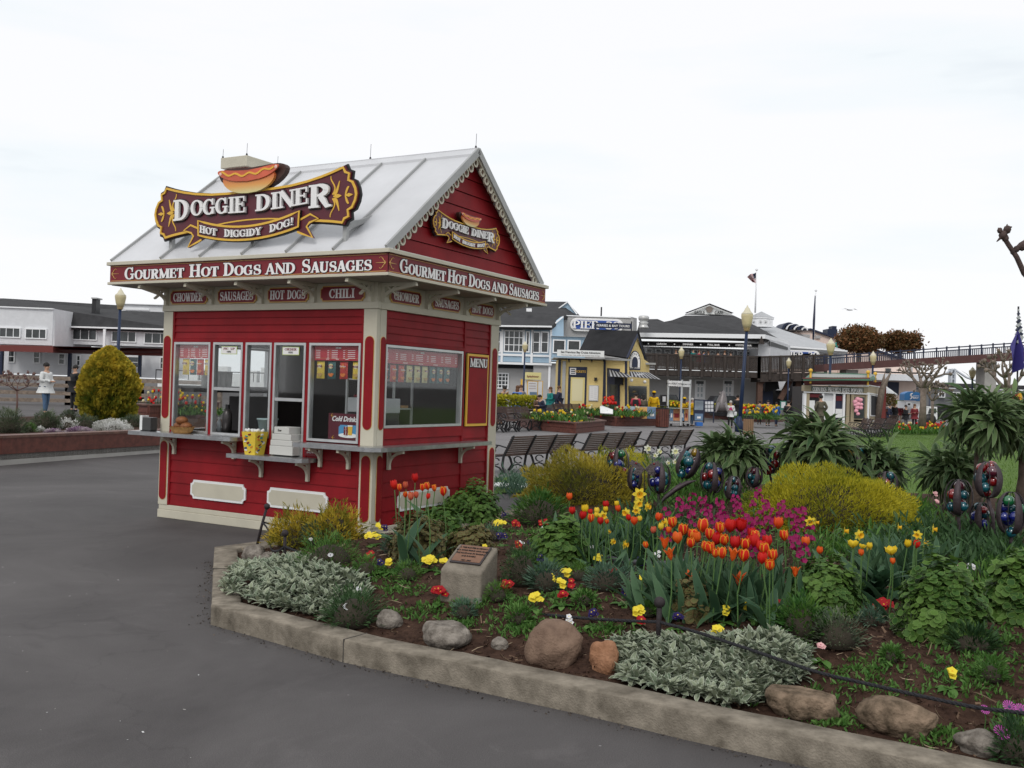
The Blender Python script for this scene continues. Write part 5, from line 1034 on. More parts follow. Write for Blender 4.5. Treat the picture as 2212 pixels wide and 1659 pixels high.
tulips('the clump before the kiosk', 14, [('r', 1403, 175, 23), ('d', 1490, 178, 18), ('r', 1560, 122, 22), ('r', 1655, 262, 15), ('d', 1525, 262, 21), ('d', 1570, 252, 17), ('f', 1440, 195, 17), ('f', 1485, 250, 15), ('f', 1617, 195, 18), ('f', 1660, 185, 19), ('f', 1710, 200, 17), ('f', 1777, 225, 23)], 19, .54, 'tulips in front of the kiosk side wall', .85)
tulips('the right daffodil patch', 17, [('Y', 690, 720, 22), ('y', 840, 740, 16), ('Y', 1030, 778, 24), ('y', 1170, 720, 19), ('o', 765, 800, 16), ('o', 1045, 875, 15), ('r', 1250, 725, 20), ('Y', 770, 740, 14)], 18, .38, 'tulips among the right daffodils')
# extra tulip foliage round the two clumps
def tleaves(name, label, cx, cy, rx, ry, n, L):
 P = np.array([tuple(G(cx+RNG.normal()*rx*.45, cy+RNG.normal()*ry*.45, 0)) for i in range(n)])
 o = scatter(name, LM['tul'], leaf(.17, 6, .16, .7, .4, 0, .5, .01), P, frames(rnd_dirs(n)*np.array([.55, .55, .2])+np.array([0, 0, .95]), RNG.random(n)*3), L*(.6+.6*RNG.random(n)), RNG.random(n)); tag(o, label, 'foliage'); o['kind'] = 'stuff'
tleaves('tulip_foliage', 'dense blue green tulip leaves of the big front clump', 1545, 1322, 150, 24, 420, .33)
tleaves('tulip_foliage', 'blue green tulip leaves in front of the kiosk side wall', 885, 1138, 70, 12, 150, .38); tleaves('tulip_foliage', 'narrow leaves of the left daffodil patch', 1340, 1190, 130, 20, 260, .3); tleaves('tulip_foliage', 'narrow leaves of the right daffodil patch', 1930, 1250, 110, 20, 200, .32)
# broad drooping leaves at the clump's edges
for i, (x, y, a, el, L, lab) in enumerate([(1440, 1300, PI*.95, .25, .32, 'left'), (1455, 1302, -PI*.6, .35, .26, 'front left'), (1570, 1325, -PI*.9, .2, .26, 'front middle'), (1690, 1300, -PI*.35, .2, .25, 'front right'), (1700, 1290, 0, .35, .26, 'right')]):
 p = G(x, y, .05); o = inst(attrmesh('broad_leaf', LM['tul'], *leaf(.24, 7, .14, 1.3, .4, 0, .5, .012), tint=.9), 'broad_leaf', None, M=Matrix.Translation(p) @ rotY((math.cos(a)*math.cos(el), math.sin(a)*math.cos(el), math.sin(el))) @ Matrix.Scale(L, 4)); tag(o, f'drooping broad tulip leaf at the {lab} of the big clump', 'leaf', 'drooping leaves round the big clump')
# daffodils
def daffmesh():
 V = []; Fs = []; E = []
 for k in range(6):
  a = k*PI/3; o = len(V); ca, sa = math.cos(a), math.sin(a)
  for r, w, z in ((.06, .05, 0), (.28, .17, -.03), (.45, .13, -.01), (.60, .0, .02)):
   for u in (-1, 0, 1): V.append((r*ca-u*w*sa, r*sa+u*w*ca, z+.01*(k % 2)+(-.02 if u == 0 else 0))); E.append(.1)
  for i in range(3): b_ = o+3*i; Fs += [(b_, b_+1, b_+4, b_+3), (b_+1, b_+2, b_+5, b_+4)]
 return V, Fs, E
def trumpet():
 V = []; Fs = []; n = 12
 for i, (r, z) in enumerate(((.10, 0), (.15, .06), (.17, .25), (.21, .36), (.27, .40))):
  for j in range(n): rr = r*(1+(.12*(j % 2) if i > 2 else 0)); V.append((rr*math.cos(2*PI*j/n), rr*math.sin(2*PI*j/n), z))
  if i: Fs += [((i-1)*n+j, (i-1)*n+(j+1) % n, i*n+(j+1) % n, i*n+j) for j in range(n)]
 return V, Fs, [0]*len(V)
DY = leafmat('daffodil_yellow', (.76, .60, .04), (.80, .66, .08)); DT = leafmat('daffodil_trumpet', (.78, .45, .02), (.78, .45, .02)); DW = leafmat('narcissus_white', (.76, .76, .68), (.78, .78, .7)); DC = leafmat('narcissus_cup', (.74, .72, .36), (.74, .72, .4))
DM = {'y': (attrmesh('petals', DY, *daffmesh()), attrmesh('trumpet', DT, *trumpet())), 'w': (attrmesh('petals', DW, *daffmesh()), attrmesh('trumpet', DC, *trumpet()))}
DLV = attrmesh('leaf', LM['tul'], *leaf(.055, 5, .1, .35, .5, .1, .9), tint=.6)
def daffodil(c, px, py, wpx, face, hgt, label, group):
 q = G(px, py, hgt); s = wpx/pxm(q); base = Vector((q.x-math.copysign(.05, face)*abs(face)+RNG.normal()*.02, q.y+.03, 0)); base.z = soil(base.x, base.y)-.01; t = T('daffodil', label, 'daffodil', group, base)
 fd = Vector((math.sin(face), -math.cos(face), -.05)); d = q-base; st = d-fd*s*.3
 mb = MB(); mb.tube([(0, 0, 0), Vector((st.x*.15, st.y*.3, st.z*.7)), Vector((st.x*.3, st.y*.6, st.z*.97+.01)), st+Vector((0, 0, .015)), st], [.005, .0045, .004, .004, .006], 5, False); mb.build('stem', M_STEM, t, True)
 M = Matrix.Translation(d) @ fd.to_track_quat('Z', 'Y').to_matrix().to_4x4() @ Matrix.Rotation(RNG.random(), 4, 'Z') @ Matrix.Scale(s, 4); inst(DM[c][0], 'petals', t, M=M); inst(DM[c][1], 'trumpet', t, M=M)
 for i in range(3): a = RNG.random()*6.3; inst(DLV, 'leaf', t, M=rotY((math.cos(a)*.25, math.sin(a)*.25, 1), RNG.random()) @ Matrix.Scale(d.z*RNG.uniform(.7, .95), 4))
 return t
def daffs(c, crop, L, fmt, group, hgt):
 os_ = [daffodil(c, *CP(crop)(x, y), w, f, hgt if not h else h[0], '', group) for x, y, w, f, *h in L]; rank(os_, fmt)
daffs('y', 16, [(570, 280, 27, 0, .5), (560, 365, 21, .3, .44), (545, 425, 18, -.3, .40), (638, 390, 19, .9, .42), (455, 445, 20, -.7, .4), (245, 472, 20, .2, .4), (335, 700, 14, .6, .18), (440, 725, 19, 1.0, .2), (300, 612, 10, 1, .3), (805, 530, 20, -1.2, .38), (2085, 525, 22, -.4, .4), (2130, 530, 18, 1.3, .4)], '{} yellow daffodil from the left around the big tulip clump', 'daffodils around the tulip clump', .4)
daffs('y', 17, [(615, 605, 22, 1.2), (745, 640, 22, .3), (820, 745, 18, 1.0, .33), (1090, 572, 17, 1.3), (1398, 590, 20, 1.3), (1262, 640, 19, -.6), (1322, 710, 20, 1.1)], '{} yellow daffodil from the left in the right patch', 'daffodils of the right patch', .42)
daffs('w', 10, [(1527, 430, 16, .2), (1630, 455, 13, .5), (1772, 455, 16, 0), (1600, 490, 11, -.6), (1705, 555, 11, .6), (1775, 545, 12, -.2), (1985, 520, 10, .3)], '{} white narcissus from the left behind the golden heath', 'white narcissi behind the golden heath', .35)
# primroses and pansies
def blossom(cx=.14):
 V = [(0, 0, 0)]; n = 15; Fs = []; E = [0]
 for ring, (r, z) in enumerate(((cx, .03), (.5, .10))):
  for j in range(n): rr = r*(1+(.16*math.cos(5*2*PI*j/n) if ring else 0)); V.append((rr*math.cos(2*PI*j/n), rr*math.sin(2*PI*j/n), z)); E.append(.62 if not ring else 1)
 Fs = [(0, 1+j, 1+(j+1) % n, 1+(j+1) % n) for j in range(n)]; Fs = [(0, 1+j, 1+(j+1) % n) for j in range(n)]+[(1+j, 1+n+j, 1+n+(j+1) % n, 1+(j+1) % n) for j in range(n)]
 return V, Fs, E
def blmesh(nm, eye, pet): return attrmesh('blossom', leafmat(nm, eye, eye, pet, .5, .2), *blossom())
BL = {'y': blmesh('primrose_yellow', (.74, .42, .02), (.78, .64, .05)), 'r': blmesh('primrose_red', (.72, .42, .03), (.36, .006, .012)), 'p': blmesh('primrose_purple', (.72, .55, .05), (.022, .012, .09)), 'w': blmesh('white_viola', (.7, .6, .1), (.72, .72, .74)), 'm': blmesh('pink_bloom', (.3, .02, .08), (.72, .42, .42))}
PLV = [attrmesh('leaf', LM['prim'], *leaf(.5, 4, .12, c_, .6, .1, .35, .02), tint=t) for c_, t in ((.6, .2), (1.0, .6), (.8, .95))]
def primrose(c, px, py, nb, label, wpx=30, bs=1, lift=.075, leaves=7, group='primroses in the flower bed'):
 q = G(px, py, lift); s = pxm(q); base = Vector((q.x, q.y, soil(q.x, q.y))); t = T('primrose' if c not in 'w' else 'viola', label, 'primrose' if c != 'w' else 'viola', group, base); r = wpx/s/2
 for i in range(leaves): a = i*2*PI/leaves+RNG.random()*.6; el = RNG.uniform(.15, .5); inst(PLV[RNG.integers(0, 3)], 'leaf', t, M=rotY((math.cos(a)*math.cos(el), math.sin(a)*math.cos(el), math.sin(el))) @ Matrix.Scale(RNG.uniform(.07, .105)*(1 if s > 250 else .9), 4))
 nb = int(nb*1.35+.6)
 for i in range(nb):
  a = RNG.random()*6.3; rr = r*.72*math.sqrt(RNG.random()); p = Vector((rr*math.cos(a), rr*math.sin(a)*.7, lift+RNG.uniform(-.018, .022)+(r-rr)*.25)); d = Vector((p.x*6, -.75, .75+RNG.random()*.4)).normalized()
  inst(BL[c], 'blossom', t, M=Matrix.Translation(p) @ d.to_track_quat('Z', 'Y').to_matrix().to_4x4() @ Matrix.Scale(.043*bs*RNG.uniform(.85, 1.1), 4))
 return t
YL = [(805, 1161, 13, 40, 'large yellow primrose at the left, below another yellow one'), (820, 1139, 7, 26, 'yellow primrose just before the kiosk corner, above the large left one'), (926, 1211, 13, 38, 'full yellow primrose just left of the plaque stone'), (957, 1216, 4, 16, 'thin yellow primrose touching the left edge of the plaque stone'), (841, 1216, 5, 18, 'small yellow daisy-like primrose left of the plaque stone'), (1079, 1132, 11, 32, 'rounded yellow primrose at the back above purple pansies'), (1155, 1292, 12, 42, 'yellow primrose right above the long rope'), (1190, 1252, 5, 16, 'small upright yellow primrose left of the twin heads'), (1209, 1262, 8, 24, 'yellow primrose beside a red one in the middle of the bed'), (1223, 1240, 6, 22, 'uppermost yellow primrose of the middle trio'), (1293, 1206, 4, 18, 'pale yellow primrose by the grey hose'), (1393, 1254, 9, 24, 'tall yellow primrose left of the big tulip clump'), (1419, 1230, 4, 20, 'yellow primrose behind purple one by the hose end'), (1378, 1321, 8, 28, 'yellow primrose left of the middle iron post'), (1614, 1312, 7, 26, 'yellow primrose in front of the big tulip clump'), (1568, 1321, 3, 14, 'small yellow primrose under the lowest orange tulip'), (1547, 1364, 8, 26, 'yellow primrose at the top edge of the silvery leaves'), (2054, 1457, 3, 14, 'lone yellow primrose on bare mulch at right'), (1999, 1243, 4, 14, 'small yellow bloom on top of the largest geranium'), (1049, 1185, 2, 10, 'tiny yellow bloom above the plaque stone')]
for x, y, n, w, l in YL: primrose('y', x, y, n, l, w)
for x, y, n, w, l in [(800, 1200, 3, 16, 'small red primrose at the left of the bed'), (950, 1281, 12, 44, 'large red primrose behind the rope before the plaque stone'), (1114, 1132, 4, 20, 'small red primrose right of the rounded yellow one'), (1173, 1130, 5, 24, 'red primrose at the back below the tall fine bush'), (1095, 1265, 9, 30, 'red primrose right beside the plaque stone'), (1215, 1286, 5, 22, 'red primrose below the yellow trio'), (1235, 1262, 4, 20, 'red primrose right of the yellow trio'), (1321, 1237, 7, 30, 'dark red primrose right of the blue green clump'), (1386, 1341, 4, 20, 'red primrose touching the rope left of the middle post'), (1120, 1179, 3, 16, 'red primrose beside the white violas at the back'), (1684, 1309, 10, 38, 'red primrose right of the big tulip clump'), (1908, 1309, 15, 56, 'large red yellow-eyed primrose in front of the largest geranium')]: primrose('r', x, y, n, l, w)
for x, y, n, w, l in [(1085, 1160, 9, 30, 'purple primrose below the rounded yellow one'), (1091, 1115, 4, 16, 'purple primrose at the back near the kiosk geranium'), (1147, 1176, 4, 20, 'purple primrose right of the white violas'), (1167, 1208, 3, 18, 'purple primrose left of the round green geranium'), (1384, 1216, 9, 28, 'purple primrose at the hose left of the big clump'), (1349, 1281, 2, 16, 'purple primrose with large pale leaves in the middle'), (1281, 1327, 6, 20, 'purple primrose just above the rope'), (1464, 1335, 5, 20, 'purple primrose right of the middle post'), (822, 1216, 3, 12, 'purple primrose next to the daisy-like yellow one'), (832, 1142, 4, 14, 'purple primrose by the bronze bush')]: primrose('p', x, y, n, l, w, bs=.9)
for x, y, n, w, l in [(1125, 1177, 4, 16, 'white viola at the back of the bed'), (1276, 1184, 6, 22, 'white viola by the left end of the hose'), (1231, 1339, 3, 12, 'white viola just under the long rope'), (1415, 1200, 6, 30, 'white viola behind the hose'), (2100, 1227, 5, 22, 'white viola above the right geranium'), (1173, 1140, 2, 8, 'white viola next to the back red primrose')]: primrose('w', x, y, n, l, w, bs=.8)
for x, y, l in [(2068, 1231, 'pink bloom left of the white violas at right'), (2025, 1085, 'pale pink bloom before the right echium'), (2020, 1068, 'upper pale pink bloom before the right echium'), (1775, 1397, 'orange bloom between kerb leaves and grey shrub')]: primrose('m', x, y, 3, l, 10, bs=.9, leaves=0 if y < 1100 else 4, group='pink blooms', lift=.3 if y < 1100 else .08)
# white and purple daisies
def daisy(px, py, wpx, m, m2, label, tilt=.8, hgt=.14):
 q = G(px, py, hgt); s = wpx/pxm(q); base = Vector((q.x+.01, q.y+.02, soil(q.x, q.y))); t = T('daisy', label, 'daisy', 'daisies in the flower bed', base); d = q-base
 mb = MB(); mb.tube([(0, 0, 0), d*.6+Vector((.006, 0, 0)), d], .003, 5, False); mb.build('stem', M_STEM, t); V = []; Fs = []
 for k in range(16): a = 2*PI*k/16; o = len(V); V += [(.1*math.cos(a-.12), .1*math.sin(a-.12), .0), (.1*math.cos(a+.12), .1*math.sin(a+.12), 0), (.5*math.cos(a+.10), .5*math.sin(a+.10), .06), (.5*math.cos(a-.10), .5*math.sin(a-.10), .06)]; Fs.append((o, o+1, o+2, o+3))
 M = Matrix.Translation(d) @ Vector((.1, -tilt, 1)).to_track_quat('Z', 'Y').to_matrix().to_4x4() @ Matrix.Scale(s, 4); me = bpy.data.meshes.new('rays'); me.from_pydata(V, [], Fs); me.materials.append(m); inst(me, 'rays', t, M=M)
 mb = MB(); mb.ball((0, 0, .02), .12, 8, (1, 1, .5)); o = mb.build('disc', m2, t); o.matrix_local = M
MW_ = mat('daisy_white', (.76, .76, .78), .5); MP_ = mat('daisy_purple', (.42, .06, .34), .5); MD_ = mat('daisy_disc', (.05, .03, .10), .6)
for x, y, w, l in [(714, 1199, 12, 'white daisy above the bright green bush'), (774, 1272, 12, 'white daisy at the tip of the silvery mat'), (750, 1311, 19, 'open white daisy on the dark bush by the kerb'), (671, 1165, 9, 'closed white daisy by the golden juniper')]: daisy(x, y, w, MW_, MD_, l)
for x, y, w, l in [(2163, 1583, 35, 'large magenta daisy at the lower right corner'), (2180, 1527, 30, 'magenta daisy touching the rope at right'), (2205, 1533, 28, 'magenta daisy cut by the right edge'), (2127, 1533, 22, 'pale magenta daisy left of the pair on the rope')]: daisy(x, y, w, MP_, MD_, l, 1.0, .12)
pbush('daisy_bush', 'green daisy foliage at the lower right corner', 'bush', GB, 2195, 1650, 90, 70, 'dgrn', LFN, 900, .05, lump=.3)
# magenta stocks
MG = leafmat('stock_magenta', (.19, .005, .055), (.31, .012, .105), trans=.3)
SB = attrmesh('blossom', MG, *blossom(.1), tint=.5); SB2 = attrmesh('blossom', MG, *blossom(.1), tint=1.0)
SP = [(930, 350), (1040, 330), (1130, 340), (1280, 370), (1420, 340), (1020, 400), (1180, 410), (1300, 440), (1040, 500), (1230, 520), (1320, 480), (1440, 400), (1580, 340), (1690, 350), (1830, 370), (1620, 265), (1700, 440), (1770, 460), (1640, 480), (1560, 560), (1500, 500), (1930, 440), (2010, 460), (1990, 520), (2080, 625), (1960, 720), (1900, 480), (1820, 440), (810, 650), (805, 460), (1640, 590), (1720, 530), (930, 430), (1400, 520), (1150, 470), (1480, 590), (1560, 620), (1290, 560), (1940, 640), (2020, 800), (1580, 790)]
os_ = []
for x, y in SP:
 px, py = CP(16)(x, y); q = G(px, py, .38); s = pxm(q); base = Vector((q.x+RNG.normal()*.02, q.y+.04, 0)); base.z = soil(base.x, base.y); t = T('stock_flower', '', 'stock', 'magenta stocks behind the tulips', base); os_.append(t); d = q-base
 mb = MB(); mb.tube([(0, 0, 0), d*.5+Vector((.01, 0, 0)), d+Vector((0, 0, .02))], .004, 5, False); mb.build('stem', M_STEM, t)
 V, F_, E_ = blossom(.1); B = [];
 for i in range(13):
  a = i*2.4; z = RNG.uniform(-.055, .05); r = .034*math.sqrt(max(.1, 1-(z/.07)**2)); p = d+Vector((r*math.cos(a), r*math.sin(a), z)); nn = Vector((math.cos(a), math.sin(a)-.35, .45)).normalized(); inst(SB if i % 2 else SB2, 'blossom', t, M=Matrix.Translation(p) @ nn.to_track_quat('Z', 'Y').to_matrix().to_4x4() @ Matrix.Scale(.034, 4)) if i < 13 else 0
 for i in range(4): a = RNG.random()*6.3; inst(PLV[i % 3], 'leaf', t, M=Matrix.Translation(d*RNG.uniform(.2, .75)) @ rotY((math.cos(a), math.sin(a), .5)) @ Matrix.Diagonal((.05, .11, .1, 1)))
rank(os_, '{} magenta stock flower from the left behind the big tulip clump')
# golden heath mounds and dock plant
pbush('golden_heath', 'big golden yellow heath mound right of the glass ball flowers', 'bush', 'golden heath mounds', 1793, 1144, 390, 122, 'jun', SPRIG, 42000, .044, d=1.1, lump=.10, lumps=5, out=.62, depth=.35)
pbush('golden_heath', 'golden heath mound tinged bronze left of the glass ball flowers', 'bush', 'golden heath mounds', 1262, 1084, 268, 96, 'jund', SPRIG, 30000, .05, d=1.3, lump=.16, lumps=5, out=.62, depth=.35, tb=.1)
pbush('golden_heath', 'small bright yellow heath crest behind the left mound', 'bush', 'golden heath mounds', 1345, 1040, 150, 64, 'jun', SPRIG, 11000, .055, lump=.2, lumps=5, out=.62)
q = G(1262, 1084); P = []
for i in range(260): p = G(RNG.uniform(1180, 1340), RNG.uniform(1015, 1090), .0); P.append((p.x, p.y-.55, soil(p.x, p.y)+abs(RNG.normal(0, .2))))
def rosette(name, label, cat, loc, tilt, Rm, n, lm, w=.2, group=None, elmin=-1.0, elmax=1.45, curl=1.15, trunk=None, seed=0, asz=1.0, crowns=1):
 """crown of long leaves, each a part"""
 t = T(name, label, cat, group, loc); rg = np.random.default_rng(seed)
 ms = [attrmesh('leaf', LM[lm], *leaf(w*(.8+.35*rg.random()), 6, .16, curl*(.5+rg.random()), .38, 0, .35, .012), tint=rg.random()) for i in range(6)]
 tm = Vector(tilt).to_track_quat('Z', 'Y').to_matrix().to_4x4()
 ofs = [Vector((0, 0, 0))]+[Vector((math.cos(j*2.1+seed)*.5, math.sin(j*2.1+seed)*.5, rg.uniform(-.12, .18)))*Rm for j in range(crowns-1)]; sc_ = 1 if crowns == 1 else .86
 for i in range(n):
  f = (i+.5)/n; el = elmin+(elmax-elmin)*f**.8; a = i*2.39996+rg.normal()*.4; el += rg.normal()*.16; L = sc_*Rm*rg.uniform(.55, 1.12)*(1-.25*max(0, f-.7)/.3)*(.8+.2*math.cos(el-.3))
  inst(ms[i % 6], 'leaf', t, M=Matrix.Translation(ofs[i % crowns]) @ tm @ Matrix.Rotation(.35*math.sin(i % crowns*2.2), 4, 'Y') @ Matrix.Translation((0, 0, (f-.5)*Rm*.3)) @ rotY((math.cos(a)*math.cos(el), math.sin(a)*math.cos(el), math.sin(el)), rg.normal()*.35) @ Matrix.Diagonal((L*asz, L, L, 1)))
 if lm == 'ech':
  m_ = 520; El = rg.uniform(-1.0, 1.35, m_); Aa = rg.random(m_)*6.283; DD = np.stack([np.cos(Aa)*np.cos(El), np.sin(Aa)*np.cos(El), np.sin(El)], 1); o = scatter('inner_leaves', LM['ech'], leaf(w, 5, .16, 1.1, .38, 0, .35, .012), DD*Rm*.12+rg.normal(0, 1, (m_, 3))*Rm*np.array([.22, .16, .16])+np.array([0, 0, Rm*.05]), frames(DD+rg.normal(0, .25, (m_, 3)), rg.normal(0, .4, m_)), Rm*rg.uniform(.4, .85, m_), rg.random(m_), t); o['kind'] = 'stuff'
 if trunk is not None: mb = MB(); b_ = Vector(trunk)-Vector(loc); mb.tube([b_, b_*.5+Vector((.03, 0, 0)), (0, 0, 0)], [.075, .05, .045], 8); mb.build('stalk', mat('echium_stalk', (.09, .065, .05), .9, 0, 12, .4, .5, 30), t, True)
 return t
EG = 'large echium plants behind the bed'
def ech(px, py, Y, rpx, label, n=120, **kw):
 p = at(px, py, Y); g = soil(p.x, p.y+.1); rosette('echium_plant', label, 'plant', tuple(p), kw.pop('tilt', (0, -.25, 1)), rpx/pxm(p), min(290, int(n*2.2)), 'ech', group=EG, trunk=(p.x, p.y+.1, g-.05), seed=int(px), crowns=3 if rpx > 80 else 2, **kw)
ech(1577, 988, 12.6, 82, 'green echium crown between benches and the left glass ball flowers', 130, w=.21)
ech(1768, 965, 12.2, 96, 'largest grey green echium crown in front of the corn dog stand', 190, w=.17)
ech(1890, 1010, 12.8, 84, 'low dark echium right of the largest crown', 110, w=.16); ech(2061, 1022, 12.0, 84, 'dark star shaped echium above the right glass ball flowers', 130, w=.16, tilt=(0, -.8, .8))
ech(2116, 905, 10.6, 98, 'tall echium crown on a thick stalk at the right', 170, w=.16); ech(2212, 918, 10.9, 92, 'tall echium crown cut by the right edge', 140, w=.16)
p = G(1894, 1300); rosette('dock_plant', 'dark green broad leaved rosette between two geranium mounds', 'plant', tuple(p+Vector((0, 0, .05))), (0, -.1, 1), 96/pxm(p), 46, 'drk', w=.30, elmin=-.1, elmax=1.4, curl=.7, seed=4)
# glass ball flowers
GC = {}
for nm, c in (('teal', (.006, .085, .11)), ('blue', (.008, .014, .15)), ('red', (.20, .006, .008)), ('green', (.006, .11, .035)), ('amber', (.26, .16, .01)), ('plum', (.07, .008, .02)), ('aqua', (.015, .19, .24))):
 GC[nm] = mat('glass_'+nm, c, .08, 0, 0, spec=.8, coat=.6)
BALL = {}
for nm, m in GC.items(): q = MB(); q.ball((0, 0, 0), 1, 14); BALL[nm] = q.mesh('glass_ball', m, True)
M_PET = mat('weathered_steel', (.065, .05, .055), .6, .5, 10, .35, .3, 40)
def gflower(px, py, w, h, footx, footy, label, cols, tilt=0, Y=None, nb=5):
 g = G(footx, footy) if Y is None else at(footx, footy, Y); Yd = g.y; p = at(px, py, Yd); s = pxm(p); hw, hh = w/s/2, h/s/2; t = T('glass_ball_flower', label, 'garden ornament', 'glass ball flowers in the bed', g); c = p-g
 rm = Matrix.Translation(c) @ Matrix.Rotation(tilt, 4, 'Y'); q = MB(); q.tube([(0, 0, -.1), c*.5+Vector((.01, 0, 0)), c-Vector((hh*math.sin(tilt), 0, hh*math.cos(tilt)))], [.018, .015, .016], 8); q.build('stem', M_PET, t, True)
 ph = RNG.random()*3
 for k in range(4):
  a = k*PI/2+ph; L = MB(); L.M = rm @ Matrix.Rotation(a, 4, 'Z'); V = []; Fs = []; n = 12
  for i in range(n+1):
   u = i/n; th = u*PI*.93; r = hw*math.sin(th)**.8; z = -hh*math.cos(th)*1.02; ww = .034*math.sin(PI*min(1, u*.8+.15))*(hw/.11)**.5
   for dx, dr in ((-ww, 0), (ww, 0), (ww, .006), (-ww, .006)): V.append((r+dr, dx, z))
   if i: b_ = 4*(i-1); Fs += [(b_+j, b_+(j+1) % 4, b_+4+(j+1) % 4, b_+4+j) for j in range(4)]
  L.add(V, Fs+[(3, 2, 1, 0), (4*n, 4*n+1, 4*n+2, 4*n+3)]); L.build('steel_petal', M_PET, t, True)
 q = MB()
 for k in range(4):
  a = k*PI/2+ph+.8; q.M = rm @ Matrix.Rotation(a, 4, 'Z'); q.tube([(hw*.98*math.sin(u*PI), 0, -hh*.98*math.cos(u*PI)) for u in np.linspace(0, 1, 13)], .004, 5)
 q.build('wire_cage', M_IRON, t, True); rg = np.random.default_rng(int(px)); pts = []; r0 = hw*.46
 for tr in range(4000):
  v = rg.uniform(-1, 1, 3); rr = r0*rg.uniform(.8, 1.1); z = (v[2]*.85-.12)*hh; lim = hw*math.sqrt(max(0, 1-(z/hh)**2))-rr*.75
  if math.hypot(v[0], v[1])*hw > lim: continue
  pnt = Vector((v[0]*hw, v[1]*hw, z))
  if all((pnt-a).length > (rr+b_)*.9 for a, b_ in pts): pts.append((pnt, rr))
  if len(pts) >= nb+3: break
 for i, (a, b_) in enumerate(pts): inst(BALL[cols[i % len(cols)]], 'glass_ball', t, M=rm @ Matrix.Translation(a) @ Matrix.Scale(b_, 4))
 return t
gflower(1335, 1001, 46, 68, 1328, 1085, 'leftmost glass ball flower with teal and red balls by the golden mound', ['teal', 'red', 'teal', 'blue', 'green'])
gflower(1371, 1033, 31, 52, 1362, 1100, 'small glass ball flower with aqua ball beside the leftmost one', ['aqua', 'blue', 'plum', 'teal'])
gflower(1424, 1032, 47, 66, 1418, 1108, 'glass ball flower with blue and dark red balls, third from left', ['blue', 'teal', 'plum', 'teal', 'blue', 'aqua'])
gflower(1487, 999, 50, 70, 1450, 1090, 'glass ball flower leaning right with amber and green balls', ['teal', 'green', 'amber', 'plum', 'blue', 'aqua'], .35)
gflower(1538, 1032, 48, 68, 1540, 1095, 'upright glass ball flower with red and blue balls left of the magenta stocks', ['red', 'blue', 'teal', 'amber', 'blue'])
gflower(1583, 1054, 34, 52, 1585, 1110, 'small glass ball flower at the left end of the big golden mound', ['plum', 'teal', 'aqua', 'teal'], .1)
gflower(1629, 1030, 34, 44, 1632, 1090, 'half hidden glass ball flower behind the golden mound', ['plum', 'teal'], .1); gflower(1664, 992, 47, 62, 1664, 1080, 'glass ball flower with red balls above the golden mound', ['teal', 'red', 'red', 'plum', 'teal'])
gflower(1848, 999, 54, 76, 1850, 1085, 'glass ball flower with blue green and yellow balls before the echium', ['aqua', 'blue', 'green', 'blue', 'amber', 'teal']); gflower(1786, 1035, 32, 40, 1786, 1085, 'small glass ball flower just peeping over the golden mound', ['teal', 'plum'])
gflower(1916, 1044, 44, 52, 1918, 1110, 'glass ball flower with bright red and green balls at the mound end', ['green', 'red', 'teal', 'plum']); gflower(2071, 1074, 54, 78, 2068, 1190, 'glass ball flower with dark teal and red balls, left of the right group', ['red', 'teal', 'teal', 'plum', 'blue'])
gflower(2135, 1036, 57, 78, 2150, 1200, 'highest glass ball flower of the right group, all red balls', ['red', 'red', 'plum', 'teal']); gflower(2121, 1117, 46, 64, 2118, 1190, 'low glass ball flower in the right group with blue and orange balls', ['blue', 'teal', 'red', 'plum'])
gflower(2184, 1108, 56, 92, 2180, 1215, 'rightmost glass ball flower with blue and green balls', ['green', 'blue', 'blue', 'teal'])
def metal_leaf(P, w, label):
 q = MB(); C = [Vector(p) for p in P]; n = 16; V = []; Fs = []
 for i in range(n+1):
  t = i/n; k = min(len(C)-2, int(t*(len(C)-1))); f = t*(len(C)-1)-k; c = C[k].lerp(C[k+1], f); ww = w*math.sin(PI*min(1, .08+t*.9))
  for d in ((0, -ww), (.012, 0), (0, ww), (-.006, 0)): V.append((c.x, c.y-d[0], c.z+d[1]))
  if i: b_ = 4*(i-1); Fs += [(b_+j, b_+(j+1) % 4, b_+4+(j+1) % 4, b_+4+j) for j in range(4)]
 q.add(V, Fs); o = q.build('steel_leaf', M_PET, None, True); tag(o, label, 'garden ornament', 'steel leaves of the glass ball flowers')
metal_leaf([at(x, y, 10.2) for x, y in ((1416, 1098), (1436, 1075), (1462, 1055), (1485, 1043), (1504, 1038))], .035, 'long curved steel leaf rising right between glass ball flowers'); metal_leaf([at(x, y, 9.0) for x, y in ((2118, 1160), (2108, 1145), (2112, 1128), (2132, 1118))], .04, 'short curled steel leaf among the right glass ball flowers')
p = at(1393, 1013, 11.0); t = T('butterfly_ornament', 'speckled metal butterfly ornament on a stick between glass ball flowers', 'garden ornament', None, (p.x, p.y, soil(p.x, p.y))); h = p.z-soil(p.x, p.y); mj = mat('jewelled_metal', (.12, .10, .10), .4, .6, 60, .7)
q = MB(); q.tube([(0, 0, 0), (0, 0, h)], .005, 6); q.build('stick', M_IRON, t)
for s in (-1, 1): q = MB(); q.prism([(0, h), (s*.06, h+.06), (s*.15, h+.10), (s*.17, h+.05), (s*.10, h), (s*.13, h-.05), (s*.08, h-.08), (s*.02, h-.03)], -.004, .004); q.build('wing', mj, t); q = MB(); q.ball((s*.10, -.006, h+.06), .012, 8); q.build('jewel', GC['red'], t)
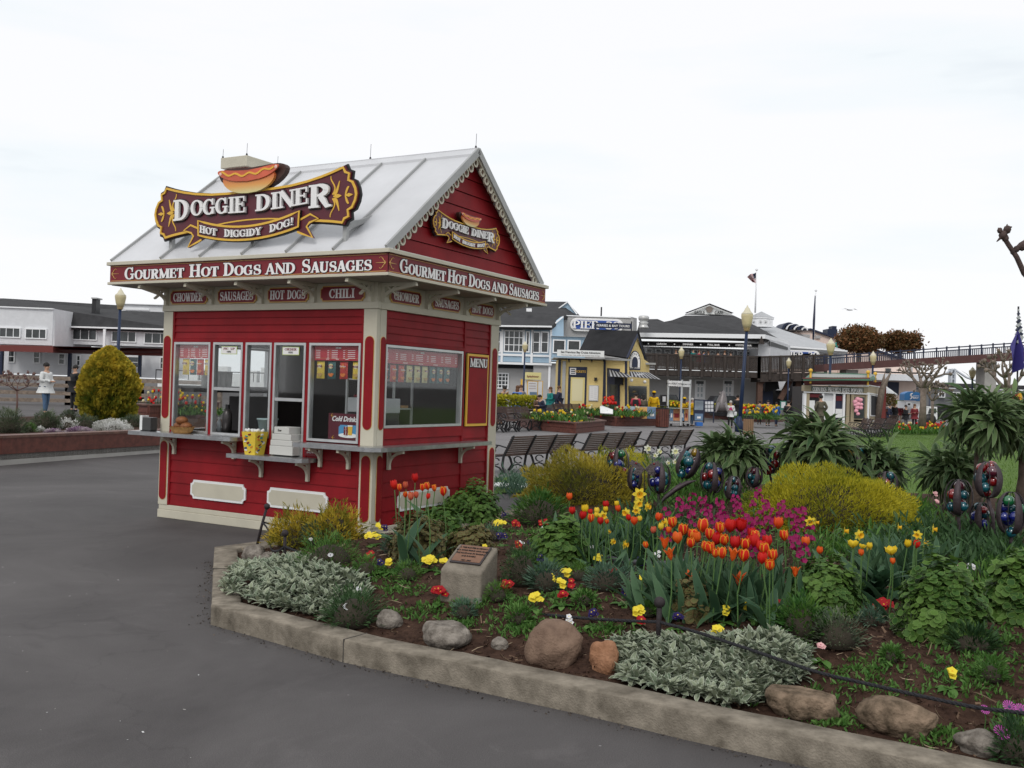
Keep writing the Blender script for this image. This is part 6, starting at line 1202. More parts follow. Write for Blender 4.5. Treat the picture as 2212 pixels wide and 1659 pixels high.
# ---------------------------------------------------------------- buildings and things beyond
def gzp(px, py, z):
 r = ray(px, py); return EYE+r*((z-1.72)/r.z)
def siding(name, col, sc=4.5, rough=.7):
 if name in MATS: return MATS[name]
 m = mat(name, col, rough, 0, 2.0, .05); nt = m.node_tree; L = nt.links.new; b = nt.nodes['Principled BSDF']; t = nt.nodes.new('ShaderNodeTexCoord'); w = nt.nodes.new('ShaderNodeTexWave'); w.bands_direction = 'Z'; w.wave_profile = 'SAW'; w.inputs['Scale'].default_value = sc; L(t.outputs['Object'], w.inputs[0])
 bp = nt.nodes.new('ShaderNodeBump'); bp.inputs['Strength'].default_value = .6; bp.inputs['Distance'].default_value = .03; L(w.outputs['Fac'], bp.inputs['Height']); L(bp.outputs[0], b.inputs['Normal']); return m
M_SWHITE = siding('white_siding', (.76, .77, .79)); M_SGREY = siding('grey_siding', (.46, .455, .45)); M_SBLUE = siding('blue_siding', (.36, .50, .62)); M_SYEL = siding('yellow_siding', (.78, .60, .25), 3.2); M_SPINK = mat('pink_stucco', (.72, .58, .51), .85, 0, 1, .06)
M_SHNG = mat('dark_shingles', (.045, .045, .047), .9, 0, 1.6, .2, .7, 14, .2); M_SHNG2 = mat('black_shingles', (.022, .022, .024), .85, 0, 2, .2, .6, 20, .2); M_PANE = mat('dark_pane', (.035, .04, .042), .12, 0, 1.2, .5, spec=.6); M_WTRIM = mat('white_trim', (.80, .81, .82), .6); M_NAVY = mat('navy_paint', (.008, .016, .045), .5); M_BAND = mat('rust_band', (.15, .035, .03), .7); M_SHADE = mat('grey_wall_low', (.62, .63, .65), .8, 0, 1, .08); M_NIGHT = mat('black_and_shade', (.02, .02, .022), .9); M_DECK = mat('deck_timber', (.045, .035, .03), .8, 0, 5, .3); M_LGREY = mat('pale_roof_metal', (.38, .39, .40), .5, .1, 1, .06); M_CONC = mat('pale_concrete', (.33, .32, .30), .9, 0, 2, .15)  # the near-black serves black things and shade put in as dark pieces
class B:
 def __init__(s, name, label, cat, Y, crop, base=(0, 0), group=None, gnd=None):
  s.Y, s.c = Y, CP(crop); p = at(*s.c(*base), Y); s.o = Vector((p.x, Y, gz(p.x, Y) if gnd is None else gnd)); s.t = T(name, label, cat, group, s.o)
 def P(s, x, y, d=0): return at(*s.c(x, y), s.Y+d)-s.o
 def box(s, name, m, x0, y0, x1, y1, d=0, depth=.3, par=None, b=0):
  a, c = s.P(x0, y0, d), s.P(x1, y1, d); q = MB(); A = (min(a.x, c.x), max(a.x, c.x), a.y, a.y+depth, min(a.z, c.z), max(a.z, c.z)); (q.bbox(*A, b=b) if b else q.box(*A)); return q.build(name, m, par or s.t)
 def poly(s, name, m, pts, th=.15, par=None):
  P = [s.P(*p) for p in pts]; n = len(P); q = MB(); nn = (P[1]-P[0]).cross(P[2]-P[0]).normalized(); nn = nn if nn.y < 0 else -nn; Q = [p-nn*th for p in P]
  if (P[1]-P[0]).cross(P[2]-P[1]).dot(nn) < 0: P, Q = P[::-1], Q[::-1]
  q.add(P+Q, [tuple(range(n)), tuple(range(2*n-1, n-1, -1))]+[(i, i+n, (i+1) % n+n, (i+1) % n) for i in range(n)]); return q.build(name, m, par or s.t)
 def win(s, x0, y0, x1, y1, nx=1, ny=1, d=-.02, w=.09, m=None, pm=None, name='window'):
  a, c = s.P(x0, y0, d), s.P(x1, y1, d); X0, X1, Z0, Z1 = a.x, c.x, min(a.z, c.z), max(a.z, c.z); q = MB(); y = a.y
  for A in ((X0, X0+w, Z0, Z1), (X1-w, X1, Z0, Z1), (X0+w, X1-w, Z1-w, Z1), (X0+w, X1-w, Z0, Z0+w)): q.box(A[0], A[1], y-.10, y+.02, A[2], A[3])
  f = q.build(name, m or M_WTRIM, s.t); q = MB(); q.box(X0+w, X1-w, y-.03, y+.01, Z0+w, Z1-w); q.build('pane', pm or M_PANE, f)
  if nx*ny > 1:
   q = MB()
   for i in range(1, nx): x = X0+(X1-X0)*i/nx; q = MB(); q.box(x-w*.3, x+w*.3, y-.07, y-.031, Z0+w, Z1-w); q.build('glazing_bar', m or M_WTRIM, f)
   for j in range(1, ny): z = Z0+(Z1-Z0)*j/ny; q = MB(); q.box(X0+w, X1-w, y-.071, y-.032, z-w*.3, z+w*.3); q.build('glazing_bar', m or M_WTRIM, f)
  return f
 def text(s, t, cx, y_base, hpx, m, d=-.2, par=None, sx=1, bold=.028):
  p = s.P(cx, y_base, d); sc = (s.P(cx, y_base-hpx, d)-p).z; return sans(t, sc*1.38, 'lettering', m, par or s.t, Matrix.Translation(p), sx=sx, bold=sc*bold)
 def serif(s, t, x0, x1, y_base, hpx, m, d=-.2, par=None):
  a, c = s.P(x0, y_base, d), s.P(x1, y_base, d); h = (s.P(x0, y_base-hpx, d)-a).z
  return letters(t, a.x, c.x, (a.z+c.z)/2, h, None, depth=.06, y=a.y, mats=m, parent=par or s.t)
# long white pier building
b = B('pier_building', 'long white pier building with dark shingle roof on the left', 'building', 90, 6, (585, 745))
b.box('wall', M_SWHITE, 575, 325, 1560, 500, 0, 6); b.box('wall', M_SWHITE, -120, 158, 432, 482, -4, 8); b.box('lower_wall', M_SHADE, -120, 482, 1560, 760, .6, .4)
b.poly('side_wall', M_SWHITE, [(432, 175, -3.9), (590, 322, 0), (590, 492, 0), (432, 488, -3.9)], .2)
b.poly('roof', M_SHNG, [(560, 322, -.5), (1570, 352, -.5), (1570, 212, 7), (1010, 192, 7), (1000, 148, 8), (30, 90, 8), (-120, 90, 8), (-120, 160, 0), (430, 176, 0)], .3)
b.poly('parapet_trim', M_WTRIM, [(-120, 150, -4.2), (436, 172, -4.2), (436, 182, -4.2), (-120, 160, -4.2)], .2); b.poly('gutter', M_WTRIM, [(585, 320, -.8), (1560, 346, -.8), (1560, 360, -.8), (585, 332, -.8)], .4)
b.poly('eaves_band', M_BAND, [(-120, 474, -4.6), (440, 486, -4.6), (600, 492, -1), (1560, 512, -1), (1560, 548, -1), (600, 520, -1), (440, 512, -4.6), (-120, 496, -4.6)], .3)
for x0, x1, y0 in ((-90, -20, 322), (-5, 172, 328), (212, 388, 338)): b.win(x0, y0, x1, y0+92, 3, 1, -4.02)
for x0, x1, y0 in ((602, 806, 342), (928, 1132, 358), (1198, 1400, 372), (1440, 1540, 380)): b.win(x0, y0, x1, y0+100, 3, 1, -.02)
for k in range(5): x = 484+k*20; b.poly('tall_pane', M_PANE, [(x, 245+k*19, -2.75+k*.5), (x+12, 256+k*19, -2.45+k*.5), (x+12, 442, -2.45+k*.5), (x, 442, -2.75+k*.5)], .05)
for x0, y0, x1, y1 in ((70, 520, 125, 625), (280, 530, 335, 632), (488, 545, 542, 642), (636, 560, 670, 652), (768, 556, 850, 658), (1050, 568, 1155, 672), (1328, 575, 1390, 680)): b.win(x0, y0, x1, y1, 1, 2, .58, .1)
for x in (6, 572, 1155): b.box('post', M_NAVY, x-6, 500, x+8, 742, -.6, .3)
b.box('downpipe', M_WTRIM, 856, 345, 866, 640, -.9, .15); b.box('flue', M_IRON, 764, 92, 794, 255, 1.2, .9); b.box('flue_cap', M_TRIM, 756, 82, 802, 94, 1, 1.3)
b = B('pale_shed', 'pale low building rising behind the dark pier roof', 'building', 112, 6, (1100, 300)); b.box('wall', M_SWHITE, 1010, 140, 1500, 330, 0, 6); b.box('roof_edge', M_WTRIM, 1000, 136, 1510, 146, -.3, 6.5); b.win(1040, 172, 1240, 192, 4, 1)
# post-and-rail fence
def fence(pts, label, h, rails, postw=.16):
 P = [GF(x, y) for x, y in pts]; t = T('timber_fence', label, 'fence', None, P[0])
 for a, c in zip(P, P[1:]):
  n = max(1, int((c-a).length/2.6))
  for i in range(n+1):
   p = a.lerp(c, i/n)-P[0]; q = MB(); q.box(p.x-postw, p.x+postw, p.y-postw, p.y+postw, p.z-.1, p.z+h*.98); q.build('post', M_DECKL, t)
  for r in rails: q = MB(); q.bar(a-P[0]+Vector((0, -.2, h*r)), c-P[0]+Vector((0, -.2, h*r)), .07, .17); q.build('rail', M_DECKL, t)
M_DECKL = mat('weathered_timber', (.21, .165, .13), .85, 0, 6, .35, .4, 30)
fence([(-70, 871), (150, 875), (300, 879), (470, 884)], 'weathered wooden rail fence between the walkway and the pier building', 1.28, (.16, .42, .70, .95))
t = T('harbour_clutter', 'white boxes and black rails beyond the wooden fence right of the golden conifer', 'boat gear', None, GF(340, 860)); o = t.location
q = MB()
for i in range(9): x = i*1.1; q.box(x, x+.8, 6, 7, 1.3, 1.9+.25*(i % 3))
q.build('box', M_WHITEP, t); q = MB(); q.box(-2, 12, 5.5, 5.6, .5, 1.3); q.build('white_side', M_WHITEP, t); q = MB(); q.box(-2, 12, 5, 5.05, 1.95, 2.02); [q.box(x, x+.05, 5, 5.05, 1.3, 2) for x in np.arange(-2, 12, .8)]; q.build('rail', M_IRON, t)
# left raised planter
A = GF(-190, 1016); Bp = GF(0, 1006); C2 = GF(351, 978); D2 = C2+(C2-Bp).normalized()*3.2
t = T('raised_planter', 'long raised planter with brown timber side on a concrete base', 'planter', None, Bp)
def wall_strip(name, m, pts, z0, z1, th, par, off, out_=0):
 for a, c in zip(pts, pts[1:]):
  d = (c-a).normalized(); n = Vector((d.y, -d.x, 0)); q = MB(); a2, c2 = a+n*out_-off, c+n*out_-off
  q.add([(*(a2)[:2], z0), (*(c2)[:2], z0), (*(c2-n*th)[:2], z0), (*(a2-n*th)[:2], z0), (*(a2)[:2], z1), (*(c2)[:2], z1), (*(c2-n*th)[:2], z1), (*(a2-n*th)[:2], z1)], [(3, 2, 1, 0), (4, 5, 6, 7), (0, 1, 5, 4), (1, 2, 6, 5), (2, 3, 7, 6), (3, 0, 4, 7)]); q.build(name, m, par)
PL = [A, Bp, C2, D2]
wall_strip('concrete_base', M_CONC, PL, -.05, .205, .3, t, Bp, 0); wall_strip('side_board', M_BROWNW, PL, .206, .50, .1, t, Bp, .02); wall_strip('cap_board', mat('cap_timber', (.12, .06, .045), .6, 0, 8, .4), PL, .502, .55, .35, t, Bp, .04)
q = MB(); back = [D2+Vector((-2, 6, 0)), C2+Vector((-6, 7, 0)), Bp+Vector((-5, 8, 0)), A+Vector((-5, 5, 0))]; pts = [p-Bp for p in PL+back]; q.prism([(p.x, p.y) for p in pts], .1, .47, 'z'); q.build('soil', M_SOIL, t)
PG = 'plants in the left raised planter'
def lbush(name, label, cx, yb, w, h, lm, tm, n, ls, z=.47, crop=6, grp=PG, cat='bush', **kw):
 px, py = CP(crop)(cx, yb); p = gzp(px, py, z); k = CP(crop)(1, 0)[0]-CP(crop)(0, 0)[0]; s = pxm(p)/k; return bush(name, label, cat, grp, tuple(p), w/s, h/s, LM[lm], tm, n, ls, **kw)
lbush('lavender_bush', 'round grey green bush at the far left of the planter', 70, 1215, 270, 175, 'gry', LFN, 3800, .07, lump=.2); lbush('lavender_bush', 'grey green bush below the man in the white jacket', 385, 1185, 230, 150, 'gry', LFN, 3200, .07, lump=.2)
lbush('lavender_bush', 'small grey green bush left of the golden conifer foot', 575, 1110, 160, 80, 'gry', LFN, 1500, .07); lbush('lavender_bush', 'low grey green bush in front of the golden conifer', 720, 1180, 210, 105, 'gry', LFN, 2200, .065); lbush('lavender_bush', 'grey green bush right of the golden conifer', 1110, 1165, 210, 90, 'gry', LFN, 2000, .07)
lbush('low_green', 'short green plant between two grey bushes at left', 240, 1210, 110, 70, 'grn', LFN, 700, .06)
LM['cand'] = leafmat('candytuft', (.50, .50, .46), (.75, .75, .73)); LM['lil'] = leafmat('lilac_bloom', (.20, .10, .20), (.55, .48, .50))
lbush('candytuft', 'large white flowered cushion right of the low bush', 925, 1212, 320, 105, 'cand', TINY, 5200, .04, lump=.12); lbush('candytuft', 'small white flowered cushion left of the conifer', 560, 1185, 170, 90, 'cand', TINY, 1100, .035, lump=.3); lbush('lilac_cushion', 'low lilac and white cushion at the planter edge', 660, 1215, 230, 48, 'lil', TINY, 1800, .035); lbush('lilac_cushion', 'tiny lilac cushion at the planter edge further left', 440, 1218, 150, 34, 'lil', TINY, 800, .035); lbush('white_stone_cushion', 'small pale mound beside the lilac flowers', 338, 1205, 70, 42, 'cand', TINY, 500, .03)
# golden conifer
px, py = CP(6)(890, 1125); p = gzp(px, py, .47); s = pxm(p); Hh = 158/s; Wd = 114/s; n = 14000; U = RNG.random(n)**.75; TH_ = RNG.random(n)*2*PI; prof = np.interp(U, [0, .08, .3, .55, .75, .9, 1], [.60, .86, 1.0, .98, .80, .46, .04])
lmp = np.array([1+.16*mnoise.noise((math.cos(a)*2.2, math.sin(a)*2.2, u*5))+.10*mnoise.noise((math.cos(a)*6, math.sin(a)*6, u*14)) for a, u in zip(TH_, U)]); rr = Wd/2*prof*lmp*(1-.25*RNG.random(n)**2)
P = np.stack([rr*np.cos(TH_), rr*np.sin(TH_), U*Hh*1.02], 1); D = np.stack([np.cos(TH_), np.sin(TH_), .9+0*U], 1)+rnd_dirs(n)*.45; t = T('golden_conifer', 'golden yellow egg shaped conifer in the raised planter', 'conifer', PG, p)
scatter('crown', leafmat('golden_conifer_leaf', (.085, .13, .015), (.68, .50, .055), trans=.3), ([(-.3, 0, 0), (.3, 0, 0), (.42, .6, .1), (-.42, .6, -.1), (0, 1, 0), (0, 1, .01)], [(0, 1, 2, 3), (3, 2, 4, 5)], None), P, frames(D, RNG.random(n)*3), .085*(.7+.7*RNG.random(n)), np.clip(.15+U*.55+(lmp-1)*2.6+RNG.normal(0, .13, n), 0, 1), t); q = MB(); q.lathe([(.12, -.1), (.55*Wd/2, .25), (.7*Wd/2, .8), (.35*Wd/2, Hh*.75), (.03, Hh*.9)], 10); q.build('trunk', MATS['core_twig_dark'], t, True)  # trunk here is a wide dark core added to fill the crown
# branching helper for bare trees
def branch(q, p, d, L, r, depth, spread=.6, up=.15, knob=0, nb=3, seed=None):
 P = [p]; rad = [r]; dd = d.normalized()
 for i in range(4): dd = (dd+Vector((random.gauss(0, .12), random.gauss(0, .12), random.gauss(0, .08)+up*.3))).normalized(); P.append(P[-1]+dd*L/4); rad.append(r*(1-.42*(i+1)/4))
 q.tube(P, rad, 6 if depth < 2 else 5)
 if depth <= 0:
  if knob: q.ball(P[-1], knob*random.uniform(.8, 1.3), 7); [q.tube([P[-1], P[-1]+Vector((random.gauss(0, 1), random.gauss(0, 1), random.gauss(.3, 1))).normalized()*knob*2.1], [knob*.45, knob*.1], 4) for _ in range(4)]
  return
 for i in range(nb):
  a = 2*PI*i/nb+random.random(); u = dd.orthogonal().normalized(); v = dd.cross(u); nd = (dd+(u*math.cos(a)+v*math.sin(a))*spread*random.uniform(.8, 1.3)+Vector((0, 0, up))).normalized(); branch(q, P[-1], nd, L*random.uniform(.62, .85), r*.58, depth-1, spread, up, knob, nb if depth > 1 else max(2, nb-1))
M_BARK = mat('pale_bark', (.17, .135, .11), .9, 0, 5, .35, .5, 25)
def bare_tree(base, H, label, tr=.05, trunk=.45, depth=2, spread=.7, knob=.03, nb=3, seed=1, mt=None, lean=(0, 0), group='bare pollarded trees'):
 random.seed(seed); t = T('pollard_tree', label, 'tree', group, base); q = MB(); top = Vector((lean[0], lean[1], H*trunk)); q.tube([(0, 0, -.1), top*.5+Vector((.02, 0, 0)), top], [tr, tr*.8, tr*.75], 9); q.build('trunk', mt or M_BARK, t, True); q = MB()
 for i in range(nb+1): a = i*2*PI/(nb+1)+seed; branch(q, top, Vector((math.cos(a)*spread, math.sin(a)*spread, .55)), H*(1-trunk)*.5, tr*.6, depth, spread, .18, knob, nb)
 q.build('crown', mt or M_BARK, t, True); return t
p = gzp(*CP(6)(135, 1050), .47); s = pxm(p)/.2603; bare_tree(p, 370/s, 'small bare tree with reddish buds left of the man in white', 16/s/2*1.2, .52, 2, 1.0, 10/s, 3, 5, mat('reddish_bark', (.13, .075, .065), .9))
# two-storey blue house and the sign building
b = B('blue_house', 'pale blue two storey restaurant with white trim and dark roof', 'building', 76, 7, (400, 1250))
b.box('upper_wall', M_SBLUE, -400, 455, 745, 890, 0, 7); b.box('lower_wall', M_SGREY, -400, 886, 835, 1420, 1.2, 5); b.box('lower_wall', M_SGREY, 545, 886, 835, 1420, .2, .9); b.box('shade_strip', M_NIGHT, -400, 888, 540, 960, .9, .3)  # black strip holds the shade under the upper storey in its colour
b.poly('roof', M_SHNG, [(-400, 440, -.8), (755, 458, -.8), (900, 340, 2), (1090, 332, 6), (940, 168, 8), (300, 158, 8), (-400, 140, 8)], .3); b.poly('gutter', M_WTRIM, [(-400, 436, -1), (760, 452, -1), (760, 470, -1), (-400, 456, -1)], .3)
b.poly('gable_wall', M_SBLUE, [(808, 268, 5.4), (940, 172, 5.4), (1055, 310, 5.4), (1055, 330, 5.4)], .3); b.poly('gable_trim', M_WTRIM, [(800, 268, 5.2), (940, 164, 5.2), (944, 178, 5.2), (820, 270, 5.2)], .2); b.poly('gable_trim', M_WTRIM, [(936, 166, 5.2), (944, 166, 5.2), (1064, 312, 5.2), (1048, 316, 5.2)], .2)
b.poly('side_wall', M_SBLUE, [(748, 462, .02), (898, 342, .8), (898, 600, .8), (748, 600, .02)], .3); b.poly('side_trim', M_WTRIM, [(748, 462, -.15), (898, 338, .6), (898, 352, .6), (748, 476, -.15)], .1)
b.box('annex', M_SBLUE, 765, 575, 1150, 880, -1.0, 2.5); b.box('annex_roof', M_WTRIM, 755, 570, 1160, 584, -1.3, 3)
for x in (165, 418, 518, 738): b.box('corner_board', M_WTRIM, x, 470, x+14, 890, -.12, .1)
b.box('corner_board', M_WTRIM, 722, 880, 738, 1200, .05, .1)
for a in ((80, 786, 760), (80, 884, 760)): b.box('belt_board', M_WTRIM, -400, a[1], a[2], a[1]+12, -.1, .1)
b.win(-60, 515, 60, 768, 2, 2); b.win(78, 515, 155, 768, 1, 2); b.win(198, 500, 428, 768, 4, 3); b.win(455, 515, 495, 768, 1, 1); b.win(534, 518, 618, 776, 1, 2); b.win(632, 518, 718, 776, 1, 2)
b.win(772, 612, 918, 778, 1, 1, -1.02); b.win(944, 618, 1095, 750, 1, 1, -1.02); b.win(92, 1004, 248, 1196, 4, 4, 1.18); b.win(-60, 1004, 20, 1196, 2, 4, 1.18); b.box('vent', M_WTRIM, 460, 245, 522, 285, 1.5, .4)
b = B('sign_building', 'grey sided block carrying the big blue PIER 39 sign', 'building', 79, 7, (1300, 1000))
b.box('wall', M_SGREY, 898, 342, 1690, 1400, 0, 4); b.poly('side_wall', M_SGREY, [(1690, 345, .02), (1762, 362, 3), (1762, 1000, 3), (1690, 1000, .02)], .2); b.box('coping', M_WTRIM, 893, 336, 1696, 350, -.1, 4.3)
rr_ = lambda x0, x1, z0, z1, r: [(cx+r*math.cos(R(a)), cz+r*math.sin(R(a))) for cx, cz, a0 in ((x1-r, z1-r, 0), (x0+r, z1-r, 90), (x0+r, z0+r, 180), (x1-r, z0+r, 270)) for a in range(a0, a0+91, 15)]
M_SIGNB = mat('sign_blue', (.025, .075, .30), .45); M_NAVYS = mat('sign_navy', (.016, .022, .05), .5)
def piersign(b, x0, y0, x1, y1, d):
 a, c = b.P(x0, y0, d), b.P(x1, y1, d); q = MB(); q.prism(rr_(a.x, c.x, c.z, a.z, .5), a.y, a.y+.2); s_ = q.build('pier_sign', M_LET, b.t); q = MB(); q.prism(rr_(a.x+.16, c.x-.16, c.z+.16, a.z-.16, .42), a.y-.04, a.y-.001); q.build('sign_face', M_SIGNB, s_)
 h = a.z-c.z; w = c.x-a.x; letters('PIER', a.x+w*.045, a.x+w*.55, c.z+h*.2, h*.6, None, depth=.08, y=a.y-.05, mats=M_LET, parent=s_); letters('39', a.x+w*.66, a.x+w*.95, c.z+h*.2, h*.6, None, depth=.08, y=a.y-.05, mats=M_LET, parent=s_)
piersign(b, 980, 356, 1600, 530, -.3)
q = MB(); q.M = Matrix.Translation(b.P(1840, 480, 0)); s_ = b.P(1841, 480, 0).x-b.P(1840, 480, 0).x; q.lathe([(50*s_, -5*s_), (62*s_, 5*s_), (55*s_, 20*s_), (45*s_, 45*s_), (60*s_, 65*s_), (40*s_, 80*s_), (60*s_, 95*s_), (64*s_, 130*s_), (52*s_, 145*s_), (10*s_, 148*s_)], 14); o = q.build('roof_vent', mat('galvanised', (.5, .5, .49), .4, .5), b.t, True)
b.box('stack', M_IRON, 1338, 230, 1350, 345, 1, .2)
# yellow ticket kiosk
b = B('ticket_kiosk', 'yellow clapboard ticket kiosk with steep black roof and striped awnings', 'kiosk', 57, 7, (1100, 1540))
b.box('wall', M_SYEL, 838, 848, 1380, 1600, 0, 3.2); b.poly('angled_wall', M_SYEL, [(1384, 850, .02), (1640, 860, -1.6), (1640, 1600, -1.6), (1384, 1600, .02)], .2); b.poly('gable_wall', M_SYEL, [(1645, 830, -1.6), (1768, 575, -.6), (1850, 850, .4), (1910, 890, 1.2), (1910, 1600, 1.2), (1640, 1600, -1.6)], .2)
b.poly('roof', M_SHNG2, [(1083, 742, .2), (1650, 828, -2.0), (1776, 512, -.8), (1205, 494, 1.6)], .12); b.poly('roof_back', M_SHNG2, [(1776, 512, -.8), (1868, 850, .6), (1850, 856, .7), (1768, 560, -.6)], .1)
b.poly('gable_trim', M_NAVYS, [(1650, 826, -2.05), (1772, 545, -.95), (1778, 575, -.92), (1668, 830, -2.0)], .08); b.poly('gable_trim', M_NAVYS, [(1772, 545, -.95), (1868, 848, .5), (1848, 850, .5), (1768, 580, -.92)], .08)
b.box('flat_roof', M_TRIM, 785, 822, 1400, 850, -.5, 4.2); b.poly('flat_roof', M_TRIM, [(1385, 826, -.5), (1640, 842, -2.0), (1640, 866, -2.0), (1385, 856, -.5)], .3); b.box('flat_roof', M_TRIM, 1840, 885, 1985, 912, .6, 1.5)
for x in (960, 1095, 1228, 1370): b.poly('roof_bracket', M_NAVYS, [(x-14, 850, -.35), (x+14, 850, -.35), (x+4, 890, -.02)], .06)
for x0, x1, d in ((836, 850, -.06), (1372, 1392, -.06)): b.box('corner_board', M_NAVYS, x0, 850, x1, 1470, d, .05)
b.poly('corner_board', M_NAVYS, [(1620, 850, -1.62), (1644, 850, -1.72), (1644, 1480, -1.72), (1620, 1480, -1.62)], .04)
b.box('door_frame', M_NAVYS, 958, 932, 1160, 1470, -.04, .035); dd_ = b.box('door', mat('pale_yellow_door', (.66, .56, .24), .5), 984, 1058, 1138, 1470, -.06, .02); b.box('door_panel', mat('cream_panel', (.68, .62, .38), .5), 1002, 1078, 1118, 1340, -.07, .01, par=dd_)
s_ = b.box('tickets_sign', M_NAVYS, 966, 936, 1154, 1044, -.10, .05); b.box('sign_patch', M_LET, 974, 948, 1044, 1030, -.12, .02, par=s_); [b.box('sign_mark', M_NAVYS, 986, y, 1034, y+12, -.13, .01, par=s_) for y in (962, 984, 1006)]; b.text('TICKETS', 1092, 1004, 26, M_YEL, -.12, s_)
s_ = b.box('notice_board', M_ALU, 1198, 1152, 1306, 1342, -.06, .05); b.box('notice_paper', M_LET, 1206, 1162, 1298, 1332, -.065, .004, par=s_); q = [b.box('print_line', M_SGREY, 1212+(k % 2)*44, 1172+12*k//1, 1246+(k % 2)*44, 1176+12*k, -.069, .003, par=s_) for k in range(12)]
b.box('downpipe', M_TRIM, 888, 868, 908, 1470, -.12, .08); b.box('wall_lamp', M_IRON, 1262, 1062, 1292, 1098, -.15, .14)
s_ = b.box('banner', M_WHITEP, 823, 732, 1376, 824, -1.15, .05); b.text('San Francisco Bay Cruise Adventure', 1100, 778, 25, M_NIGHT, -1.16, s_, .92); b.text('One hour tour. Sails under the Golden Gate Bridge.', 1100, 806, 14, M_SGREY, -1.16, s_, 1.12)
s_ = b.box('roof_sign', M_NAVYS, 1268, 412, 1702, 488, .4, .15); b.text('FERRIES & BAY TOURS', 1482, 464, 26, M_LET, .38, s_, 1.1); [b.box('sign_post', M_IRON, x, 400, x+8, 520, .55, .1, par=s_) for x in (1266, 1696)]
def awning(b, x0, y0, x1, y1, dy, d0, d1, slant):
 n = 12 if x1-x0 < 300 else 16; a = None
 par = b.poly('awning', mat('awning_grey', (.34, .34, .35), .7), [(x0, y0, d0), (x0+(x1-x0)*.62, y0+slant*.35, d0-.3), (x1, y1, d1), (x0+8, y0+dy, d1+.4)], .02)
 for i in range(n):
  if i % 2: continue
  u0, u1 = i/n, (i+1)/n; L = lambda u, v: (x0+(x0+(x1-x0)*.62-x0)*u*(1-v)+((x1-x0)*u)*v+8*v*(1-u), (y0+slant*.35*u)*(1-v)+(y0+dy+(y1-y0-dy)*u)*v, (d0-.3*u)*(1-v)+(d1+.4*(1-u))*v-.03); b.poly('awning_stripe', M_NIGHT, [L(u0, 0), L(u1, 0), L(u1, 1), L(u0, 1)], .01, par=par)
awning(b, 1420, 966, 1704, 1058, 80, -.3, -2.6, 20); awning(b, 1672, 990, 2042, 1086, 60, -1.8, -2.7, 30)
b.poly('ticket_window', M_NAVYS, [(1410, 950, -.2), (1555, 960, -1.15), (1555, 1400, -1.15), (1410, 1400, -.2)], .05); b.poly('ticket_pane', M_PANE, [(1425, 1140, -.36), (1540, 1150, -1.1), (1540, 1400, -1.1), (1425, 1400, -.36)], .03); b.poly('ticket_screen', M_NIGHT, [(1500, 1060, -1.3), (1590, 1065, -1.6), (1590, 1150, -1.6), (1500, 1145, -1.3)], .1)
b.poly('ticket_pane', M_PANE, [(1670, 1160, -1.55), (1880, 1165, .6), (1880, 1420, .6), (1670, 1420, -1.55)], .03)
AC = b.P(1738, 880, -1.35); s1 = b.P(1739, 880, -1.35).x-AC.x
def arch(nm, m, w, h, z0, y, par=None):
 q = MB(); q.M = Matrix.Translation(AC); q.prism([(-w*s1, z0*s1), (w*s1, z0*s1)]+[(w*s1*math.cos(a), h*s1*math.sin(a)+0*s1) for a in np.linspace(0, PI, 13)], y, y+.03); return q.build(nm, m, par or b.t)
s_ = arch('arch_sign', M_NAVYS, 68, 135, -95, 0); arch('arch_band', M_LET, 60, 122, -60, -.03, s_); arch('arch_centre', M_NAVYS, 34, 62, -62, -.06, s_)
for i, ch_ in enumerate('TICKETS'): a = R(150-20*i); sans(ch_, 34*s1, 'lettering', M_NAVYS, s_, Matrix.Translation(AC) @ Matrix.Translation((48*s1*math.cos(a), -.035, 95*s1*math.sin(a)-10*s1)) @ Matrix.Rotation(-(a-PI/2), 4, 'Y'))
b.text('BAY CRUISE', 1738, 955, 16, M_LET, -1.4, s_)
for x, y, d in ((1700, 1095, -2.2), (1855, 1115, -1.3)): q = MB(); q.ball(b.P(x, y, d), 20*s1, 12); q.build('globe_lamp', M_LET, b.t, True)
# eagle cafe
b = B('cafe_building', 'grey two storey cafe with hipped dark roof and EAGLE CAFE gable', 'building', 82, 8, (700, 1330))
b.box('lower_wall', M_SGREY, 60, 1015, 1285, 1400, 0, 6); b.box('back_wall', M_SHADE, 60, 790, 1285, 1015, 3.2, .3); b.box('wall', M_SWHITE, 1268, 705, 1372, 1020, -.2, 4); b.poly('side_wall', M_SWHITE, [(1372, 715, -.2), (1568, 785, 6), (1568, 1010, 6), (1372, 1010, -.2)], .3)
b.poly('roof', M_SHNG, [(100, 690, -1.5), (1330, 715, -1.5), (1030, 502, 8), (570, 502, 8), (445, 548, 7), (372, 562, 7), (310, 536, 8), (150, 538, 8)], .3); b.poly('roof_side', M_SHNG, [(1330, 714, -1.5), (1552, 775, 6), (1240, 600, 11), (1030, 502, 8)], .3); b.poly('fascia', M_WTRIM, [(100, 682, -1.7), (1330, 700, -1.7), (1552, 762, 5.8), (1552, 784, 5.8), (1330, 722, -1.7), (100, 706, -1.7)], .15)
b.box('dark_band', M_SHNG2, 130, 712, 1325, 752, -.6, .3); s_ = b.poly('awning', M_BLACK, [(155, 745, -.6), (1262, 765, -.6), (1262, 806, -1.5), (155, 786, -1.5)], .05); b.poly('awning_edge', M_LET, [(155, 744, -.65), (1262, 762, -.65), (1262, 772, -.75), (155, 755, -.75)], .03, par=s_)
for tx, x in (('LUNCH', 347), ('DINNER', 598), ('FULL BAR', 840), ('OYSTER BAR', 1124)): b.text(tx, x, 780+(x-340)*.018, 17, M_LET, -1.55, s_, 1.15)
for x in (222, 470, 718, 988): b.box('awning_dot', M_LET, x-5, 768+(x-340)*.018, x+5, 778+(x-340)*.018, -1.56, .02, par=s_)
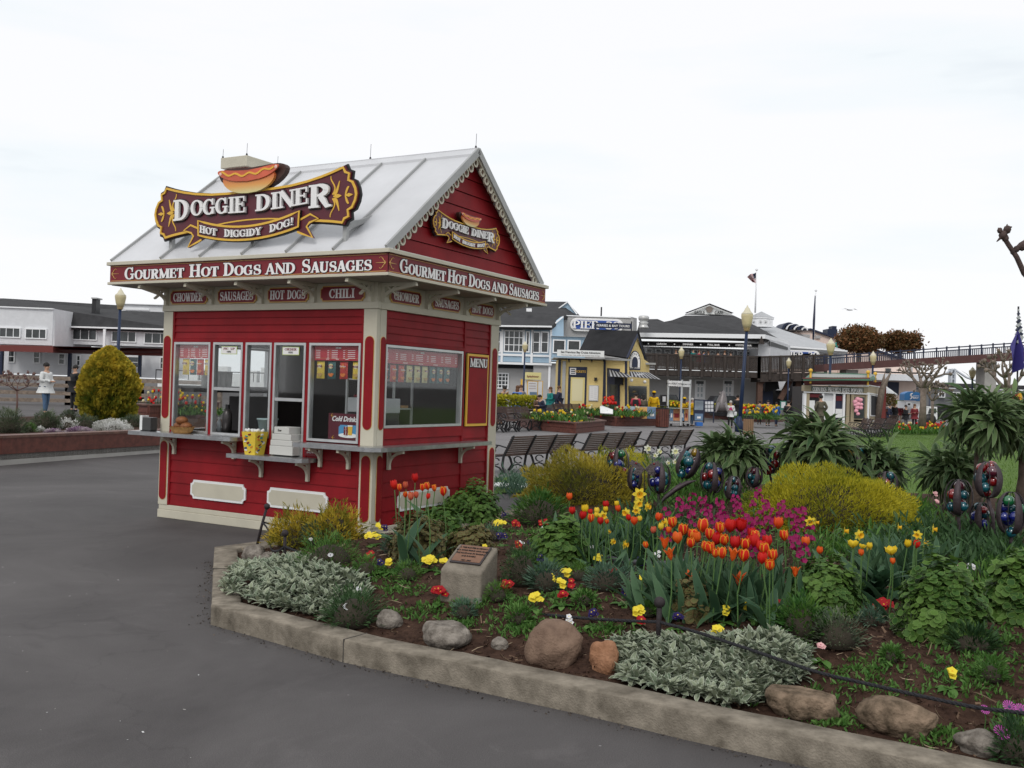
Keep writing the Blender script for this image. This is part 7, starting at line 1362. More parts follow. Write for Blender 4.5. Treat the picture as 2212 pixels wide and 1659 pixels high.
for i in range(46): x = 158+i*24; b.poly('scallop', M_LET, [(x, 786+i*.43, -1.56), (x+12, 793+i*.43, -1.56), (x+24, 786.4+i*.43, -1.56), (x+12, 797+i*.43, -1.56)], .02, par=s_)
for x in range(200, 1240, 86): b.win(x, 815+(x-200)*.025, x+60, 905, 1, 2, 3.0, .1, pm=M_PANE)
b.poly('pediment', M_WHITEP, [(580, 492, -.2), (805, 398, -.2), (1022, 492, -.2)], .4); b.poly('pediment_trim', M_SHNG2, [(572, 476, -.5), (803, 388, -.5), (803, 400, -.5), (590, 482, -.5)], .1); b.poly('pediment_trim', M_SHNG2, [(803, 388, -.5), (1032, 478, -.5), (1012, 484, -.5), (803, 400, -.5)], .1); b.box('pediment_base', M_SHNG2, 578, 490, 1024, 500, -.25, .5)
b.text('EAGLE', 708, 487, 30, M_BLACK, -.3, None, .82); b.text('CAFE', 890, 488, 30, M_BLACK, -.3, None, .85)
pc = b.P(800, 446, -.3); q = MB(); q.M = Matrix.Translation(pc); sc_ = b.P(801, 446, -.3).x-pc.x; q.prism([(32*sc_*math.cos(a)*(1+.18*math.sin(3*a)), 30*sc_*math.sin(a)) for a in np.linspace(0, 2*PI, 19)[:-1]], -.08, 0); q.build('eagle_emblem', mat('emblem_grey', (.20, .17, .15), .7), b.t)
for x in (664, 932): f = b.win(x, 1112, x+94, 1300, 2, 3, -.02, .22, pm=mat('pale_curtain', (.42, .47, .50), .5)); b.box('top_pane', M_PANE, x+12, 1122, x+82, 1152, -.14, .03, par=f)
b.box('meter_box', M_SHADE, 752, 1040, 806, 1098, -.2, .2); b.poly('triangle_sign', M_DECK, [(1268, 772, -1.9), (1297, 695, -1.9), (1322, 774, -1.9)], .1); b.poly('side_awning', M_BLACK, [(1372, 745, -.4), (1545, 805, 5), (1548, 828, 5), (1372, 790, -.4)], .05)
# timber deck with balusters
def deck(b, A, C, label, hr, hb, nb, posts, dsk=0):
 t = T('timber_deck', label, 'deck', None, tuple(b.P(*A)+b.o)); o = b.P(*A); m = M_DECK
 a, c = b.P(*A)-o, b.P(*C)-o; q = MB(); q.bar(a, c, .16, .14); q.build('top_rail', m, t); dn = Vector((0, 0, -hr)); q = MB(); q.bar(a+dn, c+dn, .12, .12); q.build('bottom_rail', m, t)
 q = MB(); [q.bar(a.lerp(c, (i+.5)/nb), a.lerp(c, (i+.5)/nb)+dn, .05, .11) for i in range(nb)] if 0 else None
 for i in range(nb): p = a.lerp(c, (i+.5)/nb); q = MB(); q.box(p.x-.045, p.x+.045, p.y-.03, p.y+.03, p.z-hr, p.z-.05); q.build('baluster', m, t)
 for i in range(posts+1): p = a.lerp(c, i/posts); q = MB(); q.box(p.x-.1, p.x+.1, p.y-.16, p.y+.02, p.z-hr-.6, p.z+.08); q.build('post', m, t)
 q = MB(); e = Vector((0, 2.6, 0)); P = [a+dn, c+dn, c+dn+e, a+dn+e]; q.add([p-Vector((0, 0, .1)) for p in P]+[p-Vector((0, 0, hb)) for p in P], [(0, 1, 2, 3), (7, 6, 5, 4), (0, 4, 5, 1), (1, 5, 6, 2), (2, 6, 7, 3), (3, 7, 4, 0)]); q.build('floor', m, t); return t
deck(b, (190, 868, -3), (1272, 897, -3), 'dark timber balcony in front of the cafe', 1.12, .55, 84, 10)
deck(b, (1272, 897, -3), (1905, 880, -4), 'brown timber walkway right of the cafe under the second sign', 1.25, .75, 44, 6)
b = B('walkway_support', 'brown timber posts and dark blue panels below the raised walkway', 'timber frame', 80, 8, (1400, 1335))
b.box('shade_panel', M_NIGHT, 1296, 1045, 1770, 1400, 3, .3); b.box('pale_wall', M_SHADE, 1440, 1060, 1560, 1215, 2.7, .2); b.box('blue_panel', M_NAVY, 1290, 1215, 1400, 1400, .5, .1); b.box('blue_panel', M_NAVY, 1630, 1180, 1700, 1400, .5, .1)  # large black panel stands in for the shadow under the walkway
for x0, y0, x1, y1 in ((1280, 1040, 1270, 1400), (1290, 1135, 1395, 1040), (1600, 1050, 1470, 1300), (1660, 1060, 1600, 1330)): q = MB(); q.bar(b.P(x0, y0, -.5), b.P(x1, y1, -.5), .55 if x0 < 1285 else .35, .4); q.build('timber', mat('brown_timber', (.10, .055, .04), .8, 0, 5, .3), b.t)
b.box('low_fence', M_LGREY, 1300, 1208, 1560, 1216, 0, .05);
for x0, x1 in ((1340, 1440), (1600, 1680)): b.poly('curtain', M_NIGHT, [(x0, 1046, 0), (x1, 1046, 0), (x1+25, 1200, 0), (x0-10, 1230, 0)], .1)
# metal roofed hall with cupola, second sign
b = B('metal_roof_hall', 'hall with pale metal roof behind the cafe and blue sign', 'building', 96, 8, (1700, 1000))
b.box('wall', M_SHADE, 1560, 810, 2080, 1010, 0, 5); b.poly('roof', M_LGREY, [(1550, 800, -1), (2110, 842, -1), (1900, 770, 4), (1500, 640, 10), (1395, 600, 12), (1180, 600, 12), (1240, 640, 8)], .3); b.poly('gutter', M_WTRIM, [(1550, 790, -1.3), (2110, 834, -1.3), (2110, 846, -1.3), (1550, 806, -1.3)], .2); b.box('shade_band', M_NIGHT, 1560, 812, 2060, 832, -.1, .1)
b.o.y -= 0; b.Y -= 1; piersign(b, 1500, 826, 1848, 925, -.4); b.Y += 1
for x in (1735, 1788): b.box('white_post', M_WTRIM, x, 925, x+16, 968, -2, .2)
b.win(1660, 930, 1900, 972, 5, 1, -.1)
c_ = B('roof_cupola', 'white octagonal cupola with small paned windows behind the lamp', 'cupola', 104, 8, (1290, 620), gnd=10)
q = MB(); pc = c_.P(1290, 615, 0); u = c_.P(1291, 615, 0).x-pc.x; q.M = Matrix.Translation(pc) @ Matrix.Rotation(R(10), 4, 'Z'); q.lathe([(115*u, 0), (115*u, 75*u), (125*u, 78*u), (125*u, 90*u)], 8); q.build('drum', M_WTRIM, c_.t); q = MB(); q.M = Matrix.Translation(pc) @ Matrix.Rotation(R(10), 4, 'Z'); q.lathe([(128*u, 90*u), (8*u, 148*u), (4*u, 150*u)], 8); q.build('roof', M_LGREY, c_.t)
for x0, x1 in ((1190, 1240), (1262, 1305), (1312, 1355), (1372, 1392)): c_.win(x0, 545, x1, 592, 3, 3, -6.2 if x0 < 1370 and x0 > 1200 else -5.6, .08)
# flags
def flagpole(crop, x0, y0, x1, y1, Y, label, r=.09):
 a, c = at(*CP(crop)(x0, y0), Y), at(*CP(crop)(x1, y1), Y); t = T('flagpole', label, 'flagpole', None, c); q = MB(); q.tube([(0, 0, 0), a-c], [r, r*.6], 8); q.build('pole', M_WTRIM, t, True); q = MB(); q.ball(a-c, r*1.6, 8); q.build('finial', M_WTRIM, t, True); return t, a, c
t, a, c = flagpole(8, 1249, 68, 1235, 478, 103, 'tall white flagpole on the cupola with a flying flag')
f = T('national_flag', 'red and white striped flag with blue canton blowing left', 'flag', None, at(*CP(8)(1248, 190), 103)); o = Vector(f.location); ns = 13; CR_ = [(1248, 90), (1205, 105), (1158, 135)]; CL = [(1244, 192), (1228, 190), (1212, 195)]
def fp(u, v):
 top = (1248+(1158-1248)*u, 90+45*u**1.2+6*math.sin(u*7)); bot = (1244-30*u, 192+4*math.sin(u*6)); return at(*CP(8)(top[0]+(bot[0]-top[0])*v, top[1]+(bot[1]-top[1])*v), 103+.6*math.sin(u*8+v*2))-o
for k in range(ns):
 q = MB(); V = []; Fs = []
 for i in range(9): V += [fp(i/8, k/ns), fp(i/8, (k+1)/ns)]; Fs += [(2*i-2, 2*i-1, 2*i+1, 2*i)] if i else []
 q.add(V, Fs); q.build('stripe', mat('flag_red', (.35, .04, .05), .7) if k % 2 == 0 else M_LET, f)
q = MB(); V = []; Fs = []
for i in range(5): V += [fp(i/8*.8, 0)+Vector((0, -.08, 0)), fp(i/8*.8, .54)+Vector((0, -.08, 0))]; Fs += [(2*i-2, 2*i-1, 2*i+1, 2*i)] if i else []
q.add(V, Fs); q.build('canton', M_NAVY, f)
t, a, c = flagpole(9, 364, 248, 344, 705, 112, 'white flagpole with a furled dark flag before the pink building'); q = MB(); q.tube([a-c-Vector((.1, .1, .6)), a-c-Vector((.15, .1, 3.5)), a-c-Vector((.2, .1, 7))], [.05, .14, .05], 7); o = q.build('furled_flag', M_NAVYS, None, True, tuple(c)); tag(o, 'furled dark flag hanging on the right white flagpole', 'flag')
# pink building, slide roof
b = B('pink_building', 'pale pink building with dark roofline beyond the pier hall', 'building', 125, 9, (500, 1000))
b.poly('wall', M_SPINK, [(60, 618, 0), (320, 592, 0), (600, 690, 0), (600, 1100, 0), (60, 1100, 0)], 6); b.poly('roofline', M_NAVYS, [(60, 612, -.4), (318, 584, -.4), (604, 684, -.4), (604, 698, -.4), (318, 600, -.4), (60, 624, -.4)], 6.5); b.poly('lower_block', M_SPINK, [(600, 700, -2), (860, 760, -2), (1150, 858, -2), (1150, 1200, -2), (600, 1200, -2)], 6); b.poly('roofline', M_NAVYS, [(600, 700, -2.4), (860, 756, -2.4), (1160, 856, -2.4), (1160, 872, -2.4), (860, 772, -2.4), (600, 712, -2.4)], 6)
b.box('louvre', M_SGREY, 198, 636, 310, 682, -.2, .2); b.box('louvre', M_SGREY, 360, 648, 402, 676, -.2, .2); b.box('blue_stack', M_NAVY, 468, 590, 554, 660, 1, 2); b.box('stack_top', M_NAVY, 510, 564, 548, 592, 1.2, 1.5); b.poly('teal_mark', mat('teal_paint', (.05, .35, .30), .6), [(530, 715, -.3), (560, 705, -.3), (580, 770, -.3), (545, 760, -.3)], .1)
q = MB(); pc = b.P(190, 600, -2); u = b.P(191, 600, -2).x-pc.x
for k in range(6):
 q = MB(); q.M = Matrix.Translation(pc); x0 = -75+k*26; r_ = 62-k*7; q.strokes([((x0+r_*math.cos(a)*.9)*u, (r_*math.sin(a)-8)*u) for a in np.linspace(.1, PI*.95, 12)], 20*u if k % 2 == 0 else 10*u, -.5-k*.1, 3); q.build('slide_ring', M_NAVY if k % 2 == 0 else M_WTRIM, b.t)
b = B('pink_shop', 'pale pink shop with dark blue doors and grey canopy right of the corn dog stand', 'building', 92, 9, (1100, 1260))
b.box('wall', M_SPINK, 880, 880, 1250, 1290, 0, 6); b.box('canopy', M_SHADE, 860, 985, 1400, 1058, -2.5, 3); b.box('blue_door', M_NAVYS, 1005, 1060, 1100, 1180, -.1, .1); b.box('window_dark', M_PANE, 985, 940, 1030, 985, -.1, .1); [b.box('window_slit', M_SGREY, x, 900, x+10, 1010, -.1, .1) for x in (1175, 1195, 1212)]; b.box('canopy_rail', M_IRON, 870, 978, 1400, 982, -2.4, .05); b.box('yellow_hedge', LM['jun'], 1085, 1222, 1145, 1262, -6, 1)
b = B('grey_sheds', 'long dark grey shed roofs along the horizon at right', 'building', 140, 9, (1700, 1250)); b.box('roof', M_SHNG, 1240, 1060, 1560, 1110, 0, 8); b.box('roof', M_SHNG, 1540, 1072, 2300, 1130, 2, 8); b.box('wall', mat('grey_shed_wall', (.14, .145, .15), .8, 0, 1, .2), 1240, 1108, 2300, 1300, .5, 6); [b.win(x, 1150, x+60, 1200, 2, 1) for x in range(1450, 2200, 130)]
# suspension bridge tower far off
b = B('bridge_tower', 'faint white suspension bridge tower beyond the shed roofs', 'bridge', 900, 9, (1585, 1080)); m = mat('bridge_grey', (.50, .53, .57), .9)
for x in (1566, 1598): b.box('leg', m, x, 945, x+10, 1080, 0, 6)
for y in (945, 985, 1030): b.box('cross_beam', m, 1576, y, 1598, y+12, 1, 4)
for P_ in ([(1580, 948), (1480, 1010), (1400, 1030)], [(1590, 948), (1700, 1020), (1790, 1052)]): q = MB(); q.tube([b.P(x, y, 3) for x, y in P_], 1.0, 5); q.build('cable', m, b.t)
# red-leaved trees
def leafy_tree(crop, cx, cy, rx, ry, bx, by, Y, label, c0, c1, n, seed):
 random.seed(seed); c = at(*CP(crop)(cx, cy), Y); b_ = at(*CP(crop)(bx, by), Y); k = CP(crop)(1, 0)[0]-CP(crop)(0, 0)[0]; w, h = rx*k*Y/FPX, ry*k*Y/FPX; t = T('red_leaf_tree', label, 'tree', 'reddish rounded trees beyond the footbridge', b_); d = c-b_
 q = MB(); q.tube([(0, 0, -3), d*.3, d*.55], [.35, .28, .22], 7); q.build('trunk', M_BARK, t, True); q = MB(); tips = []
 for i in range(11): a = i*2.4; e = d+Vector((math.cos(a)*w*.75*random.random()**.5, math.sin(a)*w*.5, h*random.uniform(-.5, .8))); q.tube([d*.5, d*.7+(e-d)*.4, e], [.13, .08, .03], 5); tips.append(e)
 q.build('limb', M_BARK, t, True); PP = [];
 for i in range(70): v = Vector((random.gauss(0, 1), random.gauss(0, 1), random.gauss(.15, 1))).normalized(); tips.append(d+Vector((v.x*w*.88, v.y*w*.7, v.z*h*.8))*random.uniform(.55, 1.03))
 for e in tips:
  nn = n//len(tips); G_ = RNG.normal(0, 1, (nn, 3))*np.array([w*.17, w*.15, h*.16])+np.array(e); PP.append(G_)
 PP = np.concatenate(PP); nn = len(PP); scatter('crown', leafmat('rusty_leaves', c0, c1, trans=.25), TINY, PP, frames(rnd_dirs(nn), RNG.random(nn)), .34*(.6+.7*RNG.random(nn)), RNG.random(nn), t)
leafy_tree(9, 750, 700, 190, 125, 745, 850, 112, 'larger reddish brown rounded tree beyond the footbridge', (.075, .065, .025), (.24, .10, .04), 15000, 1); leafy_tree(9, 1105, 715, 195, 100, 1110, 850, 115, 'reddish brown tree with thinner crown, right of the larger one', (.085, .08, .03), (.24, .11, .045), 11000, 2)
# footbridge
b = B('footbridge', 'rust brown girder footbridge with blue railings rising to the right', 'bridge', 72, 9, (1000, 950), gnd=4)
gm = mat('rust_girder', (.085, .035, .032), .7, 0, 2, .15); A0, A1, B0, B1 = b.P(440, 903, 0), b.P(2500, 776, 0), b.P(440, 962, 0), b.P(2500, 852, 0)
q = MB(); e = Vector((0, 2.4, 0)); q.add([A0, A1, A1+e, A0+e, B0, B1, B1+e, B0+e], [(0, 1, 2, 3), (7, 6, 5, 4), (0, 4, 5, 1), (1, 5, 6, 2), (2, 6, 7, 3), (3, 7, 4, 0)]); q.build('girder', gm, b.t)
T0, T1 = b.P(440, 832, 0), b.P(2500, 690, 0)
for off in (Vector((0, .1, 0)), Vector((0, 2.3, 0))):
 q = MB(); q.bar(T0+off, T1+off, .06, .06); q.build('handrail', M_NAVYS, b.t); q = MB(); q.bar(T0.lerp(A0, .32)+off, T1.lerp(A1, .32)+off, .06, .06); q.build('mid_rail', M_NAVYS, b.t)
 for i in range(10): u = (i+.3+(.12 if off.y > 1 else 0))/10; q = MB(); q.bar(T0.lerp(T1, u)+off+Vector((0, 0, .1)), A0.lerp(A1, u)+off, .09, .09); q.build('rail_post', M_NAVYS, b.t)
 for i in range(110): u = (i+.5)/110; q = MB(); a = T0.lerp(A0, .32).lerp(T1.lerp(A1, .32), u)+off; c = A0.lerp(A1, u)+off; q.box(a.x-.016, a.x+.016, a.y-.02, a.y+.02, c.z, a.z); q.build('baluster', M_NAVYS, b.t)
b.box('pier', M_CONC, 632, 952, 730, 1300, .6, 1.4); b.box('pier', M_CONC, 1868, 880, 1960, 1300, .6, 1.4)
# corn dog stand
b = B('snack_stand', 'tan corn dog and popcorn stand with green ridged roof edge', 'kiosk', 62, 9, (600, 1440))
M_TAN = mat('tan_paint', (.36, .30, .20), .6); M_GRN = mat('green_metal', (.07, .17, .11), .5); M_DRED = mat('dark_red_soffit', (.12, .012, .018), .6)
b.box('back_core', M_DARK, 275, 1100, 840, 1470, .6, 3); b.box('frieze', M_TAN, 262, 1090, 828, 1160, -.05, .6); b.poly('frieze_side', M_TAN, [(828, 1090, -.05), (938, 1108, 3.4), (938, 1178, 3.4), (828, 1160, -.05)], .3)
for y in (1086, 1156): b.box('white_rail', M_WTRIM, 258, y, 834, y+8, -.12, .1); b.poly('white_rail', M_WTRIM, [(832, y, -.12), (942, y+18, 3.4), (942, y+26, 3.4), (832, y+8, -.12)], .1)
s_ = b.box('name_board', mat('slate_sign', (.10, .12, .11), .5), 325, 1098, 788, 1152, -.10, .05)
a_, c__ = b.P(332, 1145, -.12), b.P(782, 1147, -.12); hh_ = (b.P(332, 1105, -.12)-a_).z
for tx, x0, x1 in (('CORN', 335, 398), ('DOGS', 404, 456), ('PRETZELS', 470, 585), ('ICEES', 597, 662), ('POPCORN', 674, 778)): q = MB(); letters(tx, b.P(x0, 1144, -.12).x, b.P(x1, 1144, -.12).x, a_.z-.02*(x0-335)*.002, hh_, None, joined=q, depth=.02, y=a_.y); q.build('lettering', M_LET, s_)
b.poly('cornice', M_DRED, [(250, 1050, -.9), (850, 1050, -.9), (828, 1088, -.1), (262, 1088, -.1)], .2); b.poly('cornice_side', M_DRED, [(850, 1050, -.9), (955, 1085, 3.8), (938, 1108, 3.4), (828, 1088, -.1)], .2); b.box('eave_edge', M_GRN, 250, 1034, 850, 1052, -1.0, .5)
b.poly('roof', M_GRN, [(250, 1036, -.95), (850, 1036, -.95), (905, 1030, 3), (880, 992, 2), (320, 986, .6)], .1); b.box('crest', mat('white_crest', (.5, .51, .5), .5), 318, 985, 838, 1032, -.5, .1); b.box('crest_cap', M_GRN, 312, 978, 845, 990, -.55, .3); b.poly('crest_side', MATS['white_crest'], [(838, 988, -.5), (895, 1000, 2.4), (895, 1038, 2.4), (838, 1032, -.5)], .1)
for i in range(38): x = 320+i*13.6; b.poly('scallop', M_GRN, [(x, 1032, -.62), (x+6.8, 1018, -.62), (x+13, 1032, -.62)], .05)
for x, y, d in ((318, 960, -.7), (828, 975, -.7), (892, 990, 2.3)): q = MB(); q.ball(b.P(x, y, d), .13, 8); c3 = b.P(x, y, d); q.box(c3.x-.05, c3.x+.05, c3.y-.05, c3.y+.05, c3.z-.8, c3.z-.1); q.build('gold_finial', M_YEL, b.t)
for x in (262, 282, 420, 520, 608, 640, 680, 808, 824): b.box('corner_board', M_WTRIM if x in (262, 420, 520, 608, 824) else M_TAN, x, 1162, x+(10 if x in (262, 420, 520, 608, 824) else 18), 1470, -.06, .4)
b.box('stand_window', M_NIGHT, 296, 1165, 418, 1330, .1, .2); b.box('menu_strip', M_DRED, 300, 1165, 416, 1200, .02, .05); b.box('stand_window', M_SHADE, 432, 1168, 520, 1300, .1, .2); b.box('fridge', M_WHITEP, 440, 1230, 516, 1400, -.02, .1); b.box('drinks_door', M_NAVYS, 535, 1172, 606, 1400, .1, .1); b.box('menu_strip', M_DRED, 545, 1185, 598, 1230, .05, .04); b.box('machine', M_WHITEP, 300, 1225, 352, 1330, -.04, .1); b.box('machine', M_WHITEP, 540, 1300, 598, 1380, -.02, .1)
b.box('wall', M_TAN, 690, 1168, 806, 1400, .02, .3); b.box('display_window', M_PANE, 706, 1195, 792, 1385, -.05, .06); b.box('wall', M_TAN, 262, 1400, 828, 1490, .02, .5); b.poly('side_wall', M_TAN, [(828, 1162, 0), (930, 1180, 3.3), (930, 1500, 3.3), (828, 1500, 0)], .3)
b.poly('side_window', M_WTRIM, [(850, 1172, .55), (922, 1185, 2.9), (922, 1368, 2.9), (850, 1365, .55)], .06); b.poly('side_pane', M_NIGHT, [(858, 1180, .66), (914, 1192, 2.6), (914, 1358, 2.6), (858, 1356, .66)], .04); b.poly('white_rail', M_WTRIM, [(828, 1402, -.05), (930, 1406, 3.3), (930, 1414, 3.3), (828, 1410, -.05)], .08)
mcf = mat('candy_floss', (.72, .33, .40), .6, 0, 5, .25)
for i, (x, y, r) in enumerate([(735, 1215, 24), (712, 1238, 24), (760, 1222, 22), (738, 1258, 25), (765, 1262, 20), (715, 1265, 20), (732, 1290, 24), (764, 1292, 20), (722, 1318, 20), (738, 1345, 18)]):
 q = MB(); u = b.P(1, 0).x-b.P(0, 0).x; q.ball((0, 0, 0), r*u, 9, (1, .8, .85)); o = q.build('candy_floss_bag', mcf, None, True, b.P(x, y, -.5)+b.o); tag(o, '', 'candy floss', 'pink candy floss bags on the corn dog stand'); o['label'] = f"pink candy floss bag, {ordn(i)} from the top of the bunch on the stand"
# aquarium arch sign, red booth, white truck
b = B('aquarium_sign', 'blue arched BAY aquarium ticket booth with white emblem', 'booth', 78, 9, (1220, 1290)); q = MB(); pc = b.P(1225, 1228, 0); u = b.P(1226, 1228, 0).x-pc.x; q.M = Matrix.Translation(pc); q.prism([(-75*u, 0), (75*u, 0)]+[(75*u*math.cos(a), 50*u+32*u*math.sin(a)) for a in np.linspace(0, PI, 13)], 0, 1); q.build('arch_panel', mat('bay_blue', (.03, .16, .38), .5), b.t); b.text('BAY', 1252, 1212, 20, M_LET, -.1); b.text('AQUARIUM', 1252, 1188, 7, M_LET, -.1)
q = MB(); q.M = Matrix.Translation(pc); q.strokes([(x*u, z*u) for x, z in ((-10, 65), (-24, 58), (-26, 42), (-14, 34), (-20, 20), (-30, 12))], [6*u, 9*u, 9*u, 11*u, 7*u, 2*u], -.2, -.05); q.build('emblem', M_LET, b.t); b.box('booth', M_WTRIM, 1155, 1230, 1300, 1300, .2, 1.5); b.win(1165, 1240, 1210, 1280, 1, 1, 0)
b = B('red_booth', 'dark red booth and ivy screen right of the corn dog stand', 'booth', 74, 9, (960, 1380)); b.box('wall', mat('brick_red', (.16, .03, .025), .7), 930, 1060, 982, 1390, 0, 2); b.poly('white_roof', M_WHITEP, [(985, 1165, 1), (1090, 1172, 1), (1040, 1135, 3), (990, 1100, 3)], .1)
n = 900; P = np.stack([RNG.uniform(0, .8, n), RNG.uniform(0, .6, n), RNG.uniform(0, .95, n)], 1); p = at(*CP(9)(985, 1275), 74); o = scatter('ivy_screen', leafmat('ivy_rust', (.09, .07, .02), (.22, .14, .04)), TINY, P, frames(rnd_dirs(n), RNG.random(n)), .11*(.6+RNG.random(n)), RNG.random(n), loc=tuple(p)); tag(o, 'square rusty green ivy screen beside the red booth', 'hedge')
b = B('white_truck', 'white utility truck cab parked behind the pollard tree at right', 'truck', 66, 9, (1390, 1405)); b.poly('cab', M_WHITEP, [(1338, 1405, 0), (1345, 1340, 0), (1362, 1285, 0), (1442, 1283, 0), (1444, 1400, 0)], 1.7); b.poly('side_window', M_PANE, [(1362, 1340, -.05), (1374, 1298, -.05), (1432, 1296, -.05), (1434, 1338, -.05)], .04); b.box('bed', M_NIGHT, 1446, 1278, 1640, 1398, .1, 1.6)
for x in (1372, 1600): q = MB(); c3 = b.P(x, 1400, -.05); q.M = Matrix.Translation(c3) @ Matrix.Rotation(R(90), 4, 'X'); q.lathe([(.1, -.12), (.42, -.1), (.42, .1), (.1, .12)], 16); q.build('wheel', M_BLACK, b.t, True)
# pollard trees right, blue streamer, near branch
def ptree(cx, by, top, tr, label, Y, seed, crop=9, trunk=.38, knob=.11, depth=2, spread=.8, zb=None, lean=(0, 0)):
 p = at(*CP(crop)(cx, by), Y); h = at(*CP(crop)(cx, top), Y).z-p.z; return bare_tree(p, h, label, tr, trunk, depth, spread, knob, 3, seed, lean=lean)
ptree(1308, 1440, 850, .20, 'tall bare pollard tree before the aquarium sign', 50, 3, trunk=.55, spread=.75, knob=.07); ptree(1395, 1400, 1060, .10, 'thin bare tree just right of the tall pollard', 55, 8, trunk=.5, knob=.07); ptree(2060, 1400, 800, .20, 'bare pollard tree behind the tall echium crowns', 48, 12, trunk=.45, spread=.85, knob=.09)
b = B('driftwood_trunk', 'pale leaning dead trunk beside the corn dog stand', 'tree trunk', 64, 9, (930, 1300)); q = MB(); q.tube([b.P(905, 1420), b.P(950, 1130), b.P(985, 1060), b.P(1035, 968)], [.24, .21, .14, .04], 8); q.tube([b.P(950, 1130), b.P(965, 1040), b.P(975, 985)], [.14, .09, .03], 7); q.build('trunk', M_BARK, b.t, True)
p = at(2330, 900, 13); t = T('near_pollard', 'bare knobbly branch ends reaching in from the right edge', 'tree', 'bare pollarded trees', (p.x, p.y, 0)); random.seed(3); o = Vector((p.x, p.y, 0)); q = MB(); q.tube([(0, 0, 0), (0, 0, 1.8), (-.1, 0, 3.0)], [.16, .13, .11], 10); q.build('trunk', M_BARK, t, True)
q = MB(); W_ = lambda x, y, Y=12.5: at(x, y, Y)-o
q.tube([Vector((-.1, 0, 3.0)), W_(2262, 640), W_(2212, 590), W_(2196, 555), W_(2178, 528), W_(2168, 512)], [.08, .05, .035, .032, .03, .03], 8); q.tube([W_(2186, 548), W_(2205, 530), W_(2225, 520)], [.03, .04, .05], 7)
for x, y, r in ((2167, 508, .055), (2176, 496, .05), (2160, 498, .035), (2172, 515, .045), (2208, 532, .055), (2222, 522, .05), (2196, 538, .04)): q.ball(W_(x, y), r, 7, (1, 1, 1.15))
for k in range(5): branch(q, Vector((-.1, 0, 3.0)), Vector((.5+.4*k/5, math.sin(k*2.5), .6)), .9, .075, 2, .7, .15, .05, 3)
for a, c in (((2170, 500), (2176, 484)), ((2163, 512), (2153, 522)), ((2162, 500), (2156, 492)), ((2180, 492), (2186, 490)), ((2222, 518), (2226, 505))): q.tube([W_(*a), W_(*c)], [.022, .006], 5)
q.build('limb', mat('knobbly_bark', (.075, .05, .045), .9, 0, 14, .4, .8, 30), t, True)
t = T('streamer_pole', 'tall twisted blue and purple streamer flag at the right edge', 'flag', None, at(2196, 900, 34)); o = Vector(t.location); q = MB(); q.tube([(0, 0, 0), at(2198, 800, 34)-o, at(2200, 662, 34)-o], .03, 6); q.build('pole', M_IRON, t)
for k in range(9): q = MB(); y = 668+k*8; q.bar(at(2199-k*.2, y, 33.9)-o, at(2201+k*.5, y+4, 33.9)-o, .03+.02*k, .05+.03*k); q.build('tassel', M_NAVYS if k % 2 else M_LGREY, t)
q = MB(); C_ = [at(*c, 33.8)-o for c in ((2199, 712), (2191, 745), (2180, 775), (2183, 800), (2196, 806), (2207, 796), (2206, 750))]; q.add([c+Vector((0, .3*math.sin(i*2), 0)) for i, c in enumerate(C_)], [(0, 1, 2), (0, 2, 3), (0, 3, 4), (0, 4, 5), (0, 5, 6)]); q.build('cloth', mat('purple_cloth', (.05, .04, .22), .7), t)
for c, x0 in ((mat('cloth_red', (.4, .03, .06), .7), 2200), (mat('purple_cloth', (.05, .04, .22), .7), 2180), (M_YEL, 2206)): q = MB(); q.add([at(x0, 845, 33.8)-o, at(x0-22, 868, 33.6)-o, at(x0-12, 900, 33.9)-o, at(x0+8, 890, 33.7)-o], [(0, 1, 2, 3)]); q.build('ribbon_cloth', c, t)
# gull
p = at(1835, 670, 90); t = T('seagull', 'distant gull gliding over the reddish trees', 'bird', None, p); q = MB(); q.tube([(-.25, 0, 0), (0, 0, .03), (.3, 0, 0)], [.03, .09, .02], 6)
for s_ in (-1, 1): q.add([(0, -.1, .03), (s_*.45, -.12, .14), (s_*.75, 0, .02), (s_*.4, .12, .12), (0, .12, .03)], [(0, 1, 3, 4), (1, 2, 3)])
q.build('body', M_SHADE, t)
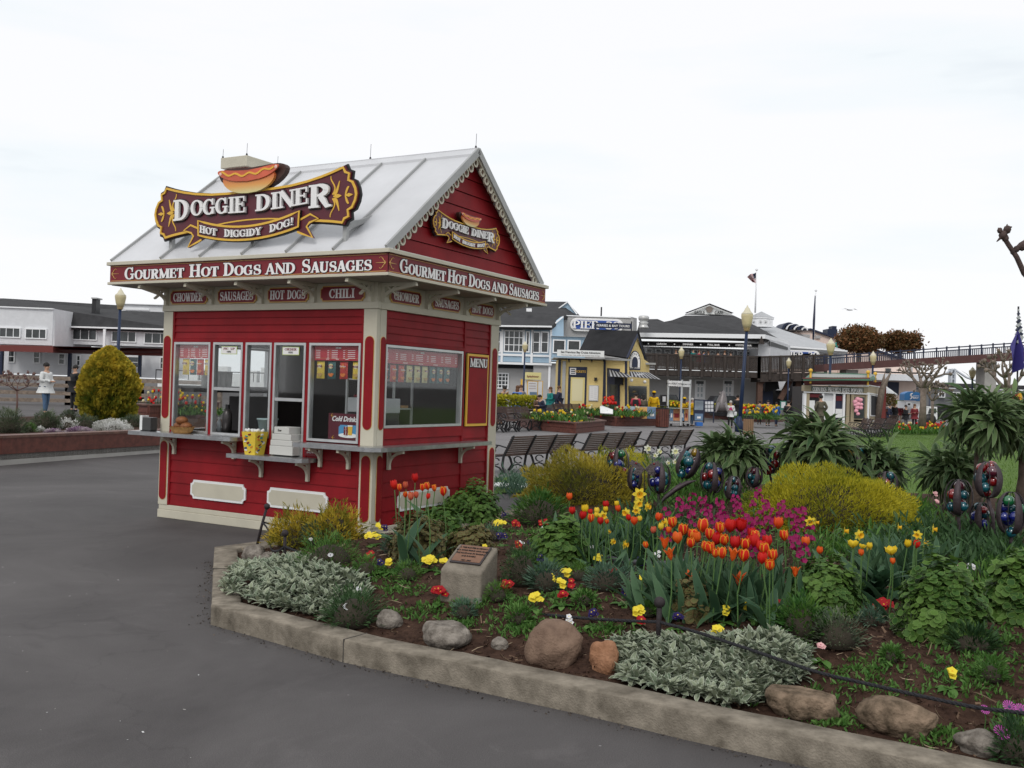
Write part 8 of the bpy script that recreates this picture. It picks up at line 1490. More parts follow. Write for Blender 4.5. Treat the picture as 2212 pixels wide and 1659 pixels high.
# ---------------------------------------------------------------- benches
def make_bench(label, group):
 t = T('park_bench', label, 'bench', group); sl = M_SLAT
 for i in range(9): z = .43+.052*i; q = MB(); q.box(-1.5, 1.5, .19+.024*i, .21+.024*i, z, z+.042); q.build('back_slat', sl, t)
 for i in range(6): q = MB(); q.box(-1.5, 1.5, -.26+.075*i, -.20+.075*i, .425-.01*abs(i-3), .45-.01*abs(i-3)); q.build('seat_slat', sl, t)
 for k, x in enumerate((-1.48, -.5, .5, 1.48)):
  q = MB(); q.M = Matrix.Translation((x, 0, 0)) @ Matrix.Rotation(R(90), 4, 'Z'); w = .022
  q.strokes([(.24, 0), (.17, .2), (.20, .42), (.30, .62), (.42, .88), (.45, .90)], .04, -w, w); q.strokes([(-.24, 0), (-.15, .15), (-.2, .3), (-.28, .42)], .04, -w, w); q.strokes([(-.28, .42), (0, .40), (.22, .43)], .035, -w+.001, w-.001)
  q.strokes([(-.2, .02), (-.1, .14), (0, .17), (.1, .14), (.2, .02)], .028, -w+.002, w-.002); q.strokes([(.10*math.cos(a)-.0, .28+.08*math.sin(a)) for a in np.linspace(.3, 5.6, 12)], .02, -w+.003, w-.003)
  if k in (0, 3): q.strokes([(.27, .62), (.1, .66), (-.12, .67), (-.26, .64), (-.3, .57), (-.25, .52), (-.2, .55)], .03, -w+.001, w-.001); q.strokes([(-.1+.09*math.cos(a), .54+.09*math.sin(a)) for a in np.linspace(-1.6, 3.4, 10)], .018, -w+.004, w-.004); q.strokes([(-.28, .42), (-.16, .47), (.0, .6), (.05, .66)], .02, -w+.004, w-.004)
  q.build('iron_frame', M_IRON, t)
 return t
M_SLAT = mat('bench_slat', (.075, .038, .03), .5, 0, 3, .3)
d2 = Vector((.574, .819, 0)); base = Vector((-.02, 19.75, 0)); nrm = Vector((-d2.y, d2.x, 0))
BN = make_bench('nearest dark slatted bench seen from behind right of the kiosk', 'benches along the lawn edge'); BC = tree_of(BN)
def put(o, p, rz, s=1): o.location = p; o.rotation_euler = (0, 0, rz); o.scale = (s, s, s)
def bpos(u, off=.35): p = base+d2*u+nrm*off; return Vector((p.x, p.y, gz(p.x, p.y)+.004))
put(BN, bpos(1.25), R(-125)); BN.scale = (.82, 1, .86)
for u, l in ((4.3, 'middle dark slatted bench seen from behind between two others'), (7.35, 'third dark slatted bench seen from behind, nearest the echium')): copy_thing(BN, BC, bpos(u), R(-125), label=l)
for (px, py), rz, s, l in (((1118, 932), R(62), 1.12, 'bench facing the walkway beside the kiosk edge, before the left planter'), ((1178, 919), R(62), 1.12, 'bench behind the left flower planter'), ((1240, 914), R(62), 1.15, 'bench between the two flower planters'), ((1068, 934), R(62), 1.1, 'bench half hidden by the right kiosk corner')):
 p = GF(px, py); o = copy_thing(BN, BC, p, rz, s, l); o['group'] = 'benches facing the walkway'
for i, (px, py) in enumerate(((1854, 945), (1882, 944), (1908, 943), (1916, 929))):
 p = GF(px, py); o = copy_thing(BN, BC, p, R(-100), 1.0, ['bench before the corn dog stand, left one of the lawn row', 'bench before the corn dog stand, middle one of the lawn row', 'bench before the corn dog stand, right one of the lawn row', 'farther bench behind the lawn row by the stand corner'][i]); o['group'] = 'benches by the corn dog stand'; o.scale = (.8, 1.05, 1.05)
# ---------------------------------------------------------------- lamps
M_POLE = mat('lamp_pole_blue', (.006, .018, .055), .5); M_GLOBE = mat('lamp_globe', (.52, .45, .26), .35, 0, 3, .12)
def lamp(px, ytop, ybot, wpx, label, Y, pxb=None):
 c = at(px, ybot, Y); g = gz(c.x, Y); b0 = Vector((at(pxb, ybot, Y).x if pxb else c.x, Y, g)); t = T('street_lamp', label, 'lamp', 'globe street lamps', b0); s = Y/FPX; H = c.z-g; w = wpx*s/2; hh = (ybot-ytop)*s; d = Vector((c.x-b0.x, 0, H))
 q = MB(); q.tube([(0, 0, 0), d], [w*.36, w*.26], 10); q.lathe([(w*.75, 0), (w*.7, H*.08), (w*.45, H*.12), (w*.40, H*.16)], 10); q.build('pole', M_POLE, t, True)
 q = MB(); q.lathe([(w*.35, 0), (w*.55, hh*.05), (w*.45, hh*.09), (w*.62, hh*.12)], 12, (d.x, 0), H); q.build('collar', mat('collar_bronze', (.30, .22, .10), .5), t, True)
 q = MB(); q.lathe([(w*.55, hh*.12), (w*.8, hh*.3), (w*1.0, hh*.58), (w*.98, hh*.64), (w*.84, hh*.665)], 14, (d.x, 0), H); q.build('globe', M_GLOBE, t, True)
 q = MB(); q.lathe([(w*.98, hh*.645), (w*.94, hh*.68), (w*.6, hh*.76), (w*.36, hh*.88), (w*.2, hh*.91), (w*.06, hh)], 14, (d.x, 0), H); q.build('lamp_top', mat('lamp_top_cream', (.58, .54, .40), .5), t, True)
lamp(1613, 659, 716, 26, 'tallest street lamp right of the cafe on a blue pole', 50, 1603); lamp(1471.5, 748, 776, 13, 'small street lamp in front of the cafe balcony', 78); lamp(1703.5, 772, 796, 11.5, 'small street lamp below the raised timber walkway', 78); lamp(1794, 730, 768, 19, 'street lamp at the start of the footbridge', 63); lamp(1885.5, 758, 789, 14.5, 'street lamp between footbridge and corn dog stand roof', 72)
lamp(2100.5, 792, 818, 15, 'street lamp under the footbridge at right', 75); lamp(1987.5, 818, 840, 8, 'tiny street lamp beside the pollard tree', 95); lamp(2008, 826, 846, 7, 'tiny street lamp right of the pollard tree', 99); lamp(1133.6, 737, 761, 12.5, 'street lamp before the pale blue house', 60); lamp(259.5, 622, 669, 23.5, 'street lamp rising behind the golden conifer', 38, 256)
# ---------------------------------------------------------------- planters, bins, signs
def planter(pts, h, label, cap=.12):
 P = [GF(*p) for p in pts]; o = P[1].copy(); P[0] = P[0]+(P[0]-P[1]).normalized()*1.0; bk = Vector((-.5, 4.5, 0)); L = [p-o for p in (P[0], P[1], P[2])]; R_ = [L[2]+bk, L[0]+bk]; t = T('flower_planter', label, 'planter', 'brown timber planters on the plaza', o)
 n = 2
 for i, (a, c) in enumerate(((L[0], L[1]), (L[1], L[2]), (L[2], R_[0]), (R_[1], L[0]))):
  for k in range(n): q = MB(); q.bar(a+Vector((0, 0, h*(k+.5)/n)), c+Vector((0, 0, h*(k+.5)/n)), .08, h/n-.015); q.build('side_plank', M_BROWNW, t)
  q = MB(); q.bar(a+Vector((0, 0, h+.02)), c+Vector((0, 0, h+.02)), cap*2, .05); q.build('cap_board', MATS['cap_timber'], t)
 q = MB(); Q = [(p.x, p.y) for p in L+R_]; q.prism(Q, 0, h-.04, 'z'); q.build('soil', M_SOIL, t); return t, h+o.z
planter([(1175, 931), (1242, 937), (1304, 930)], .42, 'brown timber planter with yellow flowers nearest the near benches'); planter([(1262, 913), (1330, 921), (1414, 920)], .46, 'brown timber planter with tulips before the yellow kiosk'); planter([(1560, 906), (1640, 912), (1760, 910)], .42, 'long brown planter with yellow flowers behind the pink vest woman'); planter([(250, 902), (320, 909), (420, 905)], .5, 'brown planter of red and yellow tulips beside the golden conifer')
SMC = {c: PM_[c] for c in 'rfyow'}
def smallbed(n, x0, x1, y0, y1, Y, zs, hp, cols, cat, where, grp, lm='grn', fol=400, spread=2.0):
 os_ = {}; pts = []
 for i in range(n):
  c = cols[RNG.integers(0, len(cols))]; px, py = RNG.uniform(x0, x1), RNG.uniform(y0, y1); yy = Y+(y1-py)/(y1-y0)*spread; p = at(px, py, yy); s = hp*RNG.uniform(.75, 1.15)*yy/FPX; z0 = max(gz(p.x, yy)+.02, min(zs, p.z-.05)); q = MB(); h = p.z-z0
  q.cur = 0; q.lathe([(s*.18, h-s*.5), (s*.38, h-s*.3), (s*.42, h), (s*.30, h+s*.4), (s*.12, h+s*.42)], 6); q.cur = 1; q.tube([(0, 0, 0), (0, 0, h-s*.45)], s*.07, 4, False)
  for k in (-1, 1): q.add([(0, 0, 0), (k*s*.35, -.02, h*.35), (k*s*.5, 0, h*.75), (k*s*.15, .02, h*.4)], [(0, 1, 2, 3)])
  o = q.build(cat, [SMC[c], LM['tul']], None, True, (p.x, yy, z0)); tag(o, {'r': 'red', 'f': 'orange and yellow', 'y': 'yellow', 'o': 'orange', 'w': 'cream'}[c]+f' {cat.replace("_", " ")} {where}', cat.replace('_', ' '), grp); os_.setdefault(c, []).append(o); pts.append((p.x, yy, z0))
 for v in os_.values(): rank(v, '{} '+v[0]['label'].replace(' '+cat.replace('_', ' ')+' ', f' {cat} from the left ', 1))
 P = np.array([pts[i % n] for i in range(fol)])+RNG.normal(0, 1, (fol, 3))*np.array([.35, .3, .06]); P[:, 2] = np.maximum(P[:, 2], zs-.02); s = hp*Y/FPX
 o = scatter('flower_foliage', LM[lm], LFN, P, frames(rnd_dirs(fol)*.6+np.array([0, 0, 1.]), RNG.random(fol)), s*2.4*(.6+.6*RNG.random(fol)), RNG.random(fol)); tag(o, f'green flower leaves {where}', 'foliage'); o['kind'] = 'stuff'
smallbed(60, 290, 470, 840, 872, 33.5, .5, 7, 'rrrfyyw', 'tulip', 'in the planter right of the golden conifer', 'tulips right of the golden conifer', fol=1500); smallbed(26, 290, 470, 876, 890, 32.8, .5, 6, 'yyfr', 'primrose', 'at the front right of the golden conifer', 'primroses right of the golden conifer', fol=300)
smallbed(36, 1148, 1244, 886, 906, 41.5, .44, 7, 'yyyyrfw', 'tulip', 'in the planter behind the near benches', 'tulips in the left plaza planter', fol=900); smallbed(22, 1180, 1258, 904, 912, 41, .44, 6, 'yyr', 'primrose', 'edging the planter behind the near benches', 'primroses in the left plaza planter', fol=300)
smallbed(22, 1302, 1330, 857, 872, 51, .5, 7, 'rrffo', 'tulip', 'standing tallest before the ticket kiosk', 'tall tulips before the ticket kiosk', fol=300); smallbed(50, 1252, 1385, 874, 896, 51, .5, 6, 'rrfwyyw', 'tulip', 'in the planter before the ticket kiosk', 'tulips before the ticket kiosk', fol=1100); smallbed(20, 1295, 1370, 893, 901, 50.5, .5, 6, 'yyyr', 'primrose', 'at the planter edge before the ticket kiosk', 'primroses before the ticket kiosk', fol=300)
smallbed(60, 1600, 1680, 873, 892, 58, .4, 5.5, 'yyyyyf', 'tulip', 'in the planter behind the pink vest woman', 'tulips in the long planter', fol=700); smallbed(22, 1430, 1490, 868, 878, 66, .4, 5, 'fyy', 'tulip', 'below the hedge behind the information cart', 'tulips below the hedge', fol=300)
smallbed(34, 1935, 2040, 911, 922, 58, -.05, 6.5, 'wfyryw', 'tulip', 'in the bed beyond the far lawn', 'tulips at the end of the lawn', fol=1500, spread=4); smallbed(22, 1995, 2040, 912, 922, 57, -.05, 7, 'rrry', 'tulip', 'in the red patch beyond the far lawn', 'red patch at the end of the lawn', fol=300); smallbed(16, 1935, 2060, 922, 928, 54, -.05, 6, 'yyf', 'primrose', 'along the front of the far lawn bed', 'primroses at the end of the lawn', fol=900)
def hedge(px0, px1, yt, yb, Y, label, lm='jun', d=1.6):
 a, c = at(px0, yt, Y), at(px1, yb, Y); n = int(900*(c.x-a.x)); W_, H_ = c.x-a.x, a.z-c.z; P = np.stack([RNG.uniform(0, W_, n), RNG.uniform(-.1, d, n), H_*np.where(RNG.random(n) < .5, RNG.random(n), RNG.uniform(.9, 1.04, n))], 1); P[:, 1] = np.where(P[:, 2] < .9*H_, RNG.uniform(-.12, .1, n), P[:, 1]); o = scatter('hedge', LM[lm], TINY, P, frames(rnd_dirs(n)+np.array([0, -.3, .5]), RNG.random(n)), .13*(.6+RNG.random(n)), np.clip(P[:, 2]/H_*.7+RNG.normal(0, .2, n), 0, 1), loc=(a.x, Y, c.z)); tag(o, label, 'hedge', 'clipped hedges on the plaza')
hedge(1066, 1166, 856, 884, 46, 'clipped yellow green hedge right of the kiosk behind the benches'); hedge(1416, 1465, 867, 884, 68, 'clipped hedge behind the man in the yellow coat'); hedge(1465, 1700, 872, 886, 70, 'long low clipped hedge behind the sea lion statue')
def litterbin(px, yb, yt, w, label, m):
 p = GF(px, yb); s = 1/pxm(p); t = T('litter_bin', label, 'litter bin', 'slatted litter bins', p); H = (yb-yt)*s; r = w*s/2
 for i in range(18): a = i*2*PI/18; q = MB(); q.M = Matrix.Rotation(a, 4, 'Z'); q.box(-r*.14, r*.14, -r, -r*.93, H*.05, H*.84); q.build('slat', m, t)
 q = MB(); q.lathe([(r*.9, .02), (r*.9, H*.84), (r*1.02, H*.85), (r*1.02, H*.9), (r*.7, H*.9)], 20); q.build('liner', M_IRON, t); q = MB(); [q.box(r*.7*math.cos(a)-.02, r*.7*math.cos(a)+.02, r*.7*math.sin(a)-.02, r*.7*math.sin(a)+.02, H*.88, H) for a in (0, 1.57, 3.14, 4.71)]; q.lathe([(r*.85, H*.97), (r*.85, H)], 16); q.build('lid', M_IRON, t)
litterbin(1430, 924, 876, 29, 'red brown slatted litter bin right of the tulip planter', M_BROWNW); litterbin(1616, 941, 898, 22, 'tan slatted litter bin at the foot of the tallest lamp', mat('tan_slats', (.22, .13, .07), .6)); litterbin(1912, 905, 880, 13, 'dark small litter bin behind the corn dog stand', M_BROWNW)
# information cart with banners, display boards
b = B('information_cart', 'steel framed cart with INFORMATION sign and hanging picture banners', 'cart', 55, 8, (500, 1550))
for x, d in ((407, 0), (535, -.6), (615, .6)): b.box('pole', M_ALU, x-2, 1112, x+2, 1548, d, .1)
s_ = b.poly('sign_board', M_LET, [(412, 1118, -.05), (532, 1124, -.62), (532, 1180, -.62), (412, 1172, -.05)], .06); b.poly('sign_board', M_LET, [(538, 1124, -.62), (615, 1128, .5), (615, 1182, .5), (538, 1180, -.62)], .06); b.text('INFORMATION', 472, 1158, 16, M_NIGHT, -.85, s_, 1.1); b.text('Travel & Tour', 472, 1138, 7, M_NIGHT, -.85, s_); b.text('INFORMATION', 578, 1162, 12, M_NIGHT, -.75, s_, .8)
[b.box('checker', M_NIGHT, 414+i*16, y, 422+i*16, y+6, -.75, .02, par=s_) for i in range(8) for y in (1117, 1170)]
for x0, x1, c in ((428, 456, 's'), (460, 520, 'o'), (526, 560, 's'), (568, 598, 'o')): p_ = b.box('banner', {'s': mat('banner_blue', (.14, .22, .34), .6, 0, .9, .4), 'o': mat('banner_orange', (.50, .22, .10), .6, 0, 1.2, .5)}[c], x0, 1390, x1, 1500, -.1, .04); b.box('banner_mark', M_RED2 if c == 'o' else M_LET, x0+8, 1430, x1-8, 1470, -.13, .02, par=p_)
b.box('shelf', M_ALU, 420, 1380, 620, 1388, -.5, 1); b.box('tray', M_ALU, 425, 1515, 620, 1526, -.5, 1); [b.box('castor', M_IRON, x, 1530, x+18, 1556, -.4, .2) for x in (430, 520, 590)]; b.box('blue_tote', mat('tote_blue', (.02, .12, .4), .5), 680, 1515, 738, 1552, -.4, .6)
b = B('display_board', 'dark blue display boards with leaflets beside the information cart', 'sign', 56, 8, (720, 1500))
b.box('board', M_NAVYS, 655, 1298, 750, 1505, 0, .1); p_ = b.box('leaflet', mat('leaflet_grey', (.2, .24, .28), .6, 0, 1, .5), 662, 1308, 742, 1400, -.03, .02); b.box('poster', mat('banner_blue', (0, 0, 0)), 662, 1432, 738, 1500, -.03, .02); b.box('boat_mark', M_LET, 685, 1460, 718, 1480, -.05, .02); b.box('board', M_NAVYS, 752, 1306, 846, 1425, .3, .1); [b.box('leaflet', M_SHADE, 760+i*28, 1318+j*34, 782+i*28, 1346+j*34, .27, .02) for i in range(3) for j in range(3)]; [b.box('leg', M_NAVYS, x, 1425, x+6, 1520, .3, .1) for x in (745, 838)]
b = B('picture_banner', 'long banner with orange car and blue boat pictures behind the planter', 'banner', 53, 7, (1800, 1560)); b.box('sheet', mat('banner_sky', (.38, .46, .52), .6, 0, .8, .2), 1620, 1400, 1990, 1550, 0, .05); b.box('orange_panel', mat('banner_gold', (.65, .36, .12), .6, 0, .8, .2), 1745, 1408, 1880, 1548, -.03, .02); b.box('blue_panel', MATS['banner_blue'], 1885, 1412, 1985, 1550, -.03, .02)
q = MB(); q.M = Matrix.Translation(b.P(1812, 1505, -.06)); u = b.P(1813, 1500).x-b.P(1812, 1500).x; q.prism([(-50*u, 0), (-20*u, 26*u), (25*u, 22*u), (52*u, 5*u), (30*u, -22*u), (-20*u, -26*u)], -.02, 0); q.build('car_picture', M_RED2, b.t); b.box('boat_picture', M_LET, 1915, 1490, 1965, 1520, -.06, .02)
b = B('tour_poster_booth', 'yellow framed tour poster booth before the blue house', 'booth', 62, 7, (540, 1310)); b.box('top_sign', mat('pale_yellow_sign', (.66, .60, .28), .5), 445, 998, 632, 1090, 0, .2); b.text('Splashtour', 535, 1060, 24, M_RED2, -.02); b.box('frame', M_YEL, 470, 1096, 650, 1320, .1, .1); b.box('poster', M_SHADE, 480, 1108, 584, 1310, .05, .03); b.box('poster', M_SHADE, 600, 1108, 642, 1290, .05, .03); b.box('poster', MATS['banner_blue'], 500, 1232, 580, 1300, .02, .02); b.box('side_poster', M_SHADE, 428, 1092, 466, 1250, .3, .05); b.box('post', M_YEL, 394, 1080, 410, 1250, .4, .1); [b.box('print_line', M_RED2, 490, y, 570, y+6, .04, .01) for y in (1130, 1160, 1190)]
b = B('pay_phone', 'dark pay phone stand beside the man in the yellow coat', 'telephone', 60, 8, (370, 1340)); b.box('hood', M_NIGHT, 342, 1258, 402, 1360, 0, .5); b.box('phone', M_SHADE, 358, 1270, 386, 1320, -.05, .05)
b = B('easel_sign', 'small green and white standing sign by the dark coated couple', 'sign', 62, 8, (1500, 1400)); b.box('board', mat('easel_green', (.04, .16, .12), .6), 1475, 1312, 1528, 1400, 0, .1); b.box('paper', M_SHADE, 1484, 1322, 1520, 1380, -.02, .02)
b = B('bollard_sign', 'white tilted board lying in the planter before the ticket kiosk', 'board', 50.3, 7, (1400, 1480)); b.poly('board', M_WHITEP, [(1330, 1480, 0), (1328, 1400, .2), (1350, 1392, .2), (1480, 1440, .2), (1478, 1490, 0)], .1)
# sea lion statue
b = B('sea_lion_statue', 'grey bronze sea lion statue rearing up on a dark plinth', 'statue', 57, 8, (920, 1440)); b.box('plinth', M_NIGHT, 850, 1420, 990, 1460, -.5, 1.5, b=.03); q = MB(); u = b.P(1, 0).x-b.P(0, 0).x
q.tube([b.P(918, 1425), b.P(915, 1370), b.P(920, 1310), b.P(928, 1265), b.P(932, 1235), b.P(934, 1214)], [58*u, 62*u, 48*u, 34*u, 20*u, 3*u], 14); q.tube([b.P(950, 1340, -.8), b.P(968, 1385, -1.4), b.P(975, 1420, -1.6)], [16*u, 13*u, 5*u], 8); q.tube([b.P(890, 1340, -.8), b.P(872, 1390, -1.3), b.P(862, 1420, -1.5)], [16*u, 13*u, 5*u], 8); q.tube([b.P(905, 1225), b.P(900, 1240), b.P(915, 1260)], [4*u, 12*u, 14*u], 6); q.build('body', mat('statue_bronze', (.15, .135, .135), .4, .3, 1.5, .25), b.t, True)
# parked cars behind
def car(x0, x1, yr, yb, Y, m, label):
 b = B('parked_car', label, 'car', Y, 8, ((x0+x1)/2, yb)); w = x1-x0; h = yb-yr; b.poly('body', m, [(x0, yb-6, 0), (x0, yr+h*.55, 0), (x0+w*.2, yr+h*.42, 0), (x0+w*.32, yr, 0), (x0+w*.85, yr, 0), (x1-4, yr+h*.42, 0), (x1, yb-6, 0)], 1.8); b.poly('window', M_PANE, [(x0+w*.24, yr+h*.40, -.03), (x0+w*.34, yr+h*.08, -.03), (x0+w*.56, yr+h*.08, -.03), (x0+w*.56, yr+h*.40, -.03)], .03); b.poly('window', M_PANE, [(x0+w*.59, yr+h*.40, -.03), (x0+w*.59, yr+h*.08, -.03), (x0+w*.83, yr+h*.08, -.03), (x0+w*.92, yr+h*.40, -.03)], .03)
 for x in (x0+w*.2, x0+w*.8): q = MB(); q.M = Matrix.Translation(b.P(x, yb-6, -.05)) @ Matrix.Rotation(R(90), 4, 'X'); q.lathe([(.1, -.13), (.36, -.1), (.36, .1), (.1, .13)], 14); q.build('wheel', M_BLACK, b.t, True)
car(745, 1090, 1266, 1392, 74, mat('car_dark', (.02, .022, .028), .3, .3, coat=.6), 'dark car parked behind the sea lion statue'); car(300, 520, 1255, 1375, 76, MATS['car_dark'], 'dark car parked behind the information cart')
# ---------------------------------------------------------------- people
def skin(V, E, Rr, sub=1):
 me = bpy.data.meshes.new('s'); me.from_pydata(V, E, []); o = bpy.data.objects.new('s', me); COL.objects.link(o); m = o.modifiers.new('k', 'SKIN'); m.use_smooth_shade = True; o.modifiers.new('u', 'SUBSURF').levels = sub
 for i, r in enumerate(Rr): me.skin_vertices[0].data[i].radius = r if isinstance(r, tuple) else (r, r); me.skin_vertices[0].data[i].use_root = i == 0
 dg = bpy.context.evaluated_depsgraph_get(); out_ = bpy.data.meshes.new_from_object(o.evaluated_get(dg)); bpy.data.objects.remove(o); return out_
ARM = {'down': ((.25, .03, 1.15), (.27, -.05, .90)), 'fold': ((.25, .0, 1.16), (.06, -.25, 1.14)), 'front': ((.24, .02, 1.15), (.12, -.27, 1.16)), 'pocket': ((.30, .06, 1.17), (.20, -.06, .98)), 'eat': ((.22, -.08, 1.22), (.06, -.20, 1.44)), 'back': ((.26, .08, 1.16), (.26, .12, .92))}
def rig(al, ar, st, bend):
 V = [(0, 0, .95), (0, 0, 1.10), (0, -.01, 1.30), (0, 0, 1.43), (0, -.005, 1.51), (0, -.02, 1.60), (0, -.015, 1.68)]; E = [(0, 1), (1, 2), (2, 3), (3, 4), (4, 5), (5, 6)]; Rr = [.13, .12, .145, .10, .052, .082, .076]; part = ['p', 't', 't', 't', 'n', 'h', 'h']
 for s, a in ((-1, al), (1, ar)):
  e, w = ARM[a]; b_ = len(V); dx, dy, dz = w[0]-e[0], w[1]-e[1], w[2]-e[2]; l = math.sqrt(dx*dx+dy*dy+dz*dz); u = (dx/l, dy/l, dz/l); pm = tuple(w[i]+u[i]*.07 for i in range(3)); V += [(s*.17, 0, 1.41), (s*e[0], e[1], e[2]), (s*w[0], w[1], w[2]), (s*pm[0], pm[1], pm[2])]; E += [(3, b_), (b_, b_+1), (b_+1, b_+2), (b_+2, b_+3)]; Rr += [.062, .045, .03, .036]; part += ['a', 'a', 'w', 'f']
  for k in range(5):
   o = (k-1.5)*.016 if k < 4 else -.045; L = (.07, .08, .078, .062, .035)[k]; V.append((s*(pm[0]+u[0]*L*.9)+(.0 if k < 4 else 0), pm[1]+u[1]*L*.9+o, pm[2]+u[2]*L*.9-(.0 if k < 4 else -.01))); E.append((b_+3, len(V)-1)); Rr.append(.009); part.append('f')
 for s, f in ((-1, st), (1, -st)):
  b_ = len(V); V += [(s*.09, 0, .88), (s*.10, -.03-f*.12+abs(f)*.0, .49), (s*.10, -f*.28, .09), (s*.105, -.09-f*.28, .04), (s*.11, -.17-f*.28, .03)]; E += [(0, b_), (b_, b_+1), (b_+1, b_+2), (b_+2, b_+3), (b_+3, b_+4)]; Rr += [.092, .062, .042, .038, .028]; part += ['l', 'l', 'k', 'o', 'o']
 if bend: V = [(x, y-(z-.95)*math.sin(bend)*(z > .95), z if z < .95 else .95+(z-.95)*math.cos(bend)) for x, y, z in V]
 return V, E, Rr, part
CACHE = {}
def sub_(V, E, Rr, part, keep, grow, hem=None):
 if hem: V, E, Rr, part = V+[(0, .0, hem)], E+[(0, len(V))], [.185]+Rr[1:]+[.14], part+['t']
 ix = {i: k for k, i in enumerate([i for i in range(len(V)) if part[i] in keep])}; return skin([V[i] for i in ix], [(ix[a], ix[b]) for a, b in E if a in ix and b in ix], [Rr[i]+grow for i in ix])
def person(px, yh, yf, label, jc, tc, hc='dark', al='down', ar='down', st=0, rz=0, bend=0, Y=None, extra=(), grp=None, skn=0, zf=None):
 if Y is None: p = GF(px, yf)
 else: p = at(px, yf, Y); p.z = gz(p.x, Y) if zf is None else zf
 H = at(px, yh, p.y).z-p.z; s = H/1.77; key = (al, ar, st, bend)
 if key not in CACHE: V, E, Rr, part = rig(*key); CACHE[key] = (skin(V, E, Rr, 1), sub_(V, E, Rr, part, 'ptaw', .03, .80), sub_(V, E, Rr, part, 'plk', .010), [V[i] for i in range(len(V)) if part[i] == 'o'], V[6])
 me = CACHE[key]; t = T('person', label, 'person', grp, p, rz, s)
 def inst_(m_, nm, mt): m2 = m_.copy(); m2.materials.clear(); m2.materials.append(mt); m2.polygons.foreach_set('use_smooth', [True]*len(m2.polygons)); return inst(m2, nm, t)
 bd = inst_(me[0], 'body', (mat('skin', (.42, .25, .17), .6), mat('skin_dark', (.06, .035, .025), .6))[skn]); inst_(me[1], 'jacket', cloth(jc)); inst_(me[2], 'trousers', cloth(tc)); V = me[3]; q = MB()
 for k in (0, 2): a, c = Vector(V[k]), Vector(V[k+1]); q.tube([a+Vector((0, .11, -.005)), a, c+Vector((0, -.02, 0))], [.045, .05, .03], 8)
 q.build('shoes', cloth('black'), t, True); h = Vector(me[4]); hm = {'dark': 'hair_dark', 'brown': 'hair_brown', 'grey': 'hair_grey'}[hc.split('_')[0]]; m = mat(hm, {'dark': (.012, .010, .009), 'brown': (.10, .045, .02), 'grey': (.42, .40, .38)}[hc.split('_')[0]], .7); q = MB(); q.ball((h.x, h.y+.025, h.z+.02), .105, 12, (.98, 1.0, .95))
 if 'long' in hc: q.ball((h.x, h.y+.06, h.z-.12), .10, 10, (1, .7, 1.6))
 q.build('hair', m, t, True); q = MB(); q.ball((h.x, h.y-.105, h.z-.045), .016, 6, (1, 1, 1.4)); [q.ball((h.x+k*.1, h.y+.0, h.z-.04), .02, 6, (.5, 1, 1.3)) for k in (-1, 1)]; q.build('face_features', bd.data.materials[0], t, True)
 for e in extra:
  k, *c = e.split(':'); q = MB(); c = cloth(c[0] if c else 'black')
  if k == 'pack': q.bbox(-.15, .15, .13, .32, 1.0, 1.42, .04); q.build('backpack', c, t, True)
  elif k == 'bag': q.bbox(.22, .40, -.1, .12, .82, 1.08, .04); q.tube([(.3, 0, 1.05), (.2, .02, 1.46), (.05, 0, 1.5)], .012, 5); q.build('shoulder_bag', c, t, True)
  elif k == 'cap': q.lathe([(.105, 0), (.10, .06), (.05, .10), (.005, .105)], 12, (h.x, h.y+.01), h.z+.01); q.box(h.x-.07, h.x+.07, h.y-.20, h.y-.08, h.z+.015, h.z+.03); q.build('cap', c, t, True)
  elif k == 'strap': q.bar((-.16, -.15, 1.45), (.18, -.17, 1.0), .05, .02); q.bar((-.16, .15, 1.45), (.18, .16, 1.0), .05, .02); q.build('strap', c, t)
  elif k == 'vest': m2 = sub_(*rig(*key), 'pt', .04); m2.materials.clear(); m2.materials.append(c); inst(m2, 'vest', t)
  elif k == 'skirt': q.lathe([(.19, .45), (.15, .95)], 12); q.build('coat_tail', c, t, True)
  elif k == 'glasses': q.box(h.x-.07, h.x+.07, h.y-.10, h.y-.085, h.z-.035, h.z-.010); q.build('glasses', c, t)
 return t
CL = {'white': (.60, .61, .60), 'jeans': (.06, .11, .19), 'black': (.012, .012, .014), 'grey': (.12, .12, .13), 'blue': (.05, .15, .42), 'teal': (.01, .17, .16), 'navy': (.02, .025, .05), 'red': (.42, .012, .02), 'yellow': (.68, .42, .01), 'pink': (.42, .02, .13), 'brown': (.12, .07, .045), 'paleblue': (.22, .3, .4), 'olive': (.09, .08, .055), 'maroon': (.16, .02, .025), 'tan': (.35, .26, .18)}
def cloth(c): return mat('cloth_'+c, CL[c], .85, 0, 9, .12)
person(97, 784, 895, 'man in white jacket and jeans with arms folded, left of the conifer', 'white', 'jeans', 'dark', 'fold', 'fold', .25, R(75)); person(160, 789, 889, 'person in black with glasses standing close to the golden conifer', 'black', 'black', 'dark', 'back', 'pocket', .1, R(-35), extra=('glasses',))
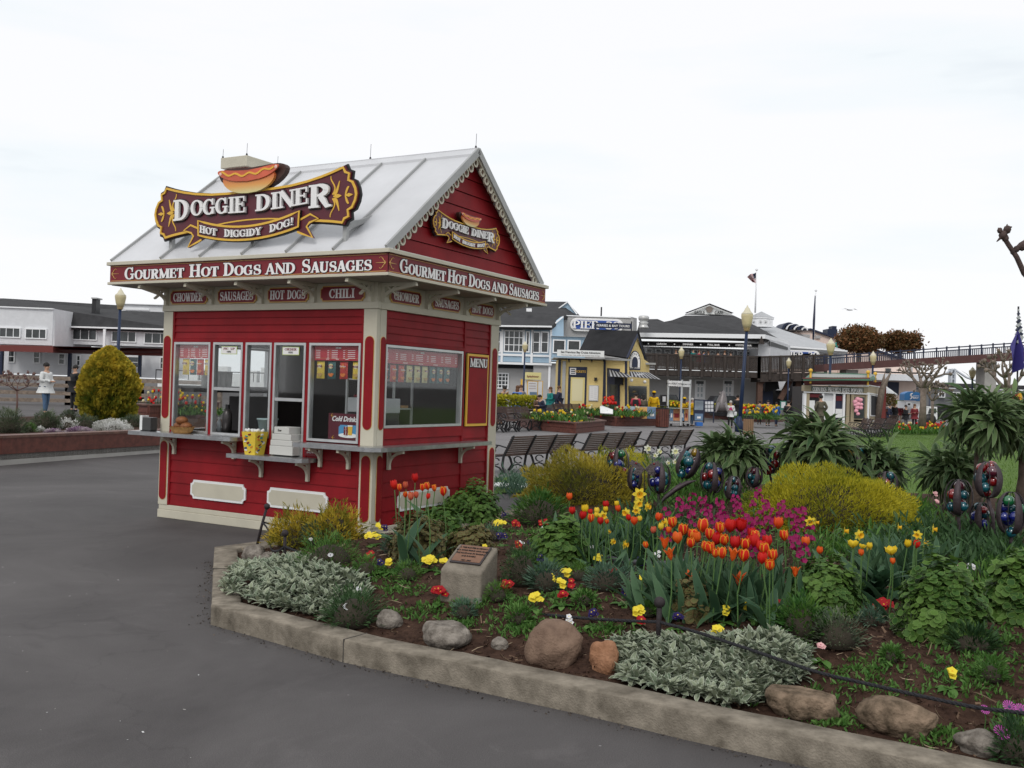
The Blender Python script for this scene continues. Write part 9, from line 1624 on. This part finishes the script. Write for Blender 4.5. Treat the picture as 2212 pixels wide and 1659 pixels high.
for a in ((1080, 832, 880, 'person in dark coat eating while sitting behind the clipped hedge', 'olive', 'black', 'dark', 'eat', 'eat', 0, R(50), .35, 47), (1116, 833, 880, 'brown haired person in blue jacket with black backpack by the tour posters', 'blue', 'jeans', 'brown_long', 'front', 'down', 0, R(160), .1, 50, ('pack:black',)), (1124, 832, 880, 'person in grey jacket just right of the blue jacket', 'grey', 'grey', 'brown', 'down', 'down', 0, R(20), 0, 51.5), (1160, 853, 900, 'seated brown haired person behind the bench left of the couple', 'brown', 'jeans', 'brown_long', 'front', 'front', 0, R(30), .2, 46), (1172, 852, 902, 'person in dark navy leaning forward behind the bench', 'navy', 'navy', 'dark', 'front', 'front', 0, R(-60), .3, 45.5),
          (1187, 836, 906, 'woman in teal jacket with dark backpack by the ticket kiosk corner', 'teal', 'jeans', 'brown_long', 'down', 'front', .2, R(-70), 0, 54.5, ('pack:navy',)), (1206, 834, 906, 'tall man in dark jacket leaning at the yellow kiosk corner', 'navy', 'paleblue', 'brown', 'pocket', 'pocket', .1, R(75), 0, 55.5), (1372, 849, 915, 'person in red hooded jacket with black backpack at the ticket window', 'red', 'black', 'dark', 'front', 'front', .1, R(170), 0, 53.4, ('pack:black',)), (1388, 852, 915, 'dark haired person in olive jacket right of the red jacket', 'olive', 'black', 'dark_long', 'front', 'front', 0, R(190), 0, 53.8), (1411, 845, 912, 'attendant in yellow raincoat and yellow cap beside the pay phone', 'yellow', 'navy', 'dark', 'down', 'down', 0, 0, 0, 57, ('cap:yellow', 'skirt:yellow'), 1),
          (1473, 857, 915, 'attendant in yellow and black jacket leaning over the information cart', 'yellow', 'black', 'dark', 'front', 'front', 0, R(20), .3, 56.5, ('cap:yellow', 'strap:black'), 1), (1492, 860, 921, 'man in yellow and white jacket and jeans at the information cart', 'yellow', 'jeans', 'grey', 'front', 'front', .1, R(110), .1, None, ('strap:white',)), (1577, 866, 925, 'grey haired woman in pink vest over white sleeves before the statue', 'white', 'black', 'grey', 'front', 'front', .1, R(-10), 0, None, ('vest:pink', 'bag:white')), (1592, 853, 918, 'person in dark jacket and jeans with tan bag behind the pink vest', 'black', 'jeans', 'dark', 'down', 'back', .2, R(160), 0, None, ('bag:tan',)),
          (1658, 865, 920, 'man in long dark coat walking, left of the couple', 'navy', 'olive', 'dark', 'pocket', 'pocket', .4, R(-5), 0, None, ('skirt:navy',)), (1676, 869, 921, 'woman in blue jacket walking, right of the couple', 'blue', 'navy', 'dark_long', 'pocket', 'down', .5, R(10), 0, None, ('strap:black',)), (1702, 865, 921, 'person in black jacket with pale strap near the small sign', 'black', 'black', 'dark', 'down', 'front', .2, R(150), 0, 52, ('strap:tan',)), (1772, 854, 915, 'person in dark clothes and hat before the corn dog stand', 'olive', 'black', 'dark', 'pocket', 'pocket', 0, R(180), 0, 57, ('cap:black', 'skirt:olive')),
          (1921, 873, 911, 'person in dark blue coat just right of the corn dog stand', 'navy', 'black', 'dark', 'down', 'down', .1, R(60), 0, 70, ('skirt:navy',)), (1932, 871, 907, 'slim person in black behind the blue coat', 'black', 'black', 'dark', 'down', 'down', .2, R(10), 0, 76), (1943, 871, 903, 'person in brown red top and tan trousers near the blue booth', 'maroon', 'tan', 'brown', 'down', 'down', .4, R(-40), 0, 80), (1956, 875, 913, 'person in black jacket left of the red top before the lawn bed', 'black', 'grey', 'dark', 'front', 'front', .1, R(40), 0, 64), (1975, 873, 913, 'person in dark red top beside the pollard trunk', 'maroon', 'black', 'brown_long', 'front', 'front', 0, R(0), 0, 65), (1640, 866, 916, 'small dark coated walker far off between lamp and couple', 'grey', 'black', 'dark', 'down', 'down', .3, R(170), 0, 66)):
 px, yh, yf, lab, jc, tc, hc, al, ar, st, rz, bend, Y, *r = a; person(px, yh, yf, lab, jc, tc, hc, al, ar, st, rz, bend, Y, r[0] if r else (), 'visitors on the plaza', r[1] if len(r) > 1 else 0)
for i, (x, y, c, l) in enumerate(((480, 830, 'olive', 'leftmost'), (642, 822, 'teal', 'second'), (700, 832, 'red', 'third'), (742, 838, 'blue', 'fourth'), (786, 846, 'grey', 'fifth'), (878, 844, 'maroon', 'sixth'), (942, 838, 'black', 'seventh'), (1000, 848, 'brown', 'rightmost'))):
 X, Yp = CP(8)(x, y); a_ = at(X, Yp, 80.2).z; person(X, Yp, Yp+40, f'{l} diner from the left behind the cafe balcony rail, in {c}', c, 'black', 'dark' if i % 2 else 'brown', 'front', 'front', 0, R(30*i), 0, 80.2, (), 'diners on the cafe balcony', 0, a_-1.62)
q = MB(); p = GF(1092, 1052); q.bbox(-.6, 1.6, -.3, .3, -.02, .05, .01); o = q.build('white_slab', M_WHITEP, None, False, tuple(p)); o.rotation_euler.z = -.1; tag(o, 'pale concrete slab on the ground beside the kiosk side wall', 'slab')
